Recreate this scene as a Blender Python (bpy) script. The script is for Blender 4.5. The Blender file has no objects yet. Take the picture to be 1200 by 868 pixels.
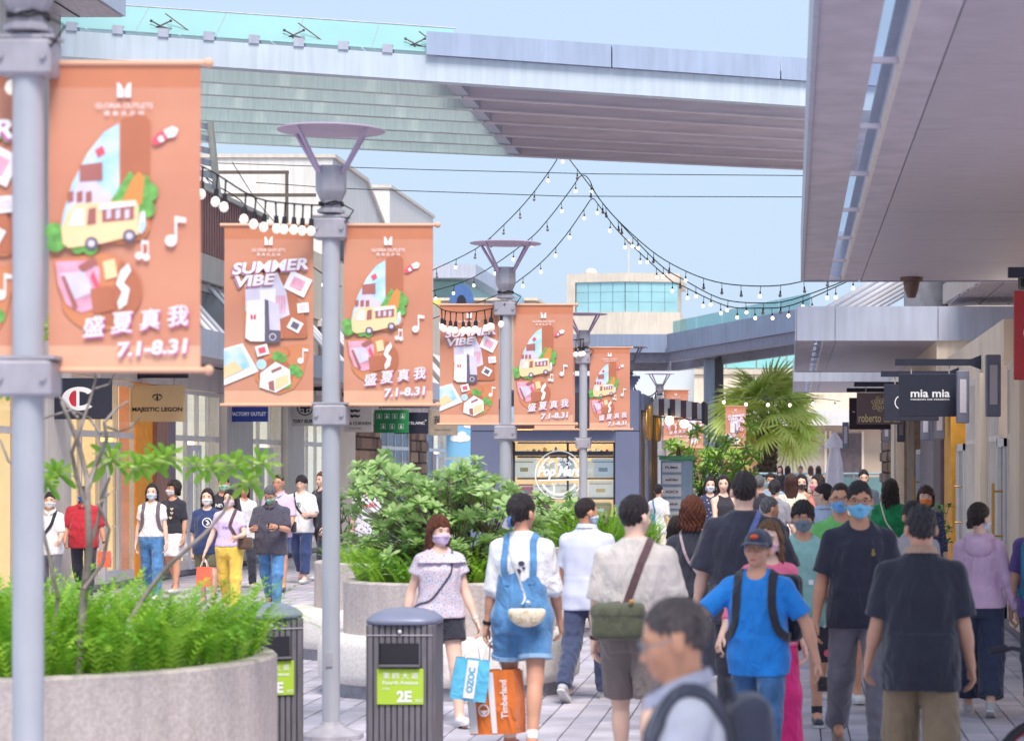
import bpy, bmesh, math, random
import numpy as np
from mathutils import Vector, Matrix
random.seed(7)
RNG = np.random.default_rng(7)
PI = math.pi
R = math.radians
SC = bpy.context.scene
COL = SC.collection

# ------------------------------------------------------------ camera, sky, sun
F, VX, HY, HC = 2833.0, 928.0, 547.0, 1.95      # focal length in pixels of the 1200 px frame, vanishing point, eye height
cam_data = bpy.data.cameras.new("camera")
cam = bpy.data.objects.new("camera", cam_data)
COL.objects.link(cam)
cam.location = (0, 0, HC)
cam.rotation_euler = (R(90), 0, 0)
cam_data.sensor_width = 36
cam_data.lens = F / 1200 * 36
cam_data.shift_x = (600 - VX) / 1200
cam_data.shift_y = (HY - 434) / 1200
cam_data.clip_start = 0.2
cam_data.clip_end = 3000
cam_data.dof.use_dof = True
cam_data.dof.focus_distance = 34
cam_data.dof.aperture_fstop = 3.6
SC.camera = cam

SUN_EL, SUN_ROT = R(58), R(162)
world = bpy.data.worlds.new("World")
SC.world = world
world.use_nodes = True
wn, wl = world.node_tree.nodes, world.node_tree.links
wn.clear()
sky = wn.new("ShaderNodeTexSky")
sky.sky_type = 'NISHITA'
sky.sun_disc = False
sky.sun_elevation = SUN_EL
sky.sun_rotation = SUN_ROT
sky.air_density = 1.0
sky.dust_density = 3.0
sky.ozone_density = 1.5
hs = wn.new("ShaderNodeMix"); hs.data_type = 'RGBA'
hs.inputs[0].default_value = 0.88
hs.inputs[7].default_value = (6.7, 8.5, 10.7, 1)      # even bright overcast veil over the clear sky
bg = wn.new("ShaderNodeBackground"); bg.inputs[1].default_value = 0.05
wo = wn.new("ShaderNodeOutputWorld")
wl.new(sky.outputs[0], hs.inputs[6]); wl.new(hs.outputs[2], bg.inputs[0]); wl.new(bg.outputs[0], wo.inputs[0])

sun_d = bpy.data.lights.new("sun", 'SUN')
sun_d.energy = 2.2
sun_d.angle = R(24)
sun_d.color = (1.0, 0.93, 0.84)
sun = bpy.data.objects.new("sun", sun_d)
COL.objects.link(sun)
# the light falls from behind the camera and a little from the left
_sd = Vector((math.sin(SUN_ROT) * math.cos(SUN_EL), math.cos(SUN_ROT) * math.cos(SUN_EL), math.sin(SUN_EL)))
sun.rotation_euler = _sd.to_track_quat('Z', 'Y').to_euler()
SC.view_settings.view_transform = 'Standard'
SC.view_settings.look = 'None'
SC.view_settings.gamma = 1
SC.view_settings.use_curve_mapping = False
SC.view_settings.exposure = 1.0
SC.render.engine = 'CYCLES'
SC.cycles.use_denoising = True
SC.cycles.max_bounces = 8
SC.cycles.diffuse_bounces = 4
SC.cycles.transparent_max_bounces = 12
SC.cycles.sample_clamp_indirect = 6

# ------------------------------------------------------------ helpers
def P(x, y, d):
    """the point that a pixel of the photograph shows at depth d (metres)"""
    return ((x - VX) * d / F, d, HC - (y - HY) * d / F)
def lin(c):
    return tuple(((v / 255) / 12.92 if v <= 10.3 else (((v / 255) + .055) / 1.055) ** 2.4) for v in c)

MATS = {}
def mat(name, rgb=(128, 128, 128), rough=.6, metal=0., var=.12, scale=6., bump=0., bscale=None, second=None,
        stretch=(1, 1, 1), spec=.5, emit=None, sheen=0, trans=0, coat=0, detail=4., streak=0., wrinkle=0.):
    """noise-varied principled material; rgb is the sRGB albedo"""
    if name in MATS: return MATS[name]
    m = bpy.data.materials.new(name); m.use_nodes = True
    n, l = m.node_tree.nodes, m.node_tree.links
    b = n["Principled BSDF"]
    c = lin(rgb)
    c2 = lin(second) if second else tuple(max(0, v * (1 - var * 1.6)) for v in c)
    tc = n.new("ShaderNodeTexCoord"); mp = n.new("ShaderNodeMapping")
    mp.inputs["Scale"].default_value = stretch
    l.new(tc.outputs["Object"], mp.inputs[0])
    nz = n.new("ShaderNodeTexNoise"); nz.inputs["Scale"].default_value = scale; nz.inputs["Detail"].default_value = detail
    l.new(mp.outputs[0], nz.inputs["Vector"])
    cr = n.new("ShaderNodeValToRGB")
    cr.color_ramp.elements[0].position = .3; cr.color_ramp.elements[0].color = (*c2, 1)
    cr.color_ramp.elements[1].position = .7; cr.color_ramp.elements[1].color = (*[min(1, v * (1 + (0 if second else var * .5))) for v in c], 1)
    l.new(nz.outputs["Fac"], cr.inputs[0]); 
    if streak:                                   # rain streaks and grime
        m2 = n.new("ShaderNodeMapping"); m2.inputs["Scale"].default_value = (7, 7, .55); l.new(tc.outputs["Object"], m2.inputs[0])
        z2 = n.new("ShaderNodeTexNoise"); z2.inputs["Scale"].default_value = 1.3; z2.inputs["Detail"].default_value = 6; l.new(m2.outputs[0], z2.inputs["Vector"])
        r2 = n.new("ShaderNodeMapRange"); r2.inputs[1].default_value = .35; r2.inputs[2].default_value = .65; r2.inputs[3].default_value = 1 - streak; r2.inputs[4].default_value = 1
        l.new(z2.outputs["Fac"], r2.inputs[0])
        sc_ = n.new("ShaderNodeVectorMath"); sc_.operation = 'SCALE'; l.new(cr.outputs[0], sc_.inputs[0]); l.new(r2.outputs[0], sc_.inputs["Scale"]); l.new(sc_.outputs[0], b.inputs["Base Color"])
    else: l.new(cr.outputs[0], b.inputs["Base Color"])
    b.inputs["Roughness"].default_value = rough; b.inputs["Metallic"].default_value = metal
    b.inputs["Specular IOR Level"].default_value = spec
    if sheen: b.inputs["Sheen Weight"].default_value = sheen
    if coat: b.inputs["Coat Weight"].default_value = coat
    if emit:
        b.inputs["Emission Color"].default_value = (*lin(emit[0]), 1); b.inputs["Emission Strength"].default_value = emit[1]
    if trans: b.inputs["Transmission Weight"].default_value = trans
    if bump:
        nb = n.new("ShaderNodeTexNoise"); nb.inputs["Scale"].default_value = bscale or scale * 4; nb.inputs["Detail"].default_value = 5
        l.new(mp.outputs[0], nb.inputs["Vector"])
        bp = n.new("ShaderNodeBump"); bp.inputs["Strength"].default_value = min(1, bump); bp.inputs["Distance"].default_value = .012
        l.new(nb.outputs["Fac"], bp.inputs["Height"]); l.new(bp.outputs[0], b.inputs["Normal"])
        if wrinkle:                                  # soft cloth creases under the weave
            z3 = n.new("ShaderNodeTexNoise"); z3.inputs["Scale"].default_value = 6.5; z3.inputs["Detail"].default_value = 2.5; z3.inputs["Distortion"].default_value = 1.1
            m3 = n.new("ShaderNodeMapping"); m3.inputs["Scale"].default_value = (1.3, 1.3, .7); m3.inputs["Rotation"].default_value = (.3, .5, .2); l.new(tc.outputs["Object"], m3.inputs[0]); l.new(m3.outputs[0], z3.inputs["Vector"])
            p3 = n.new("ShaderNodeBump"); p3.inputs["Strength"].default_value = wrinkle; p3.inputs["Distance"].default_value = .05
            l.new(z3.outputs["Fac"], p3.inputs["Height"]); l.new(bp.outputs[0], p3.inputs["Normal"]); l.new(p3.outputs[0], b.inputs["Normal"])
    MATS[name] = m
    return m

def mat_glass(name, tint=(210, 235, 240), alpha=.35, rough=.05, emit=None):
    """window glass: part mirror, part see-through sheet"""
    if name in MATS: return MATS[name]
    m = bpy.data.materials.new(name); m.use_nodes = True
    n, l = m.node_tree.nodes, m.node_tree.links
    b = n["Principled BSDF"]
    b.inputs["Base Color"].default_value = (*lin(tint), 1); b.inputs["Roughness"].default_value = rough
    b.inputs["Specular IOR Level"].default_value = .8
    tr = n.new("ShaderNodeBsdfTransparent"); tr.inputs[0].default_value = (*lin(tint), 1)
    mx = n.new("ShaderNodeMixShader"); mx.inputs[0].default_value = alpha
    tc = n.new("ShaderNodeTexCoord"); nz = n.new("ShaderNodeTexNoise"); nz.inputs["Scale"].default_value = .8
    l.new(tc.outputs["Object"], nz.inputs["Vector"])
    mr = n.new("ShaderNodeMapRange"); mr.inputs[3].default_value = max(0, alpha - .08); mr.inputs[4].default_value = min(1, alpha + .08)
    l.new(nz.outputs["Fac"], mr.inputs[0]); l.new(mr.outputs[0], mx.inputs[0])
    l.new(tr.outputs[0], mx.inputs[1]); l.new(b.outputs[0], mx.inputs[2])
    l.new(mx.outputs[0], n["Material Output"].inputs[0])
    MATS[name] = m
    return m

def mat_cells(name, c1, c2, scale=40, rough=.8, thr=.25, kind='VORONOI', c3=None):
    """two- or three-colour print: blossoms, checks, mosaic"""
    if name in MATS: return MATS[name]
    m = bpy.data.materials.new(name); m.use_nodes = True
    n, l = m.node_tree.nodes, m.node_tree.links
    b = n["Principled BSDF"]; b.inputs["Roughness"].default_value = rough
    tc = n.new("ShaderNodeTexCoord")
    if kind == 'VORONOI':
        v = n.new("ShaderNodeTexVoronoi"); v.inputs["Scale"].default_value = scale
        l.new(tc.outputs["Object"], v.inputs["Vector"]); src = v.outputs["Distance"]
    elif kind == 'WAVE':
        v = n.new("ShaderNodeTexWave"); v.inputs["Scale"].default_value = scale; v.inputs["Distortion"].default_value = .4
        l.new(tc.outputs["Object"], v.inputs["Vector"]); src = v.outputs["Fac"]
    else:
        v = n.new("ShaderNodeTexNoise"); v.inputs["Scale"].default_value = scale; v.inputs["Detail"].default_value = 3
        l.new(tc.outputs["Object"], v.inputs["Vector"]); src = v.outputs["Fac"]
    cr = n.new("ShaderNodeValToRGB")
    e = cr.color_ramp.elements
    e[0].position = max(0, thr - .06); e[0].color = (*lin(c1), 1)
    e[1].position = min(1, thr + .06); e[1].color = (*lin(c2), 1)
    if c3:
        x = e.new(min(1, thr + .25)); x.color = (*lin(c3), 1)
    l.new(src, cr.inputs[0]); l.new(cr.outputs[0], b.inputs["Base Color"])
    MATS[name] = m
    return m

class MB:
    """collects polygons, builds ONE mesh object"""
    def __init__(s): s.v = []; s.f = []; s.m = []
    def add(s, verts, faces, mi=0):
        o = len(s.v); s.v.extend([tuple(map(float, q)) for q in verts]); s.f.extend([[i + o for i in f] for f in faces]); s.m.extend([mi] * len(faces)); return s
    def box(s, x0, x1, y0, y1, z0, z1, mi=0, bev=0.):
        if bev <= 0:
            vs = [(x0, y0, z0), (x1, y0, z0), (x1, y1, z0), (x0, y1, z0), (x0, y0, z1), (x1, y0, z1), (x1, y1, z1), (x0, y1, z1)]
            return s.add(vs, [(3, 2, 1, 0), (4, 5, 6, 7), (0, 1, 5, 4), (1, 2, 6, 5), (2, 3, 7, 6), (3, 0, 4, 7)], mi)
        b = min(bev, (x1 - x0) * .45, (y1 - y0) * .45, (z1 - z0) * .45)
        vs = []
        for z, i in ((z0, 0), (z0 + b, 1), (z1 - b, 1), (z1, 0)):
            a = 0 if i else b
            X0, X1, Y0, Y1 = x0 + a, x1 - a, y0 + a, y1 - a
            vs += [(X0 + b, Y0, z), (X1 - b, Y0, z), (X1, Y0 + b, z), (X1, Y1 - b, z), (X1 - b, Y1, z), (X0 + b, Y1, z), (X0, Y1 - b, z), (X0, Y0 + b, z)]
        fs = [tuple(range(7, -1, -1)), tuple(range(24, 32))]
        for k in range(3):
            for i in range(8):
                j = (i + 1) % 8
                fs.append((k * 8 + i, k * 8 + j, k * 8 + 8 + j, k * 8 + 8 + i))
        return s.add(vs, fs, mi)
    def obox(s, c, ax, ay, az, mi=0):
        """box about c with half-axis vectors"""
        c, ax, ay, az = map(Vector, (c, ax, ay, az))
        vs = [c + ax * i + ay * j + az * k for k in (-1, 1) for (i, j) in ((-1, -1), (1, -1), (1, 1), (-1, 1))]
        return s.add(vs, [(3, 2, 1, 0), (4, 5, 6, 7), (0, 1, 5, 4), (1, 2, 6, 5), (2, 3, 7, 6), (3, 0, 4, 7)], mi)
    def bar(s, a, b, w, h, mi=0, up=(0, 0, 1)):
        a, b = Vector(a), Vector(b); t = (b - a)
        u = Vector(up)
        if abs(t.normalized().dot(u)) > .98: u = Vector((0, 1, 0))
        sd = t.cross(u).normalized() * w / 2
        uu = sd.cross(t).normalized() * h / 2
        return s.obox((a + b) / 2, t / 2, sd, uu, mi)
    def tube(s, pts, r, n=8, mi=0, caps=True, flat=None):
        pts = [Vector(p) for p in pts]
        rs = r if hasattr(r, '__len__') else [r] * len(pts)
        o = len(s.v); prev = None
        for i, p in enumerate(pts):
            t = (pts[min(i + 1, len(pts) - 1)] - pts[max(i - 1, 0)])
            if t.length < 1e-9: t = Vector((0, 0, 1))
            t.normalize()
            if prev is None:
                u = t.cross(Vector((0, 0, 1)) if abs(t.z) < .9 else Vector((1, 0, 0))).normalized()
            else:
                u = (prev - t * prev.dot(t))
                u = u.normalized() if u.length > 1e-6 else t.orthogonal().normalized()
            prev = u; w = t.cross(u)
            for k in range(n):
                a = 2 * PI * k / n
                s.v.append(tuple(p + (u * math.cos(a) + w * math.sin(a) * (flat or 1)) * rs[i]))
        for i in range(len(pts) - 1):
            for k in range(n):
                j = (k + 1) % n
                s.f.append([o + i * n + k, o + i * n + j, o + i * n + n + j, o + i * n + n + k]); s.m.append(mi)
        if caps:
            s.f.append([o + k for k in range(n)][::-1]); s.m.append(mi)
            e = o + (len(pts) - 1) * n
            s.f.append([e + k for k in range(n)]); s.m.append(mi)
        return s
    def ribbon(s, pts, nrm, w, th=.004, mi=0):
        """flat strap along pts with surface normals nrm"""
        o = len(s.v); n = len(pts)
        for i in range(n):
            t = Vector(pts[min(i + 1, n - 1)]) - Vector(pts[max(i - 1, 0)])
            nn = Vector(nrm[i]); sd = t.cross(nn)
            sd = sd.normalized() * w / 2 if sd.length > 1e-9 else Vector((w / 2, 0, 0))
            p = Vector(pts[i])
            for q in (p - sd, p + sd, p + sd + nn * th, p - sd + nn * th): s.v.append(tuple(q))
        for i in range(n - 1):
            for k in range(4):
                j = (k + 1) % 4
                s.f.append([o + i * 4 + k, o + i * 4 + j, o + i * 4 + 4 + j, o + i * 4 + 4 + k]); s.m.append(mi)
        s.f.append([o + 3, o + 2, o + 1, o]); s.m.append(mi)
        e = o + (n - 1) * 4; s.f.append([e, e + 1, e + 2, e + 3]); s.m.append(mi)
        return s
    def lathe(s, prof, c=(0, 0, 0), n=24, mi=0, sx=1, sy=1, a0=0.):
        o = len(s.v)
        for (r, z) in prof:
            for k in range(n):
                a = 2 * PI * k / n + a0
                s.v.append((c[0] + r * math.cos(a) * sx, c[1] + r * math.sin(a) * sy, c[2] + z))
        for i in range(len(prof) - 1):
            for k in range(n):
                j = (k + 1) % n
                s.f.append([o + i * n + k, o + i * n + j, o + i * n + n + j, o + i * n + n + k]); s.m.append(mi)
        if prof[0][0] > 1e-6: s.f.append([o + k for k in range(n)][::-1]); s.m.append(mi)
        if prof[-1][0] > 1e-6:
            e = o + (len(prof) - 1) * n; s.f.append([e + k for k in range(n)]); s.m.append(mi)
        return s
    def ball(s, c, r, nu=10, nv=7, mi=0):
        r = r if hasattr(r, '__len__') else (r, r, r)
        o = len(s.v)
        for i in range(nv + 1):
            t = PI * i / nv
            for k in range(nu):
                a = 2 * PI * k / nu
                s.v.append((c[0] + r[0] * math.sin(t) * math.cos(a), c[1] + r[1] * math.sin(t) * math.sin(a), c[2] + r[2] * math.cos(t)))
        for i in range(nv):
            for k in range(nu):
                j = (k + 1) % nu
                s.f.append([o + i * nu + k, o + (i + 1) * nu + k, o + (i + 1) * nu + j, o + i * nu + j]); s.m.append(mi)
        return s
    def prism(s, pts2, d0, d1, axis='y', mi=0):
        """polygon (2-D) extruded; axis y: pts are (x,z); axis x: (y,z); axis z: (x,y)"""
        mk = {'y': lambda p, d: (p[0], d, p[1]), 'x': lambda p, d: (d, p[0], p[1]), 'z': lambda p, d: (p[0], p[1], d)}[axis]
        n = len(pts2)
        vs = [mk(p, d0) for p in pts2] + [mk(p, d1) for p in pts2]
        fs = [tuple(range(n)), tuple(range(2 * n - 1, n - 1, -1))] + [(i, i + n, (i + 1) % n + n, (i + 1) % n) for i in range(n)]
        return s.add(vs, fs, mi)
    def build(s, name, mats, parent=None, smooth=None, rec=True):
        me = bpy.data.meshes.new(name)
        me.from_pydata(s.v, [], s.f)
        for m in (mats if isinstance(mats, (list, tuple)) else [mats]): me.materials.append(m)
        if any(s.m): me.polygons.foreach_set("material_index", s.m)
        if rec:
            bm = bmesh.new(); bm.from_mesh(me); bmesh.ops.recalc_face_normals(bm, faces=bm.faces); bm.to_mesh(me); bm.free()
        if smooth is not None:
            me.polygons.foreach_set("use_smooth", [True] * len(me.polygons))
            me.set_sharp_from_angle(angle=R(smooth))
        me.update()
        o = bpy.data.objects.new(name, me); COL.objects.link(o)
        if parent is not None: o.parent = parent
        return o

def tag(o, label=None, cat=None, group=None, kind=None):
    if label: o['label'] = label
    if cat: o['category'] = cat
    if group: o['group'] = group
    if kind: o['kind'] = kind
    return o
def thing(name, label, cat, loc=(0, 0, 0), rz=0., group=None):
    o = bpy.data.objects.new(name, None); COL.objects.link(o)
    o.empty_display_size = .1
    o.location = loc; o.rotation_euler = (0, 0, rz)
    return tag(o, label, cat, group)
def copy_tree(o, parent=None, depth=0):
    c = o.copy(); COL.objects.link(c)
    if parent is not None: c.parent = parent
    for ch in o.children: copy_tree(ch, c, depth + 1)
    return c
def inst(src, name, parent, loc=(0, 0, 0), rot=(0, 0, 0), sc=(1, 1, 1)):
    o = bpy.data.objects.new(name, src.data); COL.objects.link(o); o.parent = parent
    o.location = loc; o.rotation_euler = rot; o.scale = sc
    return o

TXT = {}
def text2d(body, bold=0., shear=0., res=3):
    """outline of a word as flat polygons, height about 1, centred on x"""
    key = (body, bold, shear, res)
    if key in TXT: return TXT[key]
    cu = bpy.data.curves.new("word", 'FONT'); cu.body = body; cu.size = 1; cu.offset = bold; cu.shear = shear
    cu.align_x = 'CENTER'; cu.resolution_u = res; cu.fill_mode = 'FRONT'
    ob = bpy.data.objects.new("word", cu); COL.objects.link(ob)
    dg = bpy.context.evaluated_depsgraph_get()
    ev = ob.evaluated_get(dg); me = ev.to_mesh()
    vs = [tuple(v.co[:2]) for v in me.vertices]; fs = [tuple(p.vertices) for p in me.polygons]
    ev.to_mesh_clear(); bpy.data.objects.remove(ob); bpy.data.curves.remove(cu)
    TXT[key] = (vs, fs)
    return vs, fs
def put_text(mb, body, frame, u, v, height=None, width=None, rot=0., bold=0., shear=0., mi=0, lift=.003, res=3, sq=1.):
    """frame: (origin, U, V, N) of the plane; text centre at (u,v)"""
    vs, fs = text2d(body, bold, shear, res)
    if not vs: return
    xs = [p[0] for p in vs]; ys = [p[1] for p in vs]
    w0, h0 = max(xs) - min(xs), max(ys) - min(ys)
    k = (height / h0) if height else (width / w0)
    kx = (width / w0) if width else k * sq
    cx, cy = (max(xs) + min(xs)) / 2, (max(ys) + min(ys)) / 2
    lift = _lift(lift); o, U, V, N = [Vector(q) for q in frame]
    c, s_ = math.cos(rot), math.sin(rot)
    out = []
    for (x, y) in vs:
        x, y = (x - cx) * kx, (y - cy) * k
        out.append(o + U * (u + x * c - y * s_) + V * (v + x * s_ + y * c) + N * lift)
    mb.add(out, fs, mi)
_LC = [0]
def _lift(l):
    _LC[0] = (_LC[0] + 1) % 60
    return l + _LC[0] * 2e-5
def put_poly(mb, pts, frame, mi=0, lift=.002):
    lift = _lift(lift)
    o, U, V, N = [Vector(q) for q in frame]
    mb.add([o + U * a + V * b + N * lift for a, b in pts], [tuple(range(len(pts)))], mi)
def circ(cx, cy, r, n=20, a0=0, a1=2 * PI, ry=None):
    full = abs(a1 - a0 - 2 * PI) < 1e-6
    m = n if full else n + 1
    return [(cx + r * math.cos(a0 + (a1 - a0) * i / n), cy + (ry or r) * math.sin(a0 + (a1 - a0) * i / n)) for i in range(m)]
def put_ring(mb, cx, cy, r0, r1, frame, mi=0, lift=.003, n=28, a0=0., a1=2 * PI):
    lift = _lift(lift); o, U, V, N = [Vector(q) for q in frame]
    vs = []
    for i in range(n + 1):
        a = a0 + (a1 - a0) * i / n
        for r in (r0, r1): vs.append(o + U * (cx + r * math.cos(a)) + V * (cy + r * math.sin(a)) + N * lift)
    mb.add(vs, [(2 * i, 2 * i + 1, 2 * i + 3, 2 * i + 2) for i in range(n)], mi)
# ------------------------------------------------------------ smooth bodies: distance fields turned into meshes
def rot_x(a):
    c, s = math.cos(a), math.sin(a); return np.array([[1, 0, 0], [0, c, -s], [0, s, c]])
def rot_y(a):
    c, s = math.cos(a), math.sin(a); return np.array([[c, 0, s], [0, 1, 0], [-s, 0, c]])
def rot_z(a):
    c, s = math.cos(a), math.sin(a); return np.array([[c, -s, 0], [s, c, 0], [0, 0, 1]])
class Frame:
    """rigid frame: local -> person space"""
    def __init__(s, Rm=None, t=(0, 0, 0)): s.R = np.eye(3) if Rm is None else Rm; s.t = np.array(t, float)
    def out(s, p): return s.R @ np.array(p, float) + s.t
    def inn(s, X): return (X - s.t) @ s.R          # rows
def rcone(a, b, ra, rb, cut=None, wob=0.):
    a = np.array(a, float); b = np.array(b, float); ab = b - a; L2 = ab @ ab + 1e-12; L = math.sqrt(L2)
    def fn(X):
        q = X - a; t = (q @ ab) / L2; tc = np.clip(t, 0, 1)
        d = np.linalg.norm(q - tc[:, None] * ab, axis=1) - (ra + (rb - ra) * tc)
        if wob: d = d + wob * (np.sin(t * L * 62 + 4 * np.sin(X[:, 0] * 23 + X[:, 1] * 19 + a[0] * 50)) * np.clip(.2 + 1.1 * np.abs(t - .45), 0, 1) + .5 * np.sin(X[:, 0] * 60 + t * L * 22 + b[1] * 40))
        if cut: d = np.maximum(d, np.maximum((t - cut[1]) * L, (cut[0] - t) * L))
        return d
    m = max(ra, rb) + .005
    return fn, np.minimum(a, b) - m, np.maximum(a, b) + m
def ellip(c, r, fr=None):
    c = np.array(c, float); r = np.array(r, float)
    def fn(X):
        q = (fr.inn(X) if fr else X) - c
        k0 = np.linalg.norm(q / r, axis=1); k1 = np.linalg.norm(q / (r * r), axis=1) + 1e-9
        return k0 * (k0 - 1) / k1
    cc = fr.out(c) if fr else c; m = r.max() if fr else r
    return fn, cc - m, cc + m
def loft(prof, fr=None, wob=0., ph=0.):
    """prof rows: z, rx, ry, yoff (and xoff)"""
    pr = np.array([list(p) + [0] * (5 - len(p)) for p in prof], float)
    def fn(X):
        q = fr.inn(X) if fr else X
        z = q[:, 2]
        rx = np.interp(z, pr[:, 0], pr[:, 1]); ry = np.interp(z, pr[:, 0], pr[:, 2]); oy = np.interp(z, pr[:, 0], pr[:, 3]); ox = np.interp(z, pr[:, 0], pr[:, 4])
        x, y = q[:, 0] - ox, q[:, 1] - oy
        k = (np.abs(x / rx) ** 2.3 + np.abs(y / ry) ** 2.3) ** (1 / 2.3)
        d = (k - 1) * np.minimum(rx, ry)
        if wob:
            an = np.arctan2(y, x)
            dz = np.clip((pr[-1, 0] - z) / (pr[-1, 0] - pr[0, 0]), 0, 1)
            d = d + wob * (np.sin(an * 7 + ph + 9 * z) * .6 * dz + np.sin(z * 38 + 2.2 * np.sin(an * 2 + ph) + ph) * .5 * np.clip(dz * 1.5 - .3, 0, 1) + np.sin(an * 13 - z * 21 + 2 * ph) * .3)
        return np.maximum(d, np.maximum(z - pr[-1, 0], pr[0, 0] - z))
    m = pr[:, 1:3].max(); o = abs(pr[:, 3:]).max()
    lo = np.array([-m - o, -m - o, pr[0, 0]]); hi = np.array([m + o, m + o, pr[-1, 0]])
    if fr:
        cs = np.array([fr.out((lo if i & 1 else hi)[0:1].tolist() + (lo if i & 2 else hi)[1:2].tolist() + (lo if i & 4 else hi)[2:3].tolist()) for i in range(8)])
        lo, hi = cs.min(0), cs.max(0)
    return fn, lo, hi
class Field:
    def __init__(s): s.p = []
    def u(s, prim, k=.02): s.p.append((prim, k, 'u')); return s
    def cut(s, fn, k=0.): s.p.append(((fn, None, None), k, 'i')); return s          # intersect with fn<0
    def sub(s, prim, k=.01): s.p.append((prim, k, 's')); return s
    def infl(s, off):
        g = Field(); g.p = list(s.p); g.off = off + getattr(s, 'off', 0); return g
    off = 0.
    def bounds(s):
        lo = np.min([q[0][1] for q in s.p if q[2] == 'u'], 0); hi = np.max([q[0][2] for q in s.p if q[2] == 'u'], 0)
        return lo - s.off, hi + s.off
    @staticmethod
    def mix(g, d, k, op):
        if op == 'u':
            if k <= 0: return np.minimum(g, d)
            h = np.maximum(k - np.abs(g - d), 0) / k; return np.minimum(g, d) - h * h * k * .25
        if op == 's': d = -d
        if k <= 0: return np.maximum(g, d)
        h = np.maximum(k - np.abs(g - d), 0) / k; return np.maximum(g, d) + h * h * k * .25
    def __call__(s, X):
        X = np.atleast_2d(np.asarray(X, float)); g = np.full(len(X), 9.)
        for (fn, lo, hi), k, op in s.p: g = s.mix(g, fn(X), k, op)
        return g - s.off
    def mesh(s, h, lo=None, hi=None):
        l0, h0 = s.bounds()
        lo = l0 if lo is None else np.maximum(l0, lo); hi = h0 if hi is None else np.minimum(h0, hi)
        lo = lo - 2.5 * h; n = np.ceil((hi + 2.5 * h - lo) / h).astype(int) + 1
        ax = [lo[i] + h * np.arange(n[i]) for i in range(3)]
        g = np.full(n, 9.)
        for (fn, a, b), k, op in s.p:
            if op == 'i':
                mk = g < .3; X = np.stack(np.meshgrid(*ax, indexing='ij'), -1)[mk]
                g[mk] = s.mix(g[mk], fn(X), k, op); continue
            mg = k + 3 * h + s.off
            i0 = np.clip(np.floor((a - mg - lo) / h).astype(int), 0, n); i1 = np.clip(np.ceil((b + mg - lo) / h).astype(int) + 1, 0, n)
            if (i1 <= i0).any(): continue
            sl = tuple(slice(i0[i], i1[i]) for i in range(3))
            X = np.stack(np.meshgrid(*[ax[i][sl[i]] for i in range(3)], indexing='ij'), -1).reshape(-1, 3)
            g[sl] = s.mix(g[sl], fn(X).reshape(g[sl].shape), k, op)
        return snet(g - s.off, lo, h)
_CO = np.array([(i, j, k) for i in (0, 1) for j in (0, 1) for k in (0, 1)])
_ED = [(a, b) for a in range(8) for b in range(a + 1, 8) if abs(_CO[a] - _CO[b]).sum() == 1]
def snet(g, lo, h):
    ins = g < 0
    n = np.array(g.shape) - 1
    cnt = np.zeros(n, np.int8)
    for c in _CO: cnt += ins[c[0]:c[0] + n[0], c[1]:c[1] + n[1], c[2]:c[2] + n[2]]
    ids = np.argwhere((cnt > 0) & (cnt < 8))
    if not len(ids): return np.zeros((0, 3)), np.zeros((0, 4), int)
    cv = np.stack([g[ids[:, 0] + c[0], ids[:, 1] + c[1], ids[:, 2] + c[2]] for c in _CO], 1)
    acc = np.zeros((len(ids), 3)); num = np.zeros(len(ids))
    for a, b in _ED:
        va, vb = cv[:, a], cv[:, b]; m = (va < 0) != (vb < 0)
        t = np.where(m, va / np.where(m, va - vb, 1), 0)
        acc += np.where(m[:, None], _CO[a] + t[:, None] * (_CO[b] - _CO[a]), 0); num += m
    V = lo + h * (ids + acc / num[:, None])
    mp = np.full(n, -1, np.int64); mp[tuple(ids.T)] = np.arange(len(ids))
    Fs = []
    for ax in range(3):
        a1, a2 = (ax + 1) % 3, (ax + 2) % 3
        s0 = [slice(1, -1)] * 3; s1 = [slice(1, -1)] * 3
        s0[ax] = slice(0, -1); s1[ax] = slice(1, None)
        A, B = ins[tuple(s0)], ins[tuple(s1)]
        e = np.argwhere(A != B)
        if not len(e): continue
        flip = A[tuple(e.T)]
        e = e.copy(); e[:, a1] += 1; e[:, a2] += 1
        def cell(d1, d2):
            q = e.copy(); q[:, a1] -= d1; q[:, a2] -= d2
            return mp[q[:, 0], q[:, 1], q[:, 2]]
        q = np.stack([cell(1, 1), cell(0, 1), cell(0, 0), cell(1, 0)], 1)
        q[~flip] = q[~flip][:, ::-1]
        Fs.append(q)
    Fq = np.concatenate(Fs); Fq = Fq[(Fq >= 0).all(1)]
    return V, Fq
def sdf_obj(name, VF, m, parent, extra=None, smooth=True):
    V, Fq = VF
    me = bpy.data.meshes.new(name)
    if extra and extra.v:
        o = len(V); ev = np.array(extra.v)
        verts = np.concatenate([V, ev]) if o else ev
        me.from_pydata(verts, [], Fq.tolist() + [[i + o for i in f] for f in extra.f])
    else:
        nv, nf = len(V), len(Fq)
        me.vertices.add(nv); me.vertices.foreach_set("co", np.ascontiguousarray(V, np.float32).ravel())
        me.loops.add(nf * 4); me.loops.foreach_set("vertex_index", np.ascontiguousarray(Fq, np.int32).ravel())
        me.polygons.add(nf); me.polygons.foreach_set("loop_start", np.arange(0, nf * 4, 4, dtype=np.int32))
        me.update(calc_edges=True)
    for q in (m if isinstance(m, (list, tuple)) else [m]): me.materials.append(q)
    me.polygons.foreach_set("use_smooth", np.ones(len(me.polygons), bool))
    me.update()
    ob = bpy.data.objects.new(name, me); COL.objects.link(ob); ob.parent = parent
    return ob
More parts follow.
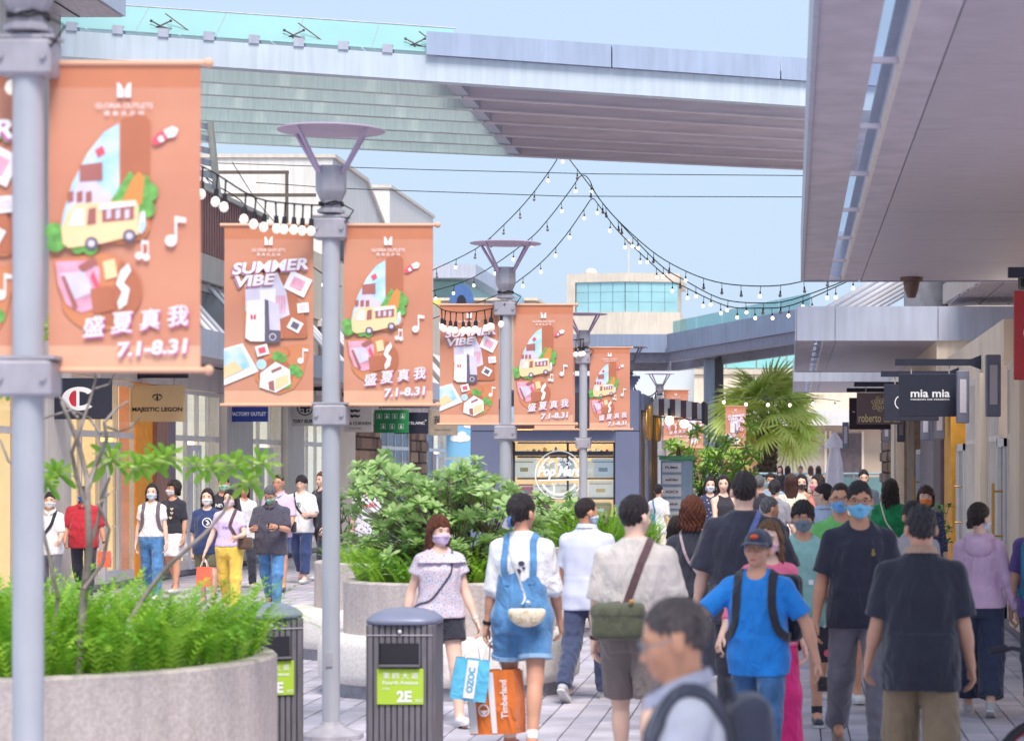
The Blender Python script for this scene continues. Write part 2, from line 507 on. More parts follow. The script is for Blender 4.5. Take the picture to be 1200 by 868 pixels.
def grad(f, X, e=.004):
    X = np.atleast_2d(X); g = np.stack([f(X + np.eye(3)[i] * e) - f(X - np.eye(3)[i] * e) for i in range(3)], 1)
    return g / (np.linalg.norm(g, axis=1, keepdims=True) + 1e-9)
def snap(f, pts, off=.004, it=6):
    """slide points on to the surface of field f"""
    X = np.array(pts, float)
    for _ in range(it):
        d = f(X); X = X - np.clip(d - off, -.05, .05)[:, None] * grad(f, X)
    return X, grad(f, X)
def strap(mb, f, ctrl, w, th=.004, off=.004, n=26, mi=0, free=()):
    """ribbon that lies on the surface f between the control points (those listed in free are not snapped)"""
    C = np.array(ctrl, float); seg = np.linalg.norm(np.diff(C, axis=0), axis=1); t = np.concatenate([[0], np.cumsum(seg)])
    tt = np.linspace(0, t[-1], n)
    X = np.stack([np.interp(tt, t, C[:, i]) for i in range(3)], 1)
    Y, N = snap(f, X, off)
    # taut strap: never inside, may bridge hollows
    d = f(X); keep = d > .05
    Y[keep] = X[keep]
    for _ in range(2):
        Z = Y.copy(); Z[1:-1] = (Y[:-2] + 2 * Y[1:-1] + Y[2:]) / 4; Y = Z
    dd = f(Y); G = grad(f, Y); Y = Y + np.clip(off - dd, 0, .05)[:, None] * G
    mb.ribbon([tuple(p) for p in Y], [tuple(q) for q in G], w, th, mi)
# ------------------------------------------------------------ people
def skin(name, rgb): return mat("skin_" + name, rgb, rough=.55, var=.07, scale=9, bump=.05, bscale=120, sheen=.1)
def cloth(name, rgb, **k):
    a = dict(rough=.85, var=.08, scale=9, bump=.25, bscale=70, sheen=.25, wrinkle=.75); a.update(k)
    return mat("cloth_" + name, rgb, **a)
def hairm(name, rgb): return mat("hair_" + name, rgb, rough=.36, var=.5, scale=22, bump=1.0, bscale=60, stretch=(5, 5, .6), spec=.45)
SK = {'m': (214, 158, 132), 'f': (232, 182, 160), 't': (210, 152, 122), 'p': (238, 196, 176)}
HAIRC = {'black': (52, 44, 51), 'brown': (84, 54, 48), 'auburn': (122, 66, 44), 'grey': (122, 122, 128), 'dark': (54, 42, 44), 'salt': (66, 61, 66), 'greying': (112, 100, 102), 'tan': (134, 98, 74)}
FACE = {}
def smooth_step(a, b, x):
    t = np.clip((x - a) / (b - a), 0, 1); return t * t * (3 - 2 * t)

def person(label, x, ytop, s, rot=0, sex='m', H=None, wide=1., fat=0., lean=0., legs=((12, 6), (-14, 18)), arms=None, head=(0, 0), sk=None,
           hair=('short', 'black'), top=None, bottom=None, shoes=(225, 225, 228), mask=None, glasses=None, cap=None, group='people walking in the street',
           vox=None, socks=None, lod=None, dx=0.):
    d = F / s; X0 = (x - VX) / s + dx
    H = H or HC - (ytop - HY) / s
    root = thing("person", label, "person", (X0, d, 0), R(rot), group)
    vox = vox or min(.019, max(.0068, 1.35 / (.853 * s)))
    lod = (2 if s > 95 else 1) if lod is None else lod
    fem = sex == 'f'
    skm = skin(sk or ('f' if fem else 'm'), SK[sk or ('f' if fem else 'm')])
    top = dict(dict(kind='tee', mat=cloth('grey', (150, 150, 155)), hem=.80, sleeve=.75, ease=.014), **(top or {}))
    bottom = dict(dict(kind='trousers', mat=cloth('navy', (48, 54, 76)), len=1.0, ease=.016), **(bottom or {}))
    arms = arms or {}
    # --- frames
    piv = np.array([0, 0, .93])
    TR = rot_x(R(lean)); T = Frame(TR, piv - TR @ piv)      # forward is -y
    HR = TR @ rot_z(R(head[0])) @ rot_x(R(head[1])); HF = Frame(HR, T.out((0, .004, 1.475)))
    sx = (.150 if fem else .175) * wide
    # --- legs
    leg = {}
    for (sd, (p, fl)) in ((1, legs[0]), (-1, legs[1])):
        hip = np.array([sd * .088 * wide, 0, .90])
        a, b = R(p), R(p - fl)
        kn = hip + .41 * np.array([sd * .03, -math.sin(a), -math.cos(a)]); an = kn + .41 * np.array([0, -math.sin(b), -math.cos(b)])
        leg[sd] = (hip, kn, an, b)
    dz = min(v[2][2] - .08 for v in leg.values())
    topz = HF.out((0, 0, .23))[2] - dz
    k = H / topz
    root.scale = (k, k, k); root.location.z = -dz * k
    # --- arms
    arm = {}
    for sd, nm in ((1, 'L'), (-1, 'R')):
        p, ab, fl, inw = arms.get(nm, (4 if sd > 0 else -10, 9, 14, 4))
        def dr(pp, aa): return TR @ np.array([sd * math.sin(R(aa)), -math.sin(R(pp)) * math.cos(R(aa)), -math.cos(R(pp)) * math.cos(R(aa))])
        sh = T.out((sd * sx, .005, 1.350))
        u = dr(p, ab); el = sh + .275 * u
        w = dr(p + fl, ab - inw); wr = el + .245 * w
        arm[sd] = (sh, el, wr, u, w)
    # --- torso profile
    wd = wide
    if fem:
        tp = [(.80, .150 * wd, .108 + fat, .012), (.90, .168 * wd, .122 + fat, .014), (1.0, .146 * wd, .104 + fat, .004), (1.09, .124 * wd, .092 + fat, -.004),
              (1.20, .142 * wd, .108 + fat * .6, -.006), (1.28, .150 * wd, .112, -.004), (1.36, .118 * wd, .090, .006), (1.42, .075, .062, .012), (1.455, .055, .052, .014)]
    else:
        tp = [(.80, .152 * wd, .112 + fat, .010), (.90, .164 * wd, .122 + fat, .008), (1.0, .156 * wd, .112 + fat * 1.1, -fat * .5), (1.10, .155 * wd, .108 + fat, -fat * .5),
              (1.22, .170 * wd, .116 + fat * .5, 0), (1.31, .172 * wd, .116, .006), (1.37, .135 * wd, .096, .012), (1.425, .085, .070, .014), (1.46, .062, .058, .016)]
    # --- head field
    hf = Field()
    hf.u(ellip((0, .012, .136), (.074, .094, .094), HF))
    hf.u(ellip((0, -.018, .078), (.060 if not fem else .057, .070, .078), HF), .03)
    hf.u(ellip((0, -.060, .022), (.026, .022, .020), HF), .03)
    hf.u(rcone(HF.out((0, -.080, .108)), HF.out((0, -.100, .076)), .0075, .0125), .012)
    hf.u(ellip((.012, -.092, .070), (.009, .010, .008), HF), .006); hf.u(ellip((-.012, -.092, .070), (.009, .010, .008), HF), .006)
    hf.u(ellip((0, -.074, .126), (.052, .014, .010), HF), .02)
    for sd in (1, -1):
        hf.u(ellip((sd * .038, -.062, .080), (.022, .018, .020), HF), .02)
        hf.sub(ellip((sd * .031, -.092, .112), (.017, .016, .011), HF), .014)
        hf.u(ellip((sd * .081, .014, .100), (.011, .021, .032), HF), .008)
    hf.u(ellip((0, -.080, .046), (.026, .011, .014), HF), .012)
    # --- body
    bf = Field(); bf.p = list(hf.p)
    bf.u(rcone(T.out((0, .016, 1.38)), HF.out((0, .014, .045)), .060 if not fem else .05, .052 if not fem else .044), .025)
    bf.u(loft([(z, a * .96, b * .95, c) for z, a, b, c in tp], T), .03)
    for sd in (1, -1): bf.u(rcone(T.out((0, .014, 1.405)), T.out((sd * sx, .006, 1.350)), .054, .044), .04)
    for sd in (1, -1):
        sh, el, wr, u, w = arm[sd]
        q = 1.0 if not fem else .86
        bf.u(rcone(sh, el, .050 * q, .038 * q), .03); bf.u(rcone(el, wr, .039 * q, .026 * q), .02)
        bf.u(ellip((0, 0, 0), (.041 * q, .041 * q, .085), _fr(el + w * .075, w)), .02)
        bf.u(ellip((0, 0, .048), (.0165, .042 * q, .058), _fr(wr, w, sd)), .022)
        hip, kn, an, b = leg[sd]
        bf.u(rcone(hip, kn, .084 * (.96 if not fem else 1.0), .054), .04); bf.u(rcone(kn, an, .053, .036), .02)
        cd = (an - kn) / .41
        bf.u(ellip((0, .022, 0), (.047, .042, .11), _fr(kn + cd * .13, -cd, 1, True)), .03)
        bf.u(rcone(an, an + np.array([0, -.13, -.05]), .036, .028), .02)
    ex = MB()
    hands = {}
    for sd in (1, -1):
        sh, el, wr, u, w = arm[sd]
        fr = _fr(wr, w, sd); curl = top.get('curl', 22)
        for i, (fy, L) in enumerate(((-.030, .062), (-.010, .070), (.010, .066), (.029, .052))):
            pts = [fr.out((0, fy * .9, .075))]; a = 8. + 3 * i
            for j, sl in enumerate((.45, .32, .25)):
                a += curl * (.7 if j == 0 else 1)
                pts.append(pts[-1] + fr.R @ np.array([-math.sin(R(a)) * L * sl * 1.35, fy * .06, math.cos(R(a)) * L * sl * 1.35]))
            ex.tube(pts, [.0095, .0088, .008, .0066], 6 if lod > 1 else 5)
        pts = [fr.out((0, -.026, .022)), fr.out((-.012, -.052, .052)), fr.out((-.018, -.060, .078)), fr.out((-.022, -.058, .100))]
        ex.tube(pts, [.014, .0115, .0095, .007], 6 if lod > 1 else 5)
        hands[sd] = fr
    V, Fq = bf.mesh(vox)
    sdf_obj("body", (V, Fq), skm, root, ex)
    # --- face
    if 'eye' not in FACE:
        e = MB(); e.ball((0, 0, 0), (.0115, .005, .0036), 10, 6, 0); e.ball((0, -.0028, 0), (.0056, .0032, .0037), 8, 5, 1); e.tube([(-.0125, .001, .001), (-.006, -.0035, .0042), (.005, -.0035, .0044), (.013, .002, .0012)], .0014, 4, 1)
        FACE['eye'] = e.build("eye", [mat("eye_white", (205, 190, 186), .3, var=.03), mat("eye_iris", (38, 26, 24), .2, var=.1)], root, 60)
        e = MB(); e.tube([(-.018, .004, -.003), (-.008, -.001, .001), (.006, -.001, .002), (.019, .006, -.002)], [.002, .0036, .0036, .0018], 5)
        FACE['eyebrow'] = e.build("eyebrow", hairm('black', HAIRC['black']), root, 60)
        e = MB(); e.ball((0, 0, .0035), (.023, .007, .0045), 10, 6); e.ball((0, -.001, -.0045), (.020, .008, .0055), 10, 6)
        FACE['mouth'] = e.build("mouth", mat("lips", (190, 110, 105), .45, var=.06), root, 60)
        for v in FACE.values(): bpy.data.objects.remove(v.copy()) if False else None
        for q in ('eye', 'eyebrow', 'mouth'):
            ob = FACE[q]; FACE[q] = ob.data; ob.data.use_fake_user = True; bpy.data.objects.remove(ob)
    facing = abs(((rot + head[0] + 180) % 360) - 180) < 100
    def fpart(nm, loc, flip=1, sc=1.):
        o = bpy.data.objects.new(nm, FACE[nm]); COL.objects.link(o); o.parent = root
        M = Matrix.LocRotScale(Vector(HF.out(loc)), Matrix(HF.R.tolist()), Vector((flip * sc, sc, sc)))
        o.matrix_local = M; return o
    if facing and s > 55:
        for sd in (1, -1):
            fpart('eye', (sd * .031, -.0775, .111), sd); fpart('eyebrow', (sd * .032, -.0815, .131), sd)
        if not mask: fpart('mouth', (0, -.0865, .042))
    # --- hair
    hm = hairm(hair[1], HAIRC[hair[1]]); st = hair[0]
    f = Field()
    big = {'short': 0, 'thin': -.004, 'long': .004, 'bob': .010, 'pony': .001, 'mop': .008, 'crop': -.002}.get(st, 0)
    cap_ = ellip((0, .015, .142), ((.084 if st in ('long', 'bob', 'pony', 'mop') else .080) + big, .106 + big, .103 + big), HF)
    def strand(fn, amp):
        def g(Xs):
            q = HF.inn(Xs); a = np.arctan2(q[:, 0], q[:, 1] + 1e-6)
            return fn(Xs) + amp * np.sin(a * 19 + 5 * np.sin(q[:, 2] * 30 + x)) * (1.3 if st in ('mop', 'bob', 'long') else 1) + amp * .8 * np.sin(q[:, 0] * 210 + q[:, 2] * 90)
        return g
    am = .0034 if lod > 1 and st not in ('thin', 'crop') else .0018
    f.u((strand(cap_[0], am), cap_[1], cap_[2]))
    if st in ('long', 'bob'):
        zb = hair[2] if len(hair) > 2 else (-.14 if st == 'long' else .005)
        L1 = loft([(zb, .060, .024, .078), (zb + .04, .082 + big * .5, .040, .066), (.03, .088 + big, .052, .052), (.12, .084 + big, .07, .03)], HF)
        f.u((strand(L1[0], am * 1.6), L1[1], L1[2]), .03)
        for sd in (1, -1):
            a = rcone(HF.out((sd * .076, -.004, .12)), HF.out((sd * (.080 if st == 'bob' else .084), .004, max(zb + .03, -.13))), .020, .016)
            f.u((strand(a[0], am), a[1], a[2]), .03)
    if st == 'pony':
        tl = hair[2] if len(hair) > 2 else .2; pz = hair[4] if len(hair) > 4 else .125
        f.u(rcone(HF.out((0, .095, pz + .03)), HF.out((0, .118, pz)), .026, .026), .02)
        a = rcone(HF.out((0, .120, pz)), HF.out((0, .138, pz - tl * .6)), .024, .030); f.u((strand(a[0], am), a[1], a[2]), .015)
        a = rcone(HF.out((0, .138, pz - tl * .6)), HF.out((.008, .132, pz - tl)), .030, .010); f.u((strand(a[0], am), a[1], a[2]), .015)
    zf = {'mop': .136, 'long': .190, 'bob': .150, 'thin': .188, 'crop': .178}.get(st, .166)
    if len(hair) > 3: zf = hair[3]
    hx = x * 1.7; part = .25 * math.sin(x)
    def facecut(Xs):
        q = HF.inn(Xs); x_, y, z = q.T
        # keep behind / above the hairline
        z = z + .007 * np.sin(x_ * 80 + hx) + .006 * np.sin(x_ * 190 + 2 * hx) + 3.2 * x_ * x_ * (st not in ('bob',)) - part * x_
        yl = np.interp(z, [-.3, .02, .085, .12, zf - .012, zf, .24], [-.020, -.020, -.002 if st not in ('long', 'bob') else -.014, -.014, -.052, -.082, -.30])
        dd = yl - y
        if st in ('short', 'thin', 'mop', 'crop', 'pony'):
            zl = np.interp(y, [-.05, .0, .03, .07, .11], [.10, .085, .062, .030, .030]); dd = np.maximum(dd, (zl - z) * .8)
        return dd * .8
    f.cut(facecut, .012)
    hv = max(vox * .8, .0058)
    sdf_obj("hair", f.mesh(hv), hm, root)
    out = dict(root=root, T=T, HF=HF, arm=arm, leg=leg, hands=hands, hf=hf, bf=bf, k=k, s=s)
    # --- lower garment
    kd = bottom['kind']; e = bottom['ease']; pf = Field()
    wz = bottom.get('waist', 1.02)
    if kd in ('trousers', 'shorts'):
        pf.u(loft([(.80, tp[0][1] * .98 + e * .6, tp[0][2] + e * .6, .010), (.90, tp[1][1] + e * .6, tp[1][2] + e * .6, .010), (wz, np.interp(wz, [r[0] for r in tp], [r[1] for r in tp]) + e * .5, np.interp(wz, [r[0] for r in tp], [r[2] for r in tp]) + e * .5, .002)], T if lean < 12 else None, wob=.002), 0)
        for sd in (1, -1):
            hip, kn, an, b = leg[sd]; ln = bottom['len']; wdn = bottom.get('leg', .0)
            if ln <= .5:
                pf.u(rcone(hip, kn, .090 + e, .068 + e + wdn, cut=(-.4, ln * 2), wob=.002), .035)
            else:
                pf.u(rcone(hip, kn, .088 + e * .8, .062 + e + wdn * .6, wob=.003), .035)
                pf.u(rcone(kn, an, .062 + e + wdn * .6, .044 + e + wdn, cut=(-.3, (ln - .5) * 2 + .02), wob=.005), .03)
    elif kd in ('skirt', 'dress'):
        hz = bottom['hem']; fl = bottom.get('flare', .03)
        for sd in (1, -1):
            hip, kn, an, b = leg[sd]
            a_ = rcone(hip, kn, .088 + e, .066 + e); pf.u((lambda Xs, a_=a_: np.maximum(a_[0](Xs), hz - Xs[:, 2]), a_[1], a_[2]), .05)
            a_ = rcone(kn, an, .066 + e, .058 + e); pf.u((lambda Xs, a_=a_: np.maximum(a_[0](Xs), hz - Xs[:, 2]), a_[1], a_[2]), .05)
        pf.u(loft([(hz, .165 * wide + fl + e, .13 + fl + e + fat, .0), (.90, .168 * wide + e, .124 + e + fat, .010), (wz, np.interp(wz, [r[0] for r in tp], [r[1] for r in tp]) + e * .6, np.interp(wz, [r[0] for r in tp], [r[2] for r in tp]) + e * .6, 0)], None, wob=.008, ph=x), .03)
    sdf_obj(kd if kd != 'dress' else 'skirt', pf.mesh(vox), bottom['mat'], root)
    out['pf'] = pf
    # --- upper garment
    kd = top['kind']
    if kd != 'none':
        e = top['ease']; hem = top['hem']; sf = Field()
        drop = top.get('drop', .55)       # 0 follows the waist, 1 hangs straight from the chest
        mx = max(r[1] for r in tp if r[0] > 1.15); my = max(r[2] for r in tp if r[0] > 1.15)
        pr = []
        for z, a, b, c in [(hem, *[np.interp(hem, [r[0] for r in tp], [r[i] for r in tp]) for i in (1, 2, 3)])] + [r for r in tp if r[0] > hem + .02]:
            if z < 1.2:
                a = max(a, a + (mx - a) * drop); b = max(b, b + (my - b) * drop)
            fl = top.get('flare', 0) * max(0, 1.2 - z)
            ee = e if z < 1.3 else e * .55
            pr.append((z, a + ee + fl, b + ee + fl, c))
        if kd == 'tank': pr = [p for p in pr if p[0] < 1.40] + [(1.43, .098, .078, .012)]
        sf.u(loft(pr, T, wob=top.get('wob', .006), ph=x * .37), 0)
        if kd != 'tank':
            for sd in (1, -1): sf.u(rcone(T.out((0, .014, 1.407)), T.out((sd * sx, .006, 1.352)), .056 + e * .4, .046 + e * .35), .04)
            sl = top['sleeve']; sw = top.get('sw', .060 if not fem else .053)
            for sd in (1, -1):
                sh, el, wr, u, w = arm[sd]
                q = .92 if fem else 1
                if sl <= 1: sf.u(rcone(sh, el, (.047 + e * .6) * q, sw + e * .5, cut=(-.3, sl), wob=.003), .03)
                else:
                    sf.u(rcone(sh, el, (.052 + e * .7) * q, (.046 + e * .6) * q, wob=.003), .03); sf.u(rcone(el, wr, (.047 + e * .6) * q, .034 + e * .4, cut=(-.3, sl - 1), wob=.004), .02)
        if not top.get('tuck'):
            b0, b1 = pf.bounds(); cx = .009
            def over(Xs):
                return np.maximum(pf(Xs) - cx, hem - T.inn(Xs)[:, 2])
            sf.u((over, np.maximum(b0, [-9, -9, hem - .06]) - cx, b1 + cx), .03)
        # neckline
        nk = top.get('neck', .012)
        sf.sub(ellip((0, -.045 - nk * .3, 1.475), (.062 + nk, .062 + nk, .055 + nk * 1.5), T), .008)
        sdf_obj({'tee': 'shirt', 'tank': 'shirt', 'hoodie': 'hoodie'}.get(kd, kd), sf.mesh(vox), top['mat'], root)
        out['sf'] = sf
        if top.get('collar'):
            c = MB()
            for sd in (1, -1):
                pts = [T.out((sd * q[0], q[1], q[2])) for q in ((.0, .092, 1.462), (.052, .076, 1.462), (.082, .02, 1.455), (.078, -.036, 1.436), (.046, -.084, 1.408), (.014, -.112, 1.392))]
                pts = [q + (T.R @ np.array([0, 0, .004 + .01 * top.get('ease', .014) / .02])) for q in pts]
                nr = [T.R @ np.array((sd * q[0], q[1], .35)) for q in ((.05, 1), (.6, .8), (1, .2), (1, -.5), (.6, -1), (.35, -1))]
                c.ribbon([tuple(p) for p in pts], [tuple(Vector(n).normalized()) for n in nr], .038, .006)
            c.build("collar", top['collar'] if not isinstance(top['collar'], bool) else top['mat'], root, 50)
        elif kd == 'tee' and lod > 1 and top.get('rib', True):
            c = MB(); pts = []
            for i in range(19):
                a = 2 * PI * i / 18; pts.append(T.out((.070 * math.sin(a), .010 + .062 * math.cos(a), 1.434 + .022 * math.cos(a))))
            c.tube(pts, .0075, 5, caps=False); c.build("neckband", top.get('ribmat', top['mat']), root, 60)
    else: out['sf'] = bf
    # --- shoes
    sm = cloth('shoe%d_%d_%d' % tuple(shoes), shoes, rough=.6)
    so = cloth('sole', (205, 203, 205))
    for sd in (1, -1):
        hip, kn, an, b = leg[sd]; pit = max(-R(50), min(R(12), b)) if b < -R(8) else min(b, R(16))
        FR = Frame(rot_x(-pit if b < -R(8) else -pit * .8), an)
        g = Field()
        g.u(rcone(FR.out((0, .018, -.040)), FR.out((0, -.155, -.052)), .037, .032)); g.u(rcone(FR.out((0, .0, -.01)), FR.out((0, -.05, -.035)), .040, .036), .02)
        g.u(ellip((0, -.130, -.050), (.043, .055, .03), FR), .02)
        def flat(Xs, FR=FR): return -(FR.inn(Xs)[:, 2] + .076)
        g.cut(flat, .004)
        o = sdf_obj("shoe", g.mesh(max(vox * .9, .007)), sm, root)
        if lod > 1:
            m = MB(); pl = []
            for (yy, ww) in ((.052, .018), (.035, .034), (-.02, .034), (-.10, .042), (-.150, .042), (-.182, .026), (-.19, .01)): pl.append((ww, yy))
            pl = pl + [(-a_, b_) for a_, b_ in pl[::-1]]
            n = len(pl); vs = [FR.out((p[0], p[1], -.082)) for p in pl] + [FR.out((p[0], p[1], -.062)) for p in pl]
            m.add(vs, [tuple(range(n)), tuple(range(2 * n - 1, n - 1, -1))] + [(i, (i + 1) % n, (i + 1) % n + n, i + n) for i in range(n)])
            m.build("sole", so, o)
            if socks:
                m = MB(); cd = (an - kn) / .41
                m.tube([tuple(an - cd * .075), tuple(an - cd * .02)], [.043, .042], 12); m.build("sock", cloth('sock%d_%d_%d' % tuple(socks), socks), root, 50)
    # --- mask, glasses, cap
    if mask:
        q = hf.infl(.0085)
        def reg(Xs):
            l = HF.inn(Xs); x_, y, z = l.T
            zt = .098 - np.abs(x_) * .25; zb = -.004 + np.abs(x_) * .5
            return np.maximum(np.maximum(z - zt, zb - z), y + .004 - np.abs(x_) * .30)
        g = Field(); a, b = hf.bounds()
        base = ellip((0, -.020, .070), (.0665, .085, .085), HF)
        g.u((lambda Xs: np.minimum(q(Xs), base[0](Xs)) + .0012 * np.sin(HF.inn(Xs)[:, 2] * 260), HF.out((0, 0, .06)) - .13, HF.out((0, 0, .06)) + .13), 0)
        g.cut(reg, .006)
        mo = sdf_obj("face_mask", g.mesh(max(.0055, min(vox, .009))), cloth('mask%d_%d_%d' % tuple(mask), mask, rough=.7, var=.06), root)
        lp = MB()
        for sd in (1, -1):
            for z0 in (.080, .022):
                lp.tube([tuple(HF.out(p)) for p in ((sd * .064, -.030, z0), (sd * .078, -.004, (z0 + .1) / 2 + .005), (sd * .084, .026, .104))], .0022, 4)
        lp.build("ear_loop", cloth('loop', (232, 232, 236)), mo, 60)
    if glasses:
        gl = MB(); rw, rh = (.026, .019) if glasses != 'big' else (.029, .023)
        for sd in (1, -1):
            pts = [HF.out((sd * .033 + rw * math.cos(a) * (1 - .12 * abs(math.sin(2 * a))), -.1010 + .012 * abs(math.cos(a)) * (1 if math.cos(a) * sd > 0 else .2), .110 + rh * math.sin(a))) for a in [2 * PI * i / 14 for i in range(15)]]
            gl.tube([tuple(p) for p in pts], .0015, 5, caps=False)
            gl.tube([tuple(HF.out(p)) for p in ((sd * .060, -.090, .114), (sd * .080, -.05, .113), (sd * .086, .012, .116))], .0024, 5)
        gl.tube([tuple(HF.out(p)) for p in ((-.008, -.1025, .114), (0, -.106, .116), (.008, -.1025, .114))], .002, 5)
        gl.build("glasses", mat("glasses_frame" + str(glasses), (96, 72, 70) if glasses != 'steel' else (140, 150, 160), .35, var=.05), root, 60)
    if cap:
        g = Field(); g.u(ellip((0, .010, .150), (.090, .108, .098), HF))
        g.cut(lambda Xs: -(HF.inn(Xs)[:, 2] - .142), .004)
        c = sdf_obj("cap", g.mesh(max(vox * .8, .006)), cap, root)
        m = MB(); vs = []; fs = []
        for i in range(9):
            a = R(-62 + 124 * i / 8)
            for (rr, dz_) in ((.092, .0), (.165 if abs(i - 4) < 4 else .12, -.022 - .012 * (abs(i - 4) / 4) ** 2)):
                for th in (0, .006):
                    vs.append(HF.out((math.sin(a) * min(rr, .098 + .02 * math.cos(a)), .004 - math.cos(a) * rr, .150 + dz_ + th)))
        for i in range(8):
            b0, b1 = i * 4, i * 4 + 4
            fs += [(b0, b0 + 2, b1 + 2, b1), (b0 + 1, b1 + 1, b1 + 3, b0 + 3), (b0 + 2, b0 + 3, b1 + 3, b1 + 2)]
        m.add(vs, fs); m.build("brim", cap, c, 40)
    return out
def _fr(o, w, sd=1, leg=False):
    """frame at o with local z along w; hand: local x points away from the palm side, local y back"""
    w = np.array(w, float); w = w / np.linalg.norm(w)
    y = np.array([0, 1., 0]) if abs(w[1]) < .75 else np.array([0, 0, 1.])
    y = y - w * (y @ w); y /= np.linalg.norm(y); xx = np.cross(y, w)
    Rm = np.stack([xx, y, w], 1)
    if not leg and xx[0] * sd < 0: Rm[:, 0] *= -1
    return Frame(Rm, o)
def decal(pr, draw, m, name, zc=1.22, xc=0., back=False):
    """flat print laid on the chest (or back) of the shirt; draw(mb, frame) works in metres about (0,0)"""
    mb = MB(); draw(mb, ((0, 0, 0), (1, 0, 0) if not back else (-1, 0, 0), (0, 0, 1), (0, 0, 0)))
    T, sf = pr['T'], pr['sf']; sg = -1 if not back else 1
    Vn = np.array(mb.v); X = np.stack([Vn[:, 0] + xc, np.full(len(Vn), sg * .30), Vn[:, 2] + zc], 1)
    ys = np.linspace(.30, 0, 61); best = np.full(len(Vn), .1); done = np.zeros(len(Vn), bool)
    Rt = T.R
    for y in ys:
        Q = X.copy(); Q[:, 1] = sg * y
        dd = sf(Q @ Rt.T + T.t); hit = (dd < .008) & ~done; best[hit] = y; done |= hit
    X[:, 1] = sg * (best + .002)
    mb.v = [tuple(q) for q in (X @ Rt.T + T.t)]
    return mb.build(name, m, pr['root'])
# ------------------------------------------------------------ ground
def _stains(n, l, geo, src):
    st = n.new("ShaderNodeTexNoise"); st.inputs["Scale"].default_value = .55; st.inputs["Detail"].default_value = 9; st.inputs["Roughness"].default_value = .7
    l.new(geo.outputs["Position"], st.inputs["Vector"])
    r1 = n.new("ShaderNodeMapRange"); r1.inputs[1].default_value = .38; r1.inputs[2].default_value = .62; r1.inputs[3].default_value = .80; r1.inputs[4].default_value = 1.06; l.new(st.outputs["Fac"], r1.inputs[0])
    sp = n.new("ShaderNodeTexVoronoi"); sp.inputs["Scale"].default_value = 2.6; l.new(geo.outputs["Position"], sp.inputs["Vector"])
    r2 = n.new("ShaderNodeMapRange"); r2.inputs[1].default_value = .035; r2.inputs[2].default_value = .06; r2.inputs[3].default_value = .72; r2.inputs[4].default_value = 1; l.new(sp.outputs["Distance"], r2.inputs[0])
    mu = n.new("ShaderNodeMath"); mu.operation = 'MULTIPLY'; l.new(r1.outputs[0], mu.inputs[0]); l.new(r2.outputs[0], mu.inputs[1])
    v = n.new("ShaderNodeVectorMath"); v.operation = 'SCALE'; l.new(src, v.inputs[0]); l.new(mu.outputs[0], v.inputs["Scale"]); return v.outputs[0]
def mat_paver(name, rgb, brick=False):
    m = bpy.data.materials.new(name); m.use_nodes = True
    n, l = m.node_tree.nodes, m.node_tree.links; b = n["Principled BSDF"]; b.inputs["Roughness"].default_value = .72
    c = lin(rgb); tc = n.new("ShaderNodeTexCoord")
    nz = n.new("ShaderNodeTexNoise"); nz.inputs["Scale"].default_value = 2.3; nz.inputs["Detail"].default_value = 8
    geo = n.new("ShaderNodeNewGeometry"); l.new(geo.outputs["Position"], nz.inputs["Vector"])
    cr = n.new("ShaderNodeValToRGB"); cr.color_ramp.elements[0].position = .32; cr.color_ramp.elements[1].position = .68
    cr.color_ramp.elements[0].color = (*[v * .80 for v in c], 1); cr.color_ramp.elements[1].color = (*[min(1, v * 1.08) for v in c], 1)
    l.new(nz.outputs["Fac"], cr.inputs[0])
    oi = n.new("ShaderNodeObjectInfo"); mr = n.new("ShaderNodeMapRange"); mr.inputs[3].default_value = .86; mr.inputs[4].default_value = 1.06
    l.new(oi.outputs["Random"], mr.inputs[0])
    mx = n.new("ShaderNodeVectorMath"); mx.operation = 'SCALE'
    l.new(cr.outputs[0], mx.inputs[0]); l.new(mr.outputs[0], mx.inputs["Scale"])
    src = _stains(n, l, geo, mx.outputs[0])
    if brick:
        br = n.new("ShaderNodeTexBrick"); br.inputs["Scale"].default_value = 1
        br.inputs["Brick Width"].default_value = .36; br.inputs["Row Height"].default_value = .21; br.inputs["Mortar Size"].default_value = .007
        br.inputs["Mortar"].default_value = (.07, .065, .075, 1)
        mp = n.new("ShaderNodeMapping"); mp.inputs["Rotation"].default_value = (0, 0, R(90))
        l.new(geo.outputs["Position"], mp.inputs[0]); l.new(mp.outputs[0], br.inputs["Vector"])
        l.new(src, br.inputs["Color1"]); l.new(src, br.inputs["Color2"]); src = br.outputs[0]
    l.new(src, b.inputs["Base Color"])
    nb = n.new("ShaderNodeTexNoise"); nb.inputs["Scale"].default_value = 60; l.new(geo.outputs["Position"], nb.inputs["Vector"])
    bp = n.new("ShaderNodeBump"); bp.inputs["Strength"].default_value = .25; bp.inputs["Distance"].default_value = .005
    l.new(nb.outputs["Fac"], bp.inputs["Height"]); l.new(bp.outputs[0], b.inputs["Normal"])
    return m
PV = [mat_paver("paver_stone%d" % i, c) for i, c in enumerate(((200, 194, 208), (193, 187, 203), (206, 198, 209), (186, 180, 197)))]
g = MB(); g.box(-60, 60, -20, 1500, -.4, -.014)
pavement = tag(g.build("pavement", mat_paver("paving_base", (197, 190, 205), True)), kind='structure')
PW, PL = .21, .36
cells = []
for i in range(int(-9.2 / PW), int(2.5 / PW) + 1):
    for j in range(int(15.8 / PL), int(47 / PL)):
        xx = i * PW; yy = (j + .5 * (i % 2)) * PL
        px_ = VX + xx * F / yy
        if px_ < -30 or px_ > 1230: continue
        cells.append((yy, xx, i, j))
cells.sort()
vis = [c for c in cells if 360 < VX + c[1] * F / c[0] < 1230][:300]
vs_ = set((c[2], c[3]) for c in vis)
q = MB(); gp = .005
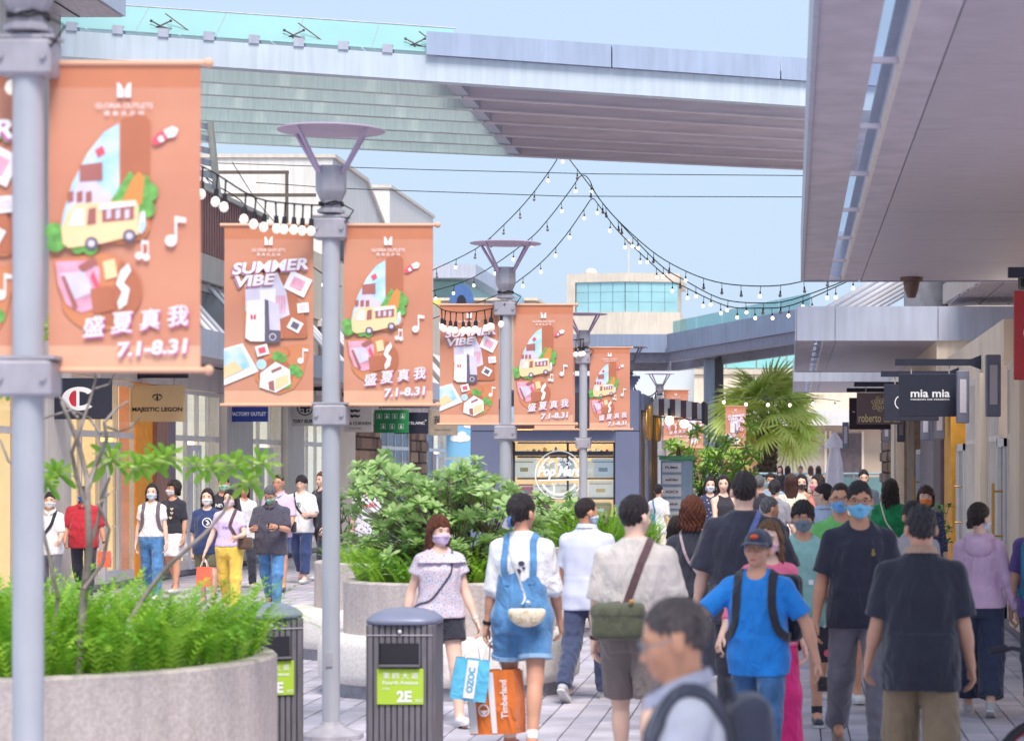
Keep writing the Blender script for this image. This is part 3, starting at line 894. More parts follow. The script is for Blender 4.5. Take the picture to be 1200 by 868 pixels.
q.box(gp, PW - gp, gp, PL - gp, -.02, 0, bev=.003)
PM = [q.build("paver", PV[i], pavement) for i in range(4)]
k = 0
for (yy, xx, i, j) in vis:
    if k < 4: o = PM[k]
    else:
        o = bpy.data.objects.new("paver", PM[(i * 7 + j * 3 + k // 5) % 4].data); COL.objects.link(o); o.parent = pavement
    o.location = (xx, yy, random.uniform(-.0015, .0015)); o.rotation_euler = (random.uniform(-.004, .004), random.uniform(-.004, .004), 0); k += 1
q = MB()
for (yy, xx, i, j) in cells:
    if (i, j) in vs_: continue
    z = random.uniform(-.0015, .0015); x0, x1, y0, y1 = xx + gp, xx + PW - gp, yy + gp, yy + PL - gp
    q.add([(x0, y0, z), (x1, y0, z), (x1, y1, z), (x0, y1, z), (x0, y0, -.02), (x1, y0, -.02), (x1, y1, -.02), (x0, y1, -.02)],
          [(0, 1, 2, 3), (0, 4, 5, 1), (1, 5, 6, 2), (2, 6, 7, 3), (3, 7, 4, 0)], random.choice((0, 0, 1, 2, 3)))
tag(q.build("paving", PV, pavement, rec=False), kind='stuff')

# ------------------------------------------------------------ shared materials
M_alu = mat("brushed_metal", (206, 198, 208), .42, .15, var=.22, scale=5, stretch=(.6, 9, 1), bump=.05, second=(178, 170, 182))
M_alu2 = mat("brushed_metal_dark", (190, 180, 190), .45, .2, var=.2, scale=4, stretch=(9, .6, 1))
M_fascia = mat("fascia_grey", (190, 194, 212), .45, .15, streak=.13, var=.05, scale=1.5)
M_fascia_in = mat("soffit_strip", (202, 194, 206), .5, .1, var=.12, scale=3)
M_post = mat("post_grey", (184, 186, 196), .45, .05, streak=.13, var=.06, scale=3, bump=.05)
M_clamp = mat("clamp_grey", (178, 173, 184), .5, .1, streak=.13, var=.1, scale=8)
M_head = mat("lamp_head", (186, 166, 192), .5, .1, var=.06, scale=4)
M_cream = mat("cream_render", (222, 208, 190), .85, streak=.13, var=.06, scale=1.2, bump=.1)
M_beige = mat("beige_render", (240, 222, 202), .85, streak=.13, var=.06, scale=1.5, bump=.1)
M_greyw = mat("grey_render", (222, 212, 204), .8, streak=.13, var=.06, scale=1.3, bump=.1)
M_white = mat("white_render", (228, 224, 222), .85, streak=.13, var=.04, scale=1, bump=.06)
M_stain = mat("stained_render", (196, 194, 192), .85, second=(164, 162, 160), scale=1.6, stretch=(3, 3, .15))
M_frame = mat("frame_alu", (230, 222, 218), .4, .15, var=.06, scale=4)
M_framew = mat("frame_white", (214, 214, 222), .45, .1, var=.04)
M_dark = mat("dark_blue_steel", (46, 48, 66), .5, .2, var=.1)
M_black = mat("black_rubber", (34, 32, 38), .6, var=.1)
M_gold = mat("brass", (206, 160, 92), .35, .6, var=.08)
M_wire = mat("wire_black", (30, 28, 36), .6, var=.05)
M_bulb_on = mat("bulb_lit", (255, 244, 226), .3, var=.02, emit=((255, 240, 215), 1.7))
M_bulb_big = mat("bulb_frosted", (240, 236, 228), .35, var=.03, emit=((255, 246, 230), .25))
M_bulb_off = mat("bulb_unlit", (150, 136, 140), .15, var=.05)
G_win = mat_glass("shop_glass", (225, 230, 234), .22)
G_teal = mat_glass("teal_glass", (166, 210, 210), .72, .12)
G_sky = mat_glass("skylight_glass", (236, 242, 250), .12, .2)
G_deck = mat_glass("roof_glass", (232, 240, 240), .35, .3)
M_corr = mat("corrugated_pink", (176, 128, 124), .6, .1, second=(150, 104, 106), scale=8, stretch=(4, 4, .4))
M_stone = [mat("stone%d" % i, c, .9, var=.2, scale=9, bump=.5) for i, c in enumerate(((150, 118, 98), (172, 140, 114), (120, 96, 84), (138, 120, 112)))]
M_mortar = mat("mortar", (96, 84, 78), .95)

# ------------------------------------------------------------ footbridge roof that crosses the street overhead
def bz(X): return 8.45 - .039 * (X + 7.74)             # underside of the near beam
def by(X, off): return 40 + .19 * (X + 7.74) * (1 - off / 14) + off
bridge = thing("footbridge_roof", "long pale footbridge roof crossing high above the street, glazed left half", "footbridge", (-6, 45, 0))
bridge_loc = Vector((-6, 45, 0))
def slab(mb, X0, X1, o0, o1, z0, z1, mi=0):
    vs = []
    for z in (z0, z1):
        for X, o in ((X0, o0), (X1, o0), (X1, o1), (X0, o1)): vs.append(Vector((X, by(X, o), bz(X) + z)) - bridge_loc)
    mb.add(vs, [(3, 2, 1, 0), (4, 5, 6, 7), (0, 1, 5, 4), (1, 2, 6, 5), (2, 3, 7, 6), (3, 0, 4, 7)], mi)
XD = -5.73
m = MB(); slab(m, -14.5, 1.6, 0, .32, 0, .42); m.build("beam", mat("beam_white", (206, 218, 232), .5, .05, streak=.13, var=.05, scale=1.2, stretch=(.4, 1, 1)), bridge)
for (a, b) in ((-6.08, -3.05), (-3.03, -.2), (-.18, 1.6)):
    m = MB(); slab(m, a, b, -.10, 3.0, .425, .81); m.build("cover_panel", mat("cover_blue_grey", (172, 186, 214), .45, .1, streak=.13, var=.05, scale=1), bridge)
M_pur = mat("purlin", (226, 216, 222), .6, .05, second=(206, 196, 206), scale=2, stretch=(.5, 1, 6))
M_purt = mat("purlin_tinted", (228, 234, 234), .7, second=(208, 220, 218), scale=5, stretch=(5, 1, .4))  # light falling through the glass roof put into a streaky pale teal
for off in (1.8, 3.3, 4.9, 6.7, 8.3, 9.9):
    m = MB(); slab(m, -14.5, XD - .01, off - .07, off + .07, .02, .50); slab(m, -14.5, XD - .01, off - .10, off + .10, -.005, .022); m.build("purlin", M_purt, bridge)
    m = MB(); slab(m, XD + .01, 1.6, off - .07, off + .07, .02, .50); slab(m, XD + .01, 1.6, off - .10, off + .10, -.005, .022); m.build("purlin", M_pur, bridge)
m = MB(); slab(m, XD + .02, 1.6, .33, 10.1, .505, .62); m.build("roof_deck", mat("roof_deck", (222, 212, 218), .7), bridge)
for i in range(6):
    a = -14.5 + (XD + 14.5) / 6 * i
    m = MB(); slab(m, a + .02, a + (XD + 14.5) / 6 - .02, .35, 10.1, .52, .54); m.build("glass_panel", G_deck, bridge)
m = MB(); slab(m, XD - .12, XD + .12, .33, 10.0, .03, .49); m.build("rib", M_fascia, bridge)
for i in range(7):                                        # leaning glass parapet with its brackets
    a = -14.4 + i * 1.24
    m = MB()
    pts = [(a, -.02, .48), (a + 1.22, -.02, .48), (a + 1.22, .75, 1.02), (a, .75, 1.02)]
    vs = [Vector((X, by(X, o), bz(X) + z)) - bridge_loc for X, o, z in pts]; vs += [v + Vector((0, .02, .02)) for v in vs]
    m.add(vs, [(3, 2, 1, 0), (4, 5, 6, 7), (0, 1, 5, 4), (1, 2, 6, 5), (2, 3, 7, 6), (3, 0, 4, 7)]); m.build("parapet_glass", G_teal, bridge)
    m = MB(); p0, p1 = [Vector((X, by(X, .75), bz(X) + 1.03)) - bridge_loc for X in (a, a + 1.23)]; m.tube([p0, p1], .016, 6); m.build("parapet_rail", M_clamp, bridge)
for i in range(12):
    a = -13.9 + i * .71
    m = MB(); slab(m, a, a + .16, -.03, .14, .42, .56); m.build("bracket", M_fascia, bridge)
for a in (-10.35, -8.25, -6.3):
    m = MB(); c0 = Vector((a, by(a, .1), bz(a) + .62)) - bridge_loc
    for k_ in range(4):
        t = c0 + Vector((.16 * (1 if k_ & 1 else -1), .05, .09 * (1 if k_ & 2 else -.6))); m.tube([c0, t], .014, 6); m.ball(t, .026, 6, 4)
    m.tube([c0, c0 + Vector((0, 0, -.12))], .018, 6)
    m.tube([c0 + Vector((.06, .1, .22)), c0 + Vector((.55, .1, -.14))], .012, 5); m.build("spider_fitting", mat("steel_dark", (92, 90, 92), .4, .5), bridge)

# ------------------------------------------------------------ canopies on the right
def canopy(label, y0, y1, zu, x0, x1, fh, n, rods=0, slot=True, ridge=None):
    c = thing("canopy", label, "canopy", (x0, y0, zu), 0, "metal canopies over the right-hand shops"); L = y1 - y0
    def B(nm, a, b, c_, d_, e, f_, m_, bev=0):
        q = MB(); q.box(a, b, c_, d_, e, f_, bev=bev); return q.build(nm, m_, c)
    w = x1 - x0
    step = L / n
    for i in range(n):
        a, b = i * step + .006, (i + 1) * step - .006
        B("fascia_panel", -.03, .0, a, b, -.02, fh, M_fascia)
        B("soffit_strip", .003, .32, a, b, 0, .03, M_fascia_in)
        if slot:
            B("skylight_pane", .325, .47, a + .02, b - .02, .035, .045, G_sky)
            q = MB(); q.prism([(.475, .0), (.50, .0), (.45, .075), (.47, .075)][:2] + [(.478, .06), (.455, .06)], a, b, 'y'); q.build("slot_cheek", M_frame, c)
            B("skylight_bar", .322, .475, b - .03, b + .03, .0, .03, M_fascia_in)
        B("soffit_strip", .50, .712, a, b, .0, .03, M_fascia_in)
        B("soffit_panel", .72, w, a, b, -.004, .03, M_alu)
    # front and back fascia
    sp = [.0, .69, (w + .69) / 2 + .1, w]
    for a, b in zip(sp[:-1], sp[1:]):
        B("fascia_panel", a + .005, b - .005, -.035, -.003, -.02, fh, M_fascia); B("fascia_panel", a + .005, b - .005, L + .003, L + .035, -.02, fh, M_fascia)
    B("roof_sheet", .5, w, .0, L, fh - .05, fh - .02, M_fascia)
    for i in range(rods):
        y = L * (i + .4) / rods
        q = MB(); q.tube([(.45, y, fh - .05), (2.55, y, fh + 1.15)], .055, 10); q.build("stay_rod", M_framew, c, 60)
    return c
canopy("nearest brushed metal canopy over the right-hand shops with a bright skylight slot", 3.1, 29.8, 4.25, .138, 3.6, .6, 10)
canopy("middle grey canopy with a wide fascia and white stay rods behind the nearest canopy", 43.7, 58.2, 4.25, .09, 4.3, .6, 6, rods=7)
canopy("farthest grey canopy beyond the middle one, above the distant signs", 64.5, 74, 4.25, .06, 4.3, .6, 4)
q = MB(); q.lathe([(.0, -.26), (.05, -.25), (.085, -.16), (.10, -.08), (.10, -.06), (.14, -.05), (.14, 0)], (0, 0, 0), 20)
o = q.build("dome_lamp", mat("lamp_brown", (120, 96, 92), .4, .3), None, 40); o.location = (1.45, 29.3, 4.25); tag(o, "small brown dome lamp under the far end of the nearest canopy", "lamp")
q = MB(); q.box(0, .35, -.2, .2, -.16, 0, bev=.02); o = q.build("speaker_box", M_black, None); o.location = (2.72, 28.9, 4.24); tag(o, "black box speaker under the nearest canopy by the red sign", "speaker")

# ------------------------------------------------------------ shops on the right
WX = 2.62
shops = thing("shop_row", "row of beige and grey shopfronts along the right side of the street", "shops", (WX, 20, 0))
def RB(nm, x0, x1, y0, y1, z0, z1, m_, bev=0., par=None):
    q = MB(); q.box(x0 - WX, x1 - WX, y0 - 20, y1 - 20, z0, z1, bev=bev); return q.build(nm, m_, par or shops)
RB("plinth", WX - .04, 6, 18, 66, 0, .12, mat("plinth_granite", (140, 136, 146), .6, var=.2, scale=30))
RB("header", WX + .40, 6, 18, 29.9, 3.2, 4.24, M_beige)
RB("header", WX, 6, 29.9, 43.6, 3.2, 3.78, M_beige)
RB("header", WX, 6, 43.75, 66.2, 3.2, 4.24, M_beige)
RB("wall", WX + .5, 6, 18, 37.9, 0, 3.2, mat("shop_inside", (222, 204, 186), .8, var=.25, scale=.8, emit=((255, 232, 204), .35)))  # wall glows by itself to brighten the view through the glass
def glazed(y0, y1, n, mull=M_frame):
    w = (y1 - y0) / n
    for i in range(n + 1):
        y = y0 + i * w
        RB("mullion", WX - .02, WX + .12, y - .03, y + .03, .12, 3.2, mull)
    RB("transom", WX - .015, WX + .10, y0, y1, 2.28, 2.35, mull); RB("transom", WX - .015, WX + .10, y0, y1, .12, .24, mull); RB("transom", WX - .015, WX + .1, y0, y1, 3.12, 3.2, mull)
    for i in range(n):
        RB("window_pane", WX + .04, WX + .05, y0 + i * w + .03, y0 + i * w + w - .03, .24, 2.28, G_win); RB("window_pane", WX + .04, WX + .05, y0 + i * w + .03, y0 + i * w + w - .03, 2.35, 3.12, G_win)
def shopdoor(y0, y1, m_=M_framew, out=.05):
    d = RB("door", WX - out, WX + .06, y0, y0 + .09, .12, 2.3, m_)
    q = MB(); q.box(-out, .06, y1 - 20 - .09, y1 - 20, .12, 2.3); q.box(-out, .06, y0 - 20, y1 - 20, 2.2, 2.3); q.box(-out, .06, y0 - 20, y1 - 20, .12, .3); q.build("door_frame", m_, d)
    RB("door_pane", WX, WX + .01, y0 + .09, y1 - .09, .3, 2.2, G_win, par=d).parent = d
    q = MB(); y = (y0 + y1) / 2 - 20
    q.tube([(-out - .09, y, 1.0), (-out - .09, y, 1.75)], .02, 8); q.tube([(-out - .09, y, 1.1), (.0, y, 1.1)], .014, 6); q.tube([(-out - .09, y, 1.65), (.0, y, 1.65)], .014, 6)
    q.build("handle", M_gold, d, 50)
glazed(20.5, 26.7, 7)
RB("pier", WX - .10, 5, 26.8, 28.0, .12, 3.2, M_beige)
glazed(28.05, 29.2, 3); shopdoor(29.25, 30.35); glazed(30.4, 32.05, 4)
RB("pier", WX - .12, 5, 32.1, 33.0, .12, 3.2, M_beige)
glazed(33.1, 36.2, 7); shopdoor(36.25, 37.9)
RB("panel", WX - .12, 5, 38.0, 39.7, .12, 3.2, mat("ochre_panel", (224, 166, 62), .6))
RB("panel", WX - .18, 5, 39.72, 41.7, .12, 3.2, mat("plum_panel", (98, 88, 98), .6))
RB("panel", WX - .14, 5, 41.9, 46.7, .12, 3.2, mat("slate_panel", (140, 134, 146), .7, scale=4, stretch=(1, 1, 6)))
shopdoor(47.0, 49.2, out=.1)
RB("panel", WX - .10, 5, 49.8, 53, .12, 3.2, mat("brown_tile", (150, 124, 104), .7, var=.25, scale=5))
RB("panel", WX - .12, 5, 53.8, 58.4, .12, 3.2, mat("peach_render", (222, 190, 162), .8))
RB("pier", WX - .14, 5, 58.5, 60.6, .12, 3.2, M_beige)
def stonework(parent, x0, y0, y1, z1, face, nrow, ncol, off):
    """rough stones proud of a mortar core, on the side and front faces"""
    h = z1 / nrow
    for r in range(nrow):
        for c in range(ncol):
            w = (y1 - y0) / ncol; sh = (w * .5 if r % 2 else 0)
            a, b = max(y0, y0 + c * w + sh - w * .25), min(y1, y0 + (c + 1) * w + sh - w * .25)
            if b - a < .08: continue
            q = MB(); pr = random.uniform(.02, .07)
            if face > 0: q.box(x0 - .02, x0 + pr, a + .02, b - .02, r * h + .12 + .015, (r + 1) * h + .12 - .015, bev=.025)
            else: q.box(x0 - pr, x0 + .02, a + .02, b - .02, r * h + .12 + .015, (r + 1) * h + .12 - .015, bev=.025)
            q.build("stone", random.choice(M_stone), parent)
RB("stone_pier", WX - .16, 5, 60.8, 66.2, .12, 3.2, M_mortar)
stonework(shops, -.16, 60.8 - 20, 66.2 - 20, 3.08, -1, 11, 3, 0)
q = MB()
for r in range(11):
    for c in range(2):
        a = -.22 + c * .42 - (.18 if r % 2 else 0)
        q2 = MB(); q2.box(max(-.2, a) + .01, a + .40, 60.8 - 20 - random.uniform(.03, .08), 60.8 - 20 + .02, r * .28 + .135, r * .28 + .28 + .105, bev=.02); q2.build("stone", random.choice(M_stone), shops)
# upper storeys behind the canopies
up = thing("upper_building", "beige upper storey with an ochre stripe and round bay above the right canopies", "building", (3.2, 47, 4.86))
q = MB(); q.box(.2, 6, 0, 26, -.5, 5); q.build("wall", M_cream, up)
q = MB(); q.box(.12, .2, 1, 4.4, -.2, 4); q.build("panel", MATS["ochre_panel"], up)
q = MB(); q.lathe([(.0, .55), (.62, .55), (.70, .62), (.70, 1.3), (.62, 1.36), (0, 1.36)], (.0, 7.0, 0), 28); q.build("round_bay", mat("bay_grey", (176, 172, 178), .6), up, 40)
q = MB(); q.lathe([(.0, -.3), (.5, -.3), (.55, -.1), (.55, .55), (0, .55)], (-.45, 9.0, 0), 24); q.build("round_bay", MATS["bay_grey"], up, 40)
for i in range(4):
    q = MB(); q.box(.12, .21, 5.2 + i * 3, 6.4 + i * 3, .2, 1.6); q.build("window", M_dark, up)
sl = thing("roof_overhang", "dark tiled soffit of an upper roof over the right-hand shops", "roof", (2.87, 36, 5.02))
base = [(0, 10), (.31, 3.7), (.7, .0), (5, 0), (5, 10)]
q = MB(); q.prism(base, .03, .4, 'z'); q.build("roof_slab", M_greyw, sl)
for i in range(8):
    for j in range(4):
        xa, xb = .12 + j * .55, .12 + (j + 1) * .55 - .02; ya, yb = i * 1.25 + .02, (i + 1) * 1.25
        ex_ = np.interp((ya + yb) / 2, [0, 3.7, 10], [.7, .31, 0])
        if xb < ex_ + .1: continue
        q = MB(); q.box(max(xa, ex_), xb, ya, yb, -.005, .025); q.build("soffit_tile", M_alu2, sl)

# ------------------------------------------------------------ shops on the left
LX = -10.97
left = thing("shop_row", "row of tall glazed shopfronts along the left side of the street", "shops", (LX, 25, 0))
def LB(nm, out, depth, y0, y1, z0, z1, m_, bev=0., par=None):
    q = MB(); q.box(-depth, out, y0 - 25, y1 - 25, z0, z1, bev=bev); o = q.build(nm, m_, left)
    if par: o.parent = par
    return o
M_inY = mat("shop_lit_yellow", (246, 216, 156), .7, var=.25, scale=.7, emit=((255, 208, 130), .9))  # interior wall emits; yellow shop lighting put into its material
M_inW = mat("shop_lit_white", (232, 222, 204), .7, var=.35, scale=.6, emit=((252, 238, 212), .75))  # same self-glowing interior in warm white
LB("plinth", .03, 3, 25, 84, 0, .10, MATS["plinth_granite"])
def lglazed(y0, y1, n, inside, door=None, mull=M_frame):
    w = (y1 - y0) / n
    LB("shop_interior", -.22, .4, y0, y1, 0, 3.35, inside)
    dr = None
    if door is not None:
        dr = LB("door", .10, -.02, y0 + door * w + .04, y0 + door * w + .16, .1, 2.35, M_framew)
    for i in range(n + 1):
        y = y0 + i * w
        LB("mullion", .03, .04, y - .03, y + .03, .1, 3.35, mull)
        if i < n and i != door:
            LB("window_pane", .01, .0, y + .035, y + w - .035, .26, 2.42, G_win)
        if i < n: LB("window_pane", .01, .0, y + .035, y + w - .035, 2.52, 3.27, G_win)
        if i < n and i == door:
            LB("door_pane", .05, -.04, y + .16, y + w - .16, .3, 2.25, G_win, par=dr)
            q = MB(); a, b = y - 25 + .04, y - 25 + w - .04
            q.box(.02, .1, b - .12, b, .1, 2.35); q.box(.02, .1, a + .121, b - .121, 2.25, 2.35); q.box(.02, .1, a + .121, b - .121, .1, .3); q.build("door_frame", M_framew, dr)
            q = MB(); yy = (a + b) / 2; q.tube([(.17, yy, .95), (.17, yy, 1.6)], .02, 8); q.tube([(.17, yy, 1.0), (.08, yy, 1.0)], .013, 6); q.tube([(.17, yy, 1.55), (.08, yy, 1.55)], .013, 6); q.build("handle", M_frame, dr, 50)
    for z0, z1 in ((.1, .26), (2.42, 2.52), (3.27, 3.35)): LB("transom", .025, .03, y0, y1, z0, z1, mull)
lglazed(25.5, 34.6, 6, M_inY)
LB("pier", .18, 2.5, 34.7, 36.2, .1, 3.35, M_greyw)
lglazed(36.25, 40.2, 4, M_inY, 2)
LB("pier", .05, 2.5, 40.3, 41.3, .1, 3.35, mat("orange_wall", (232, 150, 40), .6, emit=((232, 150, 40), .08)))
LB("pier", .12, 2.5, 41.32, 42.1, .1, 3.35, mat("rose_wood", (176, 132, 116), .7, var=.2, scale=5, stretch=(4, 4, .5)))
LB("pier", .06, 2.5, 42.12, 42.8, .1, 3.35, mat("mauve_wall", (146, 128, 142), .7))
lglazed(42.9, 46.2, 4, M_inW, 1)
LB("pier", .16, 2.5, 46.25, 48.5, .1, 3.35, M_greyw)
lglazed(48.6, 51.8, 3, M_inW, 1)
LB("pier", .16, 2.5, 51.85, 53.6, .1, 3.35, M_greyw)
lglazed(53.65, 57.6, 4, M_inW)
LB("pier", .14, 2.5, 57.65, 60, .1, 3.35, M_cream)
for a, b in ((60.1, 64.2), (69.2, 72.4)):
    LB("stone_pier", .04, 2.5, a, b, .1, 3.35, M_mortar); stonework(left, .04, a - 25, b - 25, 3.25, 1, 10, max(3, int((b - a) / .8)), 0)
lglazed(64.3, 69.1, 4, M_inW)
lglazed(72.5, 76.5, 3, M_inW, 1)
LB("header", .10, 3, 25, 84, 3.36, 3.80, M_greyw)
LB("wall", .0, 3, 25, 84, 3.81, 5.35, mat("taupe_wall", (176, 158, 142), .8, var=.1, scale=2))
for a, b in ((41, 43.5), (44.5, 47), (49, 52), (56, 59)):
    LB("window", .05, .0, a, b, 4.15, 5.2, mat("dark_window", (104, 92, 96), .3, var=.2)); LB("window_frame", .09, .0, a - .1, b + .1, 5.2, 5.34, M_greyw)
LB("band", .22, 3, 36.4, 50, 5.36, 5.85, M_greyw)
q = MB()
for i in range(68):                                           # corrugated cladding
    y = 36.4 - 25 + i * .2; q.box(0.0, .09, y, y + .11, 5.86, 7.05)
q.box(-3, .0, 11.4, 25, 5.86, 7.0); q.build("corrugated_cladding", M_corr, left)
LB("roof_edge", .16, 3, 36.4, 50, 7.06, 7.14, M_greyw)
LB("wall", .02, 3, 50.05, 84, 5.36, 6.9, M_cream)
LB("tower", .10, 6, 22, 35.95, 3.82, 16, M_stain)
LB("spandrel", .2, .0, 25, 35.9, 3.0, 3.35, M_greyw)
for a, b, lab in ((36.2, 47.8, 0), (48.2, 62, 1), (62.4, 76, 2)):     # long flat canopies with stay rods
    c = thing("canopy", ("nearest", "second", "third")[lab] + " slim grey canopy with stay rods over the left-hand shops", "canopy", (LX, a, 3.82), 0, "slim canopies over the left-hand shops")
    q = MB(); q.box(.12, 1.12, 0, b - a, 0, .06); q.build("soffit", M_alu2, c)
    n = max(3, int((b - a) / 3))
    for i in range(n):
        q = MB(); w = (b - a) / n; q.box(1.122, 1.16, i * w + .006, i * w + w - .006, -.02, .44); q.build("fascia_panel", M_fascia, c)
    q = MB(); q.box(.12, 1.121, -.03, 0, -.02, .44); q.build("fascia_panel", M_fascia, c)
    q = MB(); q.box(.12, 1.121, 0.001, b - a, .36, .4); q.build("roof_sheet", M_fascia, c)
    for i in range(n):
        for t in range(3):
            y = (b - a) / n * (i + .3) + t * .55
            q = MB(); q.tube([(.04, y, 1.55), (1.05, y, .42)], .045, 8); q.build("stay_rod", M_framew, c, 60)
c = thing("overhang", "grey roof overhang with a dark groove at the top left corner", "roof", (-11.5, 28, 8.35))
q = MB(); q.box(-2, 1.58, 0, 8, .3, .8); q.build("roof_slab", M_fascia, c)
q = MB(); q.box(-2, 1.54, .05, 7.95, .28, .298); q.build("soffit", M_alu2, c)
q = MB(); q.box(.9, .93, .1, 7.9, .27, .279); q.build("groove", M_black, c)
# canopy frame and lattice beside the bridge on the left
c = thing("steel_frame", "stepped grey steel louvres under the left end of the footbridge roof", "frame", (-11.6, 47, 6.9))
for i in range(8):
    q = MB(); q.obox((-.05 + i * .025, .3, 1.75 - i * .24), (.22, 0, -.05), (0, .25, .02), (0, -.01, .06)); q.build("louvre", M_fascia, c)
q = MB(); q.bar((.17, .4, 2.0), (.40, .4, -.2), .10, .2); q.build("stringer", M_greyw, c)
q = MB(); q.tube([(0, 0, 0), (.08, -.1, .03), (.35, -.15, .07)], [.05, .06, .05], 8); q.ball((-.02, .0, 0), .05); o = q.build("wall_lamp", M_black, None, 50); o.location = (-10.88, 42.6, 6.05); tag(o, "small black spotlight on the pink corrugated wall", "lamp")

# cream building with roof terrace beyond, and others behind the left row
b_ = thing("cream_building", "cream building with a sloping parapet behind the left-hand shops", "building", (-11.0, 58, 0))
q = MB(); q.prism([(0, 0), (8, 0), (8, 8.1), (4.5, 9.3), (0, 9.35)], -12, -.02, 'x'); q.build("wall", M_white, b_)
q = MB(); q.box(-12, .02, 8, 16, 0, 9.55); q.build("wall", mat("white_render_b", (226, 220, 218), .85, var=.04), b_)
q = MB(); q.prism([(-.05, 9.36), (4.5, 9.31), (8, 8.11), (8.02, 8.2), (4.52, 9.4), (-.05, 9.45)], -12, .06, 'x'); q.build("coping", M_greyw, b_)
q = MB(); q.box(-12, .08, 7.95, 16.05, 9.56, 9.64); q.build("coping", M_greyw, b_)
for i, (a, z0, z1) in enumerate(((-3, 7.0, 7.6), (1.5, 5.6, 6.3), (5, 4.5, 5.6))):
    q = MB(); q.box(-.018, .05, a + 3, a + 5, z0, z1); q.build("window", M_dark, b_)
c = thing("pergola", "thin brown metal frame on the roof behind the string bulbs", "frame", (-12.4, 52, 6.9))
for x0 in (0, 1.5):
    q = MB(); q.box(x0, x0 + .06, 0, .06, 0, 1.35); q.build("post", mat("pergola_brown", (110, 98, 90), .5), c)
q = MB(); q.box(-1.2, 1.57, 0.001, .059, 1.351, 1.42); q.build("rail", MATS["pergola_brown"], c)
q = MB(); q.box(-1.2, 2.0, .8, .86, .95, 1.02); q.build("rail", MATS["pergola_brown"], c)
# distant: teal glass pavilion
b_ = thing("glass_pavilion", "teal glass pavilion with a flat grey roof behind the banners", "building", (-15.4, 96, 0))
q = MB(); q.box(-6, 2.35, 0, 10, 7.2, 9.35); q.build("wall", mat("pavilion_core", (150, 200, 200), .5), b_)
for i in range(6):
    q = MB(); q.box(-6 + i * 1.39 + .03, -6 + (i + 1) * 1.39 - .03, -.06, -.02, 7.3, 9.3); q.build("window_pane", G_teal, b_)
    q = MB(); q.box(-6 + i * 1.39 - .03, -6 + i * 1.39 + .03, -.09, -.01, 7.2, 9.35); q.build("mullion", M_framew, b_)
q = MB(); q.box(-7, 3.0, -1.2, 11, 9.36, 9.9); q.build("roof", M_fascia, b_)
b_ = thing("tan_building", "tan block with a blue cartoon fish sign on its top edge", "building", (-13.6, 88, 0))
q = MB(); q.box(-8, 4.3, 0, 6, 0, 8.0); q.build("wall", mat("tan_wall", (198, 176, 158), .85, streak=.13, var=.1, scale=1.2), b_)
q = MB(); q.box(-8, 4.35, -.05, 6, 8.0, 8.1); q.build("coping", M_beige, b_)
sg = thing("roof_sign", "rounded blue sign shapes on the tan wall above the left banner", "sign", (-12.0, 87.8, 7.65))
q = MB(); q.prism(circ(0, .2, .45, 14, R(0), R(180), .75) + [(-.45, -.1), (.45, -.1)], 0, .1); q.build("panel", mat("sign_blue", (84, 118, 176), .5), sg)
q = MB(); q.prism(circ(1.0, .1, .3, 12, ry=.16), 0, .1); q.build("panel", MATS["sign_blue"], sg)
q = MB(); q.prism(circ(.0, .25, .18, 10, ry=.3), -.02, -.001); q.build("mark", M_dark, sg)
q = MB(); q.prism(circ(2.0, .25, .28, 12, ry=.36), 0, .1); q.build("panel", mat("sign_grey", (150, 180, 200), .5), sg)
sg = thing("poster_board", "yellow and white board with big blue letters between the banners", "sign", (-13.2, 86, 5.7))
q = MB(); q.box(-.5, .7, 0, .08, 0, 2.2); q.build("panel", mat("board_yellow", (236, 222, 110), .6), sg)
q = MB(); q.box(-.5, .7, -.01, -.002, .85, 1.6); q.build("panel", M_white, sg)
for w_, v, mm in (("NC", 1.2, "sign_blue"), ("Y C", .45, "board_letters")):
    q = MB(); put_text(q, w_, ((0, -.015, 0), (1, 0, 0), (0, 0, 1), (0, -1, 0)), .12, v, height=.55, bold=.03); q.build("lettering", MATS.get(mm) or mat(mm, (240, 240, 240)), sg)
# far white block with the ribbon window
b_ = thing("far_building", "far white building with a wide turquoise ribbon window", "building", (-10.5, 152, 0))
fl_ = [(-3.75, 1.0), (0, 0), (3.45, .5), (3.45, 9), (-3.75, 9)]
q = MB(); q.prism(fl_, 0, 11.7, 'z'); q.prism(fl_, 13.6, 14.15, 'z'); q.prism([(-3.6, 1.6), (0, .7), (3.2, 1.2), (3.2, 8), (-3.6, 8)], 11.7, 13.6, 'z'); q.build("wall", M_cream, b_)
q = MB(); q.prism([(-3.75, 1.0), (-3.2, .85), (-3.2, 3), (-3.75, 3)], 11.7, 13.6, 'z'); q.build("pier", M_cream, b_)
for (xa, ya, xb, yb) in ((-3.15, .95, 0, .12), (.02, .12, 3.3, .6)):
    for i in range(4):
        for j in range(3):
            u0, u1 = i / 4 + .004, (i + 1) / 4 - .004; z0 = 11.7 + j * .63 + .012; z1 = z0 + .61
            a = Vector((xa + (xb - xa) * u0, ya + (yb - ya) * u0, 0)); b = Vector((xa + (xb - xa) * u1, ya + (yb - ya) * u1, 0))
            q = MB(); vs = [a + Vector((0, 0, z0)), b + Vector((0, 0, z0)), b + Vector((0, 0, z1)), a + Vector((0, 0, z1))]; vs += [v + Vector((0, .06, 0)) for v in vs]
            q.add(vs, [(0, 1, 2, 3), (7, 6, 5, 4), (0, 4, 5, 1), (1, 5, 6, 2), (2, 6, 7, 3), (3, 7, 4, 0)]); q.build("window_pane", mat("far_glass", (160, 206, 212), .25, var=.1, scale=.6), b_)
q = MB(); q.box(-3.8, 8, -.2, 9, 0, 9.0); q.build("wall", M_white, b_)
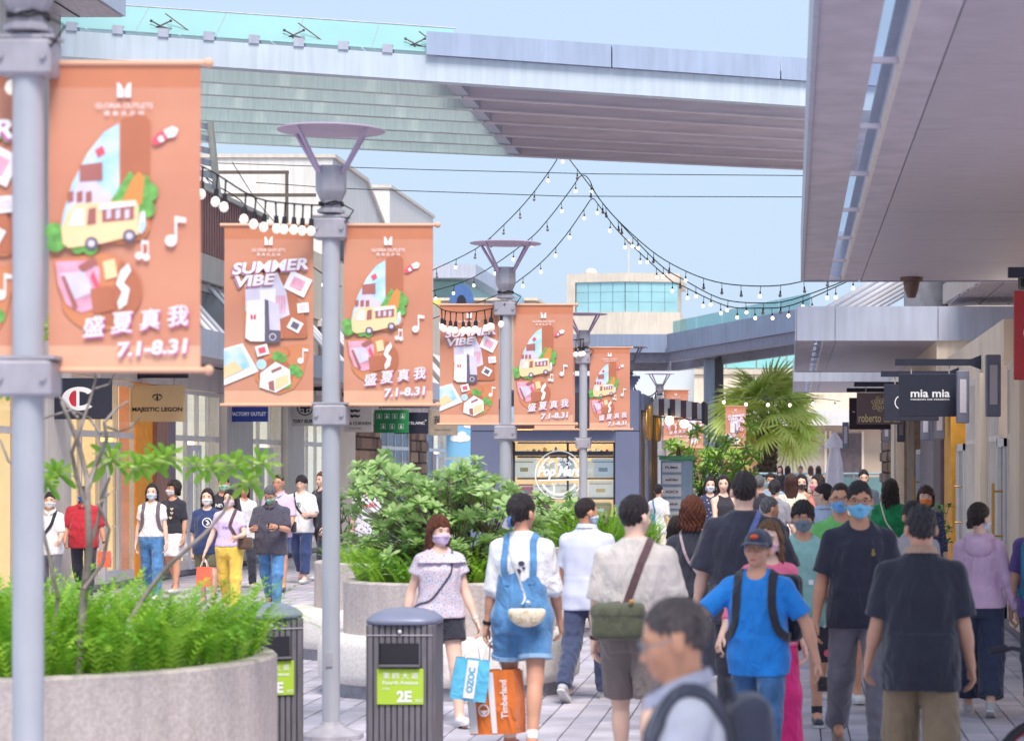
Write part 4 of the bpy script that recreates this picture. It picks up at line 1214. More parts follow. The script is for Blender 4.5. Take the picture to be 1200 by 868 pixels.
q = MB(); q.tube([(.1, 2, 14), (.1, 2, 16.4)], .05, 6); q.ball((.1, 2, 16.3), .14); q.build("antenna", M_greyw, b_)
q = MB(); q.ball((-2.3, 2, 14.3), (.4, .3, .3), 8, 6); q.build("roof_unit", M_greyw, b_)

# second footbridge, far down the street
b_ = thing("far_footbridge", "blue-grey footbridge bending across the far end of the street", "footbridge", (-4.8, 92, 0))
def seg(nm, a, b, w, z0, z1, m_):
    q = MB(); a, b = Vector(a), Vector(b); t = (b - a); sd = Vector((-t.y, t.x, 0)).normalized() * w
    vs = [a, b, b + sd, a + sd]; vs = [v + Vector((0, 0, z0)) for v in vs] + [v + Vector((0, 0, z1)) for v in vs]
    q.add(vs, [(3, 2, 1, 0), (4, 5, 6, 7), (0, 1, 5, 4), (1, 2, 6, 5), (2, 3, 7, 6), (3, 0, 4, 7)]); return q.build(nm, m_, b_)
M_fb = mat("bridge_blue_grey", (146, 160, 190), .5, .1, streak=.13, var=.08, scale=.8)
M_fbd = mat("bridge_under", (118, 112, 128), .7)
A0, A1, A2 = (-9, 0, 0), (.0, 0, 0), (5.4, -16, 0)
for a, b in (((-9, 0, 0), (-4.5, 0, 0)), ((-4.48, 0, 0), (-.0, 0, 0)), ((.02, 0, 0), (2.5, -7.4, 0)), ((2.51, -7.43, 0), (5.4, -16, 0))):
    seg("fascia_panel", a, b, .15, 6.3, 7.0, M_fb)
    a2 = (a[0], a[1] + .3, 0); b2 = (b[0], b[1] + .3, 0)
    seg("girder", a2, b2, .3, 5.95, 6.29, mat("girder", (130, 134, 160), .6)); seg("deck", a2, b2, 4.0, 6.3, 6.5, M_fbd); seg("girder", (a[0], a[1] + 3.6, 0), (b[0], b[1] + 3.6, 0), .3, 5.75, 6.29, MATS["girder"])
for i in range(5):
    a = Vector((.3, -.6, 0)).lerp(Vector((5.4, -15.6, 0)), i / 5); b = Vector((.3, -.6, 0)).lerp(Vector((5.4, -15.6, 0)), (i + .96) / 5); seg("parapet_glass", a, b, .04, 7.02, 7.45, mat_glass("teal_clear", (206, 230, 232), .25, .1))
for (x0, y0) in ((1.55, -3.0), (-6.5, 1.5)):
    q = MB(); q.box(x0, x0 + .42, y0, y0 + .5, 0, 5.94, bev=.03); q.build("column", M_fb, b_)
    q = MB(); q.box(x0 + .43, x0 + .72, y0 + .05, y0 + .6, 0, 5.94); q.build("column", mat("column_dark", (78, 78, 92), .6), b_)
# back building at the end of the street
b_ = thing("terrace_building", "beige building with shop windows closing the far end of the street", "building", (0, 104, 0))
q = MB(); q.box(-12, 14, 0, 8, 0, 3.7); q.build("wall", mat("shop_wall_far", (196, 176, 156), .8, var=.12, scale=.6), b_)
q = MB(); q.box(-12, 14, -1.0, 8, 3.72, 4.35); q.build("band", M_white, b_)
q = MB(); q.box(-4.2, 14, -.2, 8, 4.37, 5.9); q.build("wall", M_beige, b_)
q = MB(); q.box(-4.2, 14, -.3, 8, 5.92, 6.15); q.build("band", M_cream, b_)
for i in range(7):
    q = MB(); q.box(-4.1 + i * 1.3, -4.1 + i * 1.3 + 1.24, -.1, .0, 6.2, 7.4); q.build("window_pane", mat("teal_pane_far", (150, 214, 216), .3, var=.1, scale=.5), b_)
q = MB(); q.box(-4.2, 14, .01, 8, 6.16, 7.6); q.build("wall", M_cream, b_)
q = MB(); q.box(-1.9, .3, -.3, -.21, 4.7, 5.6); q.build("window", M_dark, b_)
mat('far_window', (196, 182, 170), .5, second=(168, 152, 142), scale=1.2)
for (a, b, mm) in ((-8, -5.4, 'far_window'), (-5.2, -3.4, 'warm_shop'), (-3.0, -1.0, 'warm_shop'), (-.7, 1.4, 'far_window'), (1.7, 3.0, 'dark_window'), (4.8, 5.9, 'peach_render')):
    q = MB(); q.box(a, b, -.05, -.005, .6, 3.4); q.build("shop_window", MATS.get(mm) or mat("warm_shop", (190, 150, 110), .6, second=(90, 60, 50), scale=3, emit=((255, 190, 110), .1)), b_)
    q = MB(); q.box(a - .1, a, -.1, -.006, .5, 3.5); q.box(b, b + .1, -.1, -.006, .5, 3.5); q.build("window_frame", M_beige, b_)
b_ = thing("pale_hall", "pale blue-white hall wall behind the far footbridge", "building", (-8, 112, 0))
q = MB(); q.box(-14, 5.5, 0, 6, 0, 7.6); q.build("wall", mat("pale_blue_wall", (206, 214, 224), .8, var=.04, scale=.5), b_)
q = MB(); q.box(-14, 5.52, -.08, 0, 6.6, 6.85); q.build("band", M_cream, b_)
# sky-blue painted hoarding at the end of the left row
h_ = thing("painted_hoarding", "sky-blue hoarding painted with white clouds behind the kiosk", "hoarding", (-11.2, 78, 0))
M_sky = mat("painted_sky", (128, 190, 232), .6, var=.05, scale=.8)
for i in range(4):
    for j in range(2):
        q = MB(); q.box(i * 1.28 + .02, i * 1.28 + 1.26, 0, .06, .2 + j * 2.05, 2.2 + j * 1.65 + .0); q.build("panel", M_sky, h_)
    q = MB(); q.box(i * 1.28 - .03, i * 1.28 + .03, -.05, .08, 0, 3.95); q.build("post", M_frame, h_)
M_cl = mat("painted_cloud", (240, 244, 248), .6, var=.02)
for (cx, cz, r) in ((.5, 2.9, .22), (.85, 3.3, .16), (1.9, 3.4, .2), (1.0, .95, .26), (2.2, 1.25, .25), (2.9, 2.6, .2), (1.75, 2.0, .16), (3.6, 3.2, .2)):
    q = MB()
    for dx_, dz_, k_ in ((0, 0, 1), (.8, -.1, .7), (-.85, -.15, .65), (.3, .5, .6)): q.prism(circ(cx + dx_ * r, cz + dz_ * r, r * k_, 12, ry=r * k_ * .7), -.012 - .002 * k_, -.001)
    q.build("painted_cloud", M_cl, h_)
# ------------------------------------------------------------ lamp posts
M_orange = mat("banner_orange", (214, 150, 124), .75, second=(206, 136, 110), scale=1.6, bump=.03)
M_orangel = mat("banner_orange_pale", (232, 178, 148), .75, var=.04); M_oranged = mat("banner_orange_deep", (208, 132, 100), .75, var=.04)
M_cut = mat("banner_brown", (216, 140, 100), .75, var=.06); M_cutd = mat("banner_brown_dark", (190, 116, 88), .75, var=.06)
M_pw = mat("print_white", (246, 240, 242), .7, var=.02); M_psky = mat("print_sky", (150, 206, 240), .7, second=(226, 236, 246), scale=9)
M_pgreen = mat("print_green", (120, 186, 96), .7, var=.25, scale=30); M_pcream = mat("print_cream", (250, 216, 168), .7, var=.04)
M_pmar = mat("print_maroon", (176, 110, 104), .7, var=.08); M_pred = mat("print_red", (230, 96, 116), .7, var=.05); M_ppink = mat("print_pink", (246, 176, 200), .7, var=.2, scale=14)
M_pdark = mat("print_dark", (110, 102, 120), .7, var=.1); M_pmag = mat("print_magenta", (208, 110, 178), .7, var=.05); M_plil = mat("print_lilac", (222, 212, 232), .7, var=.08, scale=12)
PR = [M_pw, M_psky, M_pgreen, M_pcream, M_pmar, M_pred, M_ppink, M_pdark, M_pmag, M_plil, M_cut, M_cutd, M_orangel, mat("print_tan", (226, 150, 84), .7, var=.1)]
W_, SKY_, GR_, CR_, MA_, RE_, PK_, DK_, MG_, LI_, CU_, CD_, OL_, TA_ = range(14)
BW, BH = .64, 1.27
def spoly(q, pts, fr, mi, L):          # points given in 0..100 (u) and 0..200 (v, downwards)
    put_poly(q, [(a / 100 * BW - BW / 2, BH / 2 - b / 200 * BH) for a, b in pts], fr, mi, L)
def logo_mark(q, fr, cu, cv, L):
    for sg in (-1, 1):
        spoly(q, [(cu + sg * .4, cv + 4), (cu + sg * .4, cv + 9), (cu + sg * 4.6, cv + 9), (cu + sg * 4.6, cv - 1), (cu + sg * 2.4, cv)], fr, W_, L)
    k = BW / 100
    put_text(q, "GLORIA OUTLETS", fr, (cu - 50) * k, BH / 2 - (cv + 14.5) / 200 * BH, width=.24, height=.022, lift=L, mi=W_)
    put_text(q, "華 泰 名 品 城", fr, (cu - 50) * k, BH / 2 - (cv + 19.5) / 200 * BH, width=.17, height=.022, lift=L, mi=W_)
def cutd(n0, f): return [f(i / n0) for i in range(n0 + 1)]
def note(q, fr, u, v, s_, L, dbl=False):
    spoly(q, circ(u, v, 3.2 * s_, 10), fr, W_, L); spoly(q, [(u + 2 * s_, v), (u + 3.2 * s_, v), (u + 3.2 * s_, v - 13 * s_), (u + 2 * s_, v - 13 * s_)], fr, W_, L)
    spoly(q, [(u + 2 * s_, v - 13 * s_), (u + 8 * s_, v - 12 * s_), (u + 8 * s_, v - 9.5 * s_), (u + 2 * s_, v - 10 * s_)], fr, W_, L)
    if dbl: spoly(q, circ(u + 6 * s_, v + 1, 3 * s_, 10), fr, W_, L); spoly(q, [(u + 7 * s_, v), (u + 8 * s_, v), (u + 8 * s_, v - 12 * s_), (u + 7 * s_, v - 12 * s_)], fr, W_, L)
def print_truck(q, fr):
    l = .0015
    logo_mark(q, fr, 50, 12, l)
    sh = [(5, 118), (8, 98), (14, 78), (24, 58), (36, 44), (48, 36), (58, 32), (64, 33), (67, 37), (67, 108), (64, 114), (50, 118)]
    spoly(q, sh, fr, CU_, l); spoly(q, [(48, 36), (58, 32), (64, 33), (67, 37), (67, 72), (48, 80)], fr, CD_, 2 * l)
    spoly(q, [(7, 116), (10, 98), (16, 78), (26, 58), (37, 44), (47, 38), (47, 86), (36, 112)], fr, SKY_, 3 * l)
    spoly(q, [(12, 112), (14, 92), (20, 76), (30, 74), (38, 84), (46, 86), (46, 112)], fr, LI_, 4 * l)
    spoly(q, [(21, 66), (36, 64), (36, 76), (21, 77)], fr, MA_, 5 * l); spoly(q, [(31, 56), (36, 53), (38, 58), (33, 61)], fr, RE_, 5 * l)
    for i in range(3): spoly(q, [(13 + i * 6, 84), (17 + i * 6, 83), (17 + i * 6, 90), (13 + i * 6, 91)], fr, MA_, 5 * l)
    spoly(q, [(40, 92), (54, 70), (58, 74), (48, 94)], fr, GR_, 5 * l); spoly(q, [(46, 96), (55, 76), (60, 70), (64, 74), (62, 92)], fr, TA_, 6 * l)
    # truck
    for (cx, cy, r) in ((62, 78, 6), (66, 84, 7), (61, 90, 7), (65, 95, 6), (4, 110, 6), (10, 116, 5), (5, 118, 6), (20, 120, 5), (28, 121, 5)): spoly(q, circ(cx, cy, r, 9), fr, GR_, 5 * l)
    spoly(q, [(10, 118), (9, 108), (13, 98), (18, 92), (58, 89), (60, 93), (60, 112), (36, 118), (14, 121)], fr, CR_, 7 * l)
    spoly(q, [(14, 106), (18, 95), (24, 95), (24, 106)], fr, W_, 8 * l); spoly(q, [(26, 106), (27, 95), (32, 94), (32, 105)], fr, MA_, 8 * l)
    spoly(q, [(36, 104), (36, 94), (57, 92), (57, 102)], fr, MA_, 8 * l); spoly(q, [(34, 92), (58, 90), (58, 93), (34, 96)], fr, W_, 9 * l)
    for i in range(3): spoly(q, [(39 + i * 6, 102), (39 + i * 6, 96), (42 + i * 6, 95), (42 + i * 6, 101)], fr, LI_, 9 * l)
    for cx, cy in ((29, 118), (54, 113)): spoly(q, circ(cx, cy, 4.4, 12), fr, DK_, 8 * l); spoly(q, circ(cx, cy, 2.4, 10), fr, LI_, 9 * l)
    spoly(q, [(61, 98), (64, 96), (65, 106), (62, 112), (60, 110)], fr, W_, 8 * l); spoly(q, [(61, 104), (65, 103), (64, 110), (61, 110)], fr, SKY_, 9 * l)
    # candy
    spoly(q, [(68, 50), (72, 45), (76, 43), (79, 48), (74, 52), (70, 53)], fr, RE_, 3 * l); spoly(q, [(76, 43), (82, 40), (86, 42), (84, 47), (79, 48)], fr, W_, 3 * l); spoly(q, [(72, 48), (75, 46), (77, 50), (74, 51)], fr, W_, 4 * l)
    # lower dish
    spoly(q, [(4, 128)] + circ(33, 150, 26, 22, R(-80), R(160)) + [(10, 158), (6, 145)], fr, CU_, l); spoly(q, circ(40, 150, 22, 14, R(-70), R(100)), fr, CD_, 2 * l)
    spoly(q, [(5, 130), (26, 129), (34, 134), (34, 160), (22, 164), (12, 158), (7, 146)], fr, PK_, 3 * l); spoly(q, [(8, 138), (24, 136), (30, 150), (16, 156)], fr, LI_, 4 * l)
    spoly(q, [(9, 140), (11, 139), (20, 160), (17, 161)], fr, MA_, 5 * l); spoly(q, [(20, 133), (30, 127), (33, 131), (23, 137)], fr, MA_, 5 * l); spoly(q, [(28, 140), (30, 136), (36, 150), (33, 151)], fr, RE_, 5 * l)
    spoly(q, [(28, 148), (42, 146), (44, 162), (30, 165)], fr, CD_, 5 * l); spoly(q, [(36, 130), (44, 128), (46, 140), (38, 142)], fr, CR_, 4 * l)
    zg = [(48, 136), (53, 131), (55, 136), (50, 144), (54, 148), (52, 158), (47, 162), (46, 157), (49, 150), (45, 145)]; spoly(q, zg, fr, W_, 5 * l)
    note(q, fr, 81, 116, 1.25, 3 * l); note(q, fr, 60, 126, .8, 4 * l, True)
    k = BW / 100
    for i, ch in enumerate("盛夏真我"):
        for (du, dv, mi, ll) in ((.9, -.9, MG_, 6 * l), (0, 0, W_, 7 * l)):
            put_text(q, ch, fr, (30 + i * 18.5 + du - 50) * k, BH / 2 - (172.5 - i * 2.3 - dv) / 200 * BH, height=.085, rot=.09, shear=.18, mi=mi, lift=ll); put_text(q, ch, fr, (30 + i * 18.5 + du + .6 - 50) * k, BH / 2 - (172.9 - i * 2.3 - dv) / 200 * BH, height=.085, rot=.09, shear=.18, mi=mi, lift=ll + .0002)
    for (du, dv, mi, ll) in ((.8, -.8, MG_, 6 * l), (0, 0, W_, 7 * l)):
        put_text(q, "7.1-8.31", fr, (69 + du - 50) * k, BH / 2 - (187 - dv) / 200 * BH, width=.30, height=.062, rot=.06, bold=.035, shear=.15, mi=mi, lift=ll)
def print_vibe(q, fr):
    l = .0015; k = BW / 100
    logo_mark(q, fr, 50, 12, l)
    spoly(q, [(23, 128), (22, 66), (30, 54), (52, 50), (66, 56), (78, 74), (90, 100), (94, 124), (90, 126)], fr, CU_, l); spoly(q, [(56, 52), (68, 57), (80, 76), (92, 104), (94, 124), (66, 126)], fr, CD_, 2 * l)
    spoly(q, [(24, 96), (24, 66), (60, 52), (70, 74), (74, 100), (60, 106)], fr, LI_, 3 * l); spoly(q, [(40, 72), (58, 70), (60, 100), (42, 100)], fr, W_, 4 * l)
    for i in range(4): spoly(q, [(58 + i * 3, 78), (60 + i * 3, 78), (60 + i * 3, 98), (58 + i * 3, 98)], fr, PK_, 4 * l)
    for (w_, u, v, wd, h_) in (("SUMMER", 52, 45, .55, .085), ("VIBE", 36, 61, .29, .080)):
        for (du, dv, mi, ll) in ((-2.2, -2.4, GR_, 5 * l), (-1.6, -1.8, MG_, 6 * l), (-.7, -.8, MG_, 6.5 * l), (0, 0, W_, 7.5 * l)):
            put_text(q, w_, fr, (u + du - 50) * k, BH / 2 - (v - dv) / 200 * BH, width=wd, height=h_, rot=.075, bold=.036, shear=.2, mi=mi, lift=ll)
    # cards
    for (u, v, s_, a, c) in ((83, 65, 13, .45, PK_), (89, 92, 6.5, -.1, LI_), (80, 112, 7.5, .5, DK_), (43, 140, 7, -.25, RE_)):
        co = [(u + s_ * (x_ * math.cos(a) - y_ * math.sin(a)), v + s_ * (x_ * math.sin(a) + y_ * math.cos(a))) for x_, y_ in ((-1, -.85), (1, -.85), (1, .85), (-1, .85))]
        spoly(q, co, fr, W_, 5 * l); spoly(q, [(u + (p - u) * .55, v + (r - v) * .55) for p, r in co], fr, c, 6 * l)
    # shopping bag and camera
    spoly(q, [(24, 126), (26, 84), (46, 82), (46, 130), (30, 130)], fr, W_, 5 * l); spoly(q, [(46, 82), (62, 88), (64, 124), (46, 130)], fr, LI_, 5.5 * l); spoly(q, [(46, 82), (50, 84), (52, 129), (46, 130)], fr, DK_, 5.7 * l)
    for sg in (-1, 1): spoly(q, [(33 + sg * .4, 101), (33 + sg * .4, 105), (33 + sg * 3, 105), (33 + sg * 3, 99)], fr, RE_, 6 * l)
    spoly(q, [(46, 132), (46, 120), (52, 117), (64, 118), (64, 130), (58, 132)], fr, DK_, 7 * l); spoly(q, circ(55, 125, 4.2, 12), fr, LI_, 8 * l); spoly(q, circ(55, 125, 3, 12), fr, DK_, 8.5 * l)
    pts = [(58 + 20 * math.sin(t * 3.1) * t + 4, 128 + 22 * t) for t in np.linspace(0, 1, 12)]
    for a, b in zip(pts[:-1], pts[1:]): spoly(q, [a, (a[0] + .8, a[1]), (b[0] + .8, b[1]), b], fr, CD_, 6 * l)
    # picture and house
    spoly(q, [(0, 138), (21, 132), (39, 164), (0, 180)], fr, W_, 4 * l); spoly(q, [(0, 141), (19, 136), (30, 158), (0, 172)], fr, SKY_, 5 * l); spoly(q, [(0, 158), (12, 152), (22, 162), (0, 172)], fr, CR_, 6 * l)
    spoly(q, [(94, 133)] + [(94, 146), (88, 170), (78, 184), (62, 190), (46, 186), (35, 174), (34, 162), (42, 150), (56, 140), (74, 134)], fr, CU_, l); spoly(q, circ(58, 168, 20, 16), fr, CD_, 2 * l)
    for (cx, cy, r, c) in ((60, 147, 6, GR_), (66, 149, 5, GR_), (79, 162, 6.5, GR_), (84, 166, 5, GR_), (42, 156, 6, SKY_), (70, 178, 6, GR_)): spoly(q, circ(cx, cy, r, 9), fr, c, 3 * l)
    spoly(q, [(40, 182), (41, 166), (58, 153), (74, 162), (75, 178), (58, 188)], fr, W_, 4 * l); spoly(q, [(58, 172), (72, 167), (73, 177), (58, 185)], fr, CR_, 5 * l); spoly(q, [(53, 163), (64, 158), (65, 161), (54, 166)], fr, MA_, 5 * l); spoly(q, [(50, 176), (56, 174), (57, 186), (51, 184)], fr, MA_, 6 * l)
    note(q, fr, 86, 152, 1.1, 4 * l)
def make_banner(kind, label, loc, back_kind=None):
    t = thing("banner", label, "banner", loc, 0, "orange summer banners on the lamp posts")
    q = MB(); n = 14
    for i in range(n + 1):
        for j in (0, 1): q.v.append((-BW / 2 + BW * j, .004 * math.sin(i * .9), BH / 2 - BH * i / n))
    for i in range(n): q.f.append([i * 2, i * 2 + 2, i * 2 + 3, i * 2 + 1]); q.m.append(2 if i == 0 else 1 if i == n - 1 else 0)
    o = len(q.v); q.v += [(a, b + .006, c) for a, b, c in q.v[:o]]
    for i in range(n): q.f.append([o + i * 2 + 1, o + i * 2 + 3, o + i * 2 + 2, o + i * 2]); q.m.append(0)
    q.build("canvas", [M_orange, M_orangel, M_oranged], t, rec=False)
    q = MB(); (print_truck if kind == 'truck' else print_vibe)(q, ((0, -.0062, 0), (1, 0, 0), (0, 0, 1), (0, -1, 0)))
    p = q.build("print", PR, t, rec=False)
    p.data.update()
    for z in (BH / 2 + .012, -BH / 2 - .012):
        q = MB(); q.tube([(-BW / 2 - .03, 0, z), (BW / 2 + .03, 0, z)], .012, 8); q.ball((BW / 2 + .035, 0, z), .022, 8, 6); q.build("rod", M_orangel, t, 50)
    return t
def make_post(label, loc, hz=(0, 0)):
    t = thing("lamp_post", label, "lamp post", loc, 0, "tall grey lamp posts along the street")
    q = MB(); q.lathe([(.064, .0), (.064, 3.76)], n=20); q.build("pole", M_post, t, 50)
    q = MB(); q.lathe([(.24, 0), (.235, .03), (.12, .075), (.085, .10), (.075, .12), (.0641, .12)], n=8, a0=PI / 8); q.build("base_plate", M_clamp, t)
    for z in (2.32, 3.66):
        q = MB(); q.box(-.118, .118, -.085, .085, z - .075, z + .075, bev=.012); q.box(-.13, .13, -.07, .07, z + .080, z + .095); 
        for sx_ in (-.09, .09): q.tube([(sx_, -.10, z), (sx_, -.084, z)], .014, 6)
        q.build("clamp", M_clamp, t)
    q = MB(); q.lathe([(.0641, 3.77), (.10, 3.775), (.10, 3.795), (.076, 3.81), (.076, 3.86), (.108, 3.925), (.112, 3.94), (.112, 4.11), (.05, 4.115), (0, 4.115)], n=8, a0=PI / 8); q.build("lamp_housing", M_clamp, t)
    q = MB(); q.tube([(.085 * math.cos(a), .085 * math.sin(a), 3.84 + .012 * math.sin(a * 2.3)) for a in [i * .5 for i in range(27)]], .007, 5); q.tube([(.08, -.05, 3.84), (.17, -.05, 3.79), (.12, -.08, 3.70), (.07, -.06, 3.76)], .006, 5); q.build("cable", M_wire, t, 60)
    q = MB(); q.box(-.022, .022, -.072, -.062, .52, .62); q.build("access_plate", M_clamp, t)
    q = MB(); q.lathe([(.0, 4.392), (.2, 4.388), (.37, 4.378), (.385, 4.372), (.385, 4.366), (.2, 4.364), (0, 4.364)], n=40); q.build("reflector_disc", M_head, t, 30)
    for i in range(4):
        a = R(45 + 90 * i + 12)
        q = MB(); q.bar((.112 * math.cos(a), .112 * math.sin(a), 4.06), (.345 * math.cos(a), .345 * math.sin(a), 4.372), .024, .020); q.build("strut", M_head, t)
    return t
posts = [(33, 10.15), (388, 17.4), (592.5, 26.2), (683.5, 38.3), (737, 49), (773, 63), (795, 80)]
plab = ["blurred lamp post nearest the camera, standing at the left of the round planter", "lamp post behind the bins with two banners, second from the camera", "lamp post with two banners in front of the kiosk corner", "lamp post with a banner before the round kiosk logo",
        "dark lamp post showing only its flared top above the kiosk", "small lamp post beyond the striped awning", "smallest lamp post, farthest down the street"]
base = None
for i, (x, d) in enumerate(posts):
    X = (x - VX) * d / F
    if base is None: base = o = make_post(plab[0], (X, d, 0))
    else: o = copy_tree(base); o.location = (X, d, 0); o['label'] = plab[i]
# banners: (kind, x centre, y centre, depth, label)
blist = [('truck', 146, 254, 10.2, "blurred orange food-truck banner nearest the camera, on the first lamp post"), ('vibe', -62, 254, 10.2, "orange banner cut off at the far left edge beside the first lamp post"),
         ('vibe', 315, 369, 17.4, "orange SUMMER VIBE banner on the left of the second lamp post"), ('truck', 455, 369, 17.4, "orange food-truck banner on the right of the second lamp post"),
         ('vibe', 550, 427, 26.2, "orange SUMMER VIBE banner under the row of frosted bulbs"), ('truck', 637, 427, 26.2, "orange food-truck banner on the right of the third lamp post"),
         ('vibe', 650, 455, 38.3, "orange banner half hidden behind another, left of the fourth lamp post"), ('truck', 714.5, 455, 38.3, "orange food-truck banner in front of the kiosk roof corner"),
         ('truck', 792, 486, 63, "small orange food-truck banner behind the striped awning"), ('vibe', 812, 500, 75, "small orange banner peeping out beside the awning end"), ('vibe', 862, 500, 76, "small orange banner half hidden by the palm fronds")]
bb = {}
for kind, x, y, d, lab in blist:
    loc = P(x, y, d)
    if kind not in bb: bb[kind] = make_banner(kind, lab, loc)
    else: o = copy_tree(bb[kind]); o.location = loc; o['label'] = lab

# ------------------------------------------------------------ festoon bulbs
def bulb_mesh(nm, mt, r, drop):
    q = MB(); q.lathe([(0, -drop - r * 2.9), (r * .6, -drop - r * 2.7), (r, -drop - r * 2.0), (r * .8, -drop - r * 1.2), (r * .42, -drop - r * .8), (r * .4, -drop - r * .4)], n=10)
    return q.build(nm, mt, None, 60)
def sock_mesh(r, drop):
    q = MB(); q.lathe([(r * .3, 0), (r * .22, -.01), (.006, -.02), (.006, -drop + r * .9), (r * .45, -drop + r * .8), (r * .55, -drop - r * .7), (r * .3, -drop - r * .75)], n=7); return q.build("socket", M_wire, None, 60)
BM = {}
def add_bulb(par, p, on, r, drop):
    key = (on, round(r, 3), round(drop, 2))
    if key not in BM:
        a = bulb_mesh("bulb", {1: M_bulb_on, 0: M_bulb_off, 2: M_bulb_big}[on], r, drop); s_ = sock_mesh(r, drop)
        BM[key] = (a.data, s_.data); bpy.data.objects.remove(a); bpy.data.objects.remove(s_)
    b = bpy.data.objects.new("bulb", BM[key][0]); COL.objects.link(b); b.parent = par; b.location = p; b.rotation_euler = (random.uniform(-.1, .1), random.uniform(-.1, .1), 0)
    s_ = bpy.data.objects.new("socket", BM[key][1]); COL.objects.link(s_); s_.parent = b
def string(label, pts, bulbs, r, drop, on, thick=.011, group="strings of festoon bulbs over the street"):
    """pts: (x, y, d) knots; bulbs: x positions along the strand, or a spacing"""
    W = [Vector(P(*p)) for p in pts]; o0 = W[0].copy()
    fine = []
    for a in range(len(W) - 1):
        p0, p1, p2, p3 = W[max(a - 1, 0)], W[a], W[a + 1], W[min(a + 2, len(W) - 1)]
        for t in np.linspace(0, 1, 5)[:-1]:
            fine.append(.5 * ((2 * p1) + (p2 - p0) * t + (2 * p0 - 5 * p1 + 4 * p2 - p3) * t * t + (3 * p1 - p0 - 3 * p2 + p3) * t ** 3))
    fine.append(W[-1])
    t = thing("string_light", label, "string lights", o0, 0, group)
    q = MB(); q.tube([p - o0 for p in fine], thick, 5); q.build("cable", M_wire, t, 60)
    if isinstance(bulbs, float):
        acc = bulbs * .5
        for a, b in zip(fine[:-1], fine[1:]):
            L = (b - a).length
            while acc < L: add_bulb(t, a + (b - a) * (acc / L) - o0, on() if callable(on) else on, r, drop); acc += bulbs
            acc -= L
    else:
        for bx in bulbs:
            best = min(fine, key=lambda p: abs(VX + p.x * F / p.y - bx)); add_bulb(t, best - o0, on() if callable(on) else on, r, drop)
    return t
string("string of mostly unlit bulbs hanging from the highest peak under the footbridge", [(468, 338, 56), (500, 320, 55), (557, 292, 54), (591, 263, 53), (621, 231, 52.3), (647, 196, 51.6), (659, 179, 51.3), (672, 193, 51), (693, 220, 50.5), (717, 251, 50), (761, 292, 49), (798, 315, 48), (838, 330, 47), (880, 335, 46), (925, 333, 45), (985, 318, 44)], .66, .033, .13, lambda: 0 if random.random() < .8 else 1)
string("string of lit bulbs hanging from the middle peak", [(462, 356, 56), (500, 343, 55), (555, 325, 54), (617, 283, 53), (644, 255, 52.3), (669, 222, 51.7), (681, 206, 51.4), (690, 210, 51.2), (700, 230, 50.9), (728, 263, 50.3), (772, 309, 49.2), (800, 327, 48.5), (845, 350, 47.2), (890, 355, 46), (929, 351, 45), (1004, 324, 43.8)], .66, .033, .13, lambda: 1 if random.random() < .85 else 0)
string("string of lit bulbs hanging from the lowest peak", [(470, 385, 56), (505, 374, 55), (577, 348, 54), (609, 328, 53.4), (637, 305, 52.8), (662, 277, 52.2), (684, 246, 51.6), (694, 233, 51.3), (702, 241, 51.1), (728, 275, 50.4), (783, 326, 49.1), (800, 335, 48.6), (850, 358, 47.2), (890, 361, 46.1), (930, 357, 45), (995, 329, 43.9)], .66, .033, .13, 1)
string("row of big frosted bulbs strung to the second lamp post", [(150, 150, 15.8), (200, 178, 16.2), (232, 193, 16.5), (255, 205, 16.7), (300, 232, 17), (345, 239, 17.2), (380, 241, 17.35)], [238, 255, 267, 284, 296, 308, 324, 338, 348, 357, 369], .034, .125, 2, .006)
string("row of frosted bulbs bunched across the third lamp post banner", [(440, 330, 25), (480, 346, 25.6), (507, 355, 26), (522, 364, 26.1), (550, 366, 26.1), (583, 360, 26.15), (592, 356, 26.1)], [517, 524, 530, 538, 543, 549, 555, 562, 568, 573, 579, 586], .036, .13, 2, .006)
string("dark bunch of frosted bulbs on the fourth lamp post", [(650, 396, 38), (664, 398, 38), (675, 398, 38.1), (684, 397, 38.2)], [661, 666, 671, 676, 681, 684], .04, .16, 2, .008)
string("dark cable of small bulbs sagging to the kiosk awning", [(738, 440, 46), (744, 455, 46.3), (752, 463, 46.6), (762, 464, 46.8), (770, 458, 47)], .14, .028, .05, 0, .012)
string("string of bulbs draped before the palm", [(835, 462, 78), (860, 466, 78), (890, 467, 78), (920, 468, 78), (950, 466, 78), (985, 470, 78)], .72, .05, .10, 1, .012)
string("string of unlit bulbs on the cream building's roof line", [(228, 195, 50), (250, 215, 50), (282, 235, 50), (305, 265, 50), (325, 285, 50), (348, 300, 50), (400, 336, 50)], 1.0, .042, .15, 1, .012)
string("string of bulbs hung from the left shopfronts to the first lamp post", [(-20, 60, 10.2), (5, 66, 10.2), (20, 68, 10.2)], [13], .030, .075, 2, .004)
for lab, pts in (("upper thin wire stretched across the street below the footbridge", [(245, 191, 49), (500, 199, 49), (700, 204, 48), (950, 206, 46)]), ("lower thin wire stretched across the sky", [(300, 214, 49), (400, 221, 49), (660, 230, 48), (950, 231, 46)]), ("slanting guy wire above the second lamp post", [(225, 185, 50), (260, 235, 50), (296, 272, 50)]), ("second slanting guy wire above the banner", [(272, 190, 50), (300, 235, 50), (330, 270, 50)])):
    W = [Vector(P(*p)) for p in pts]; q = MB(); q.tube([p - W[0] for p in W], .008, 5); o = q.build("wire", M_wire, None); o.location = W[0]; tag(o, lab, "wire", "thin wires over the street")

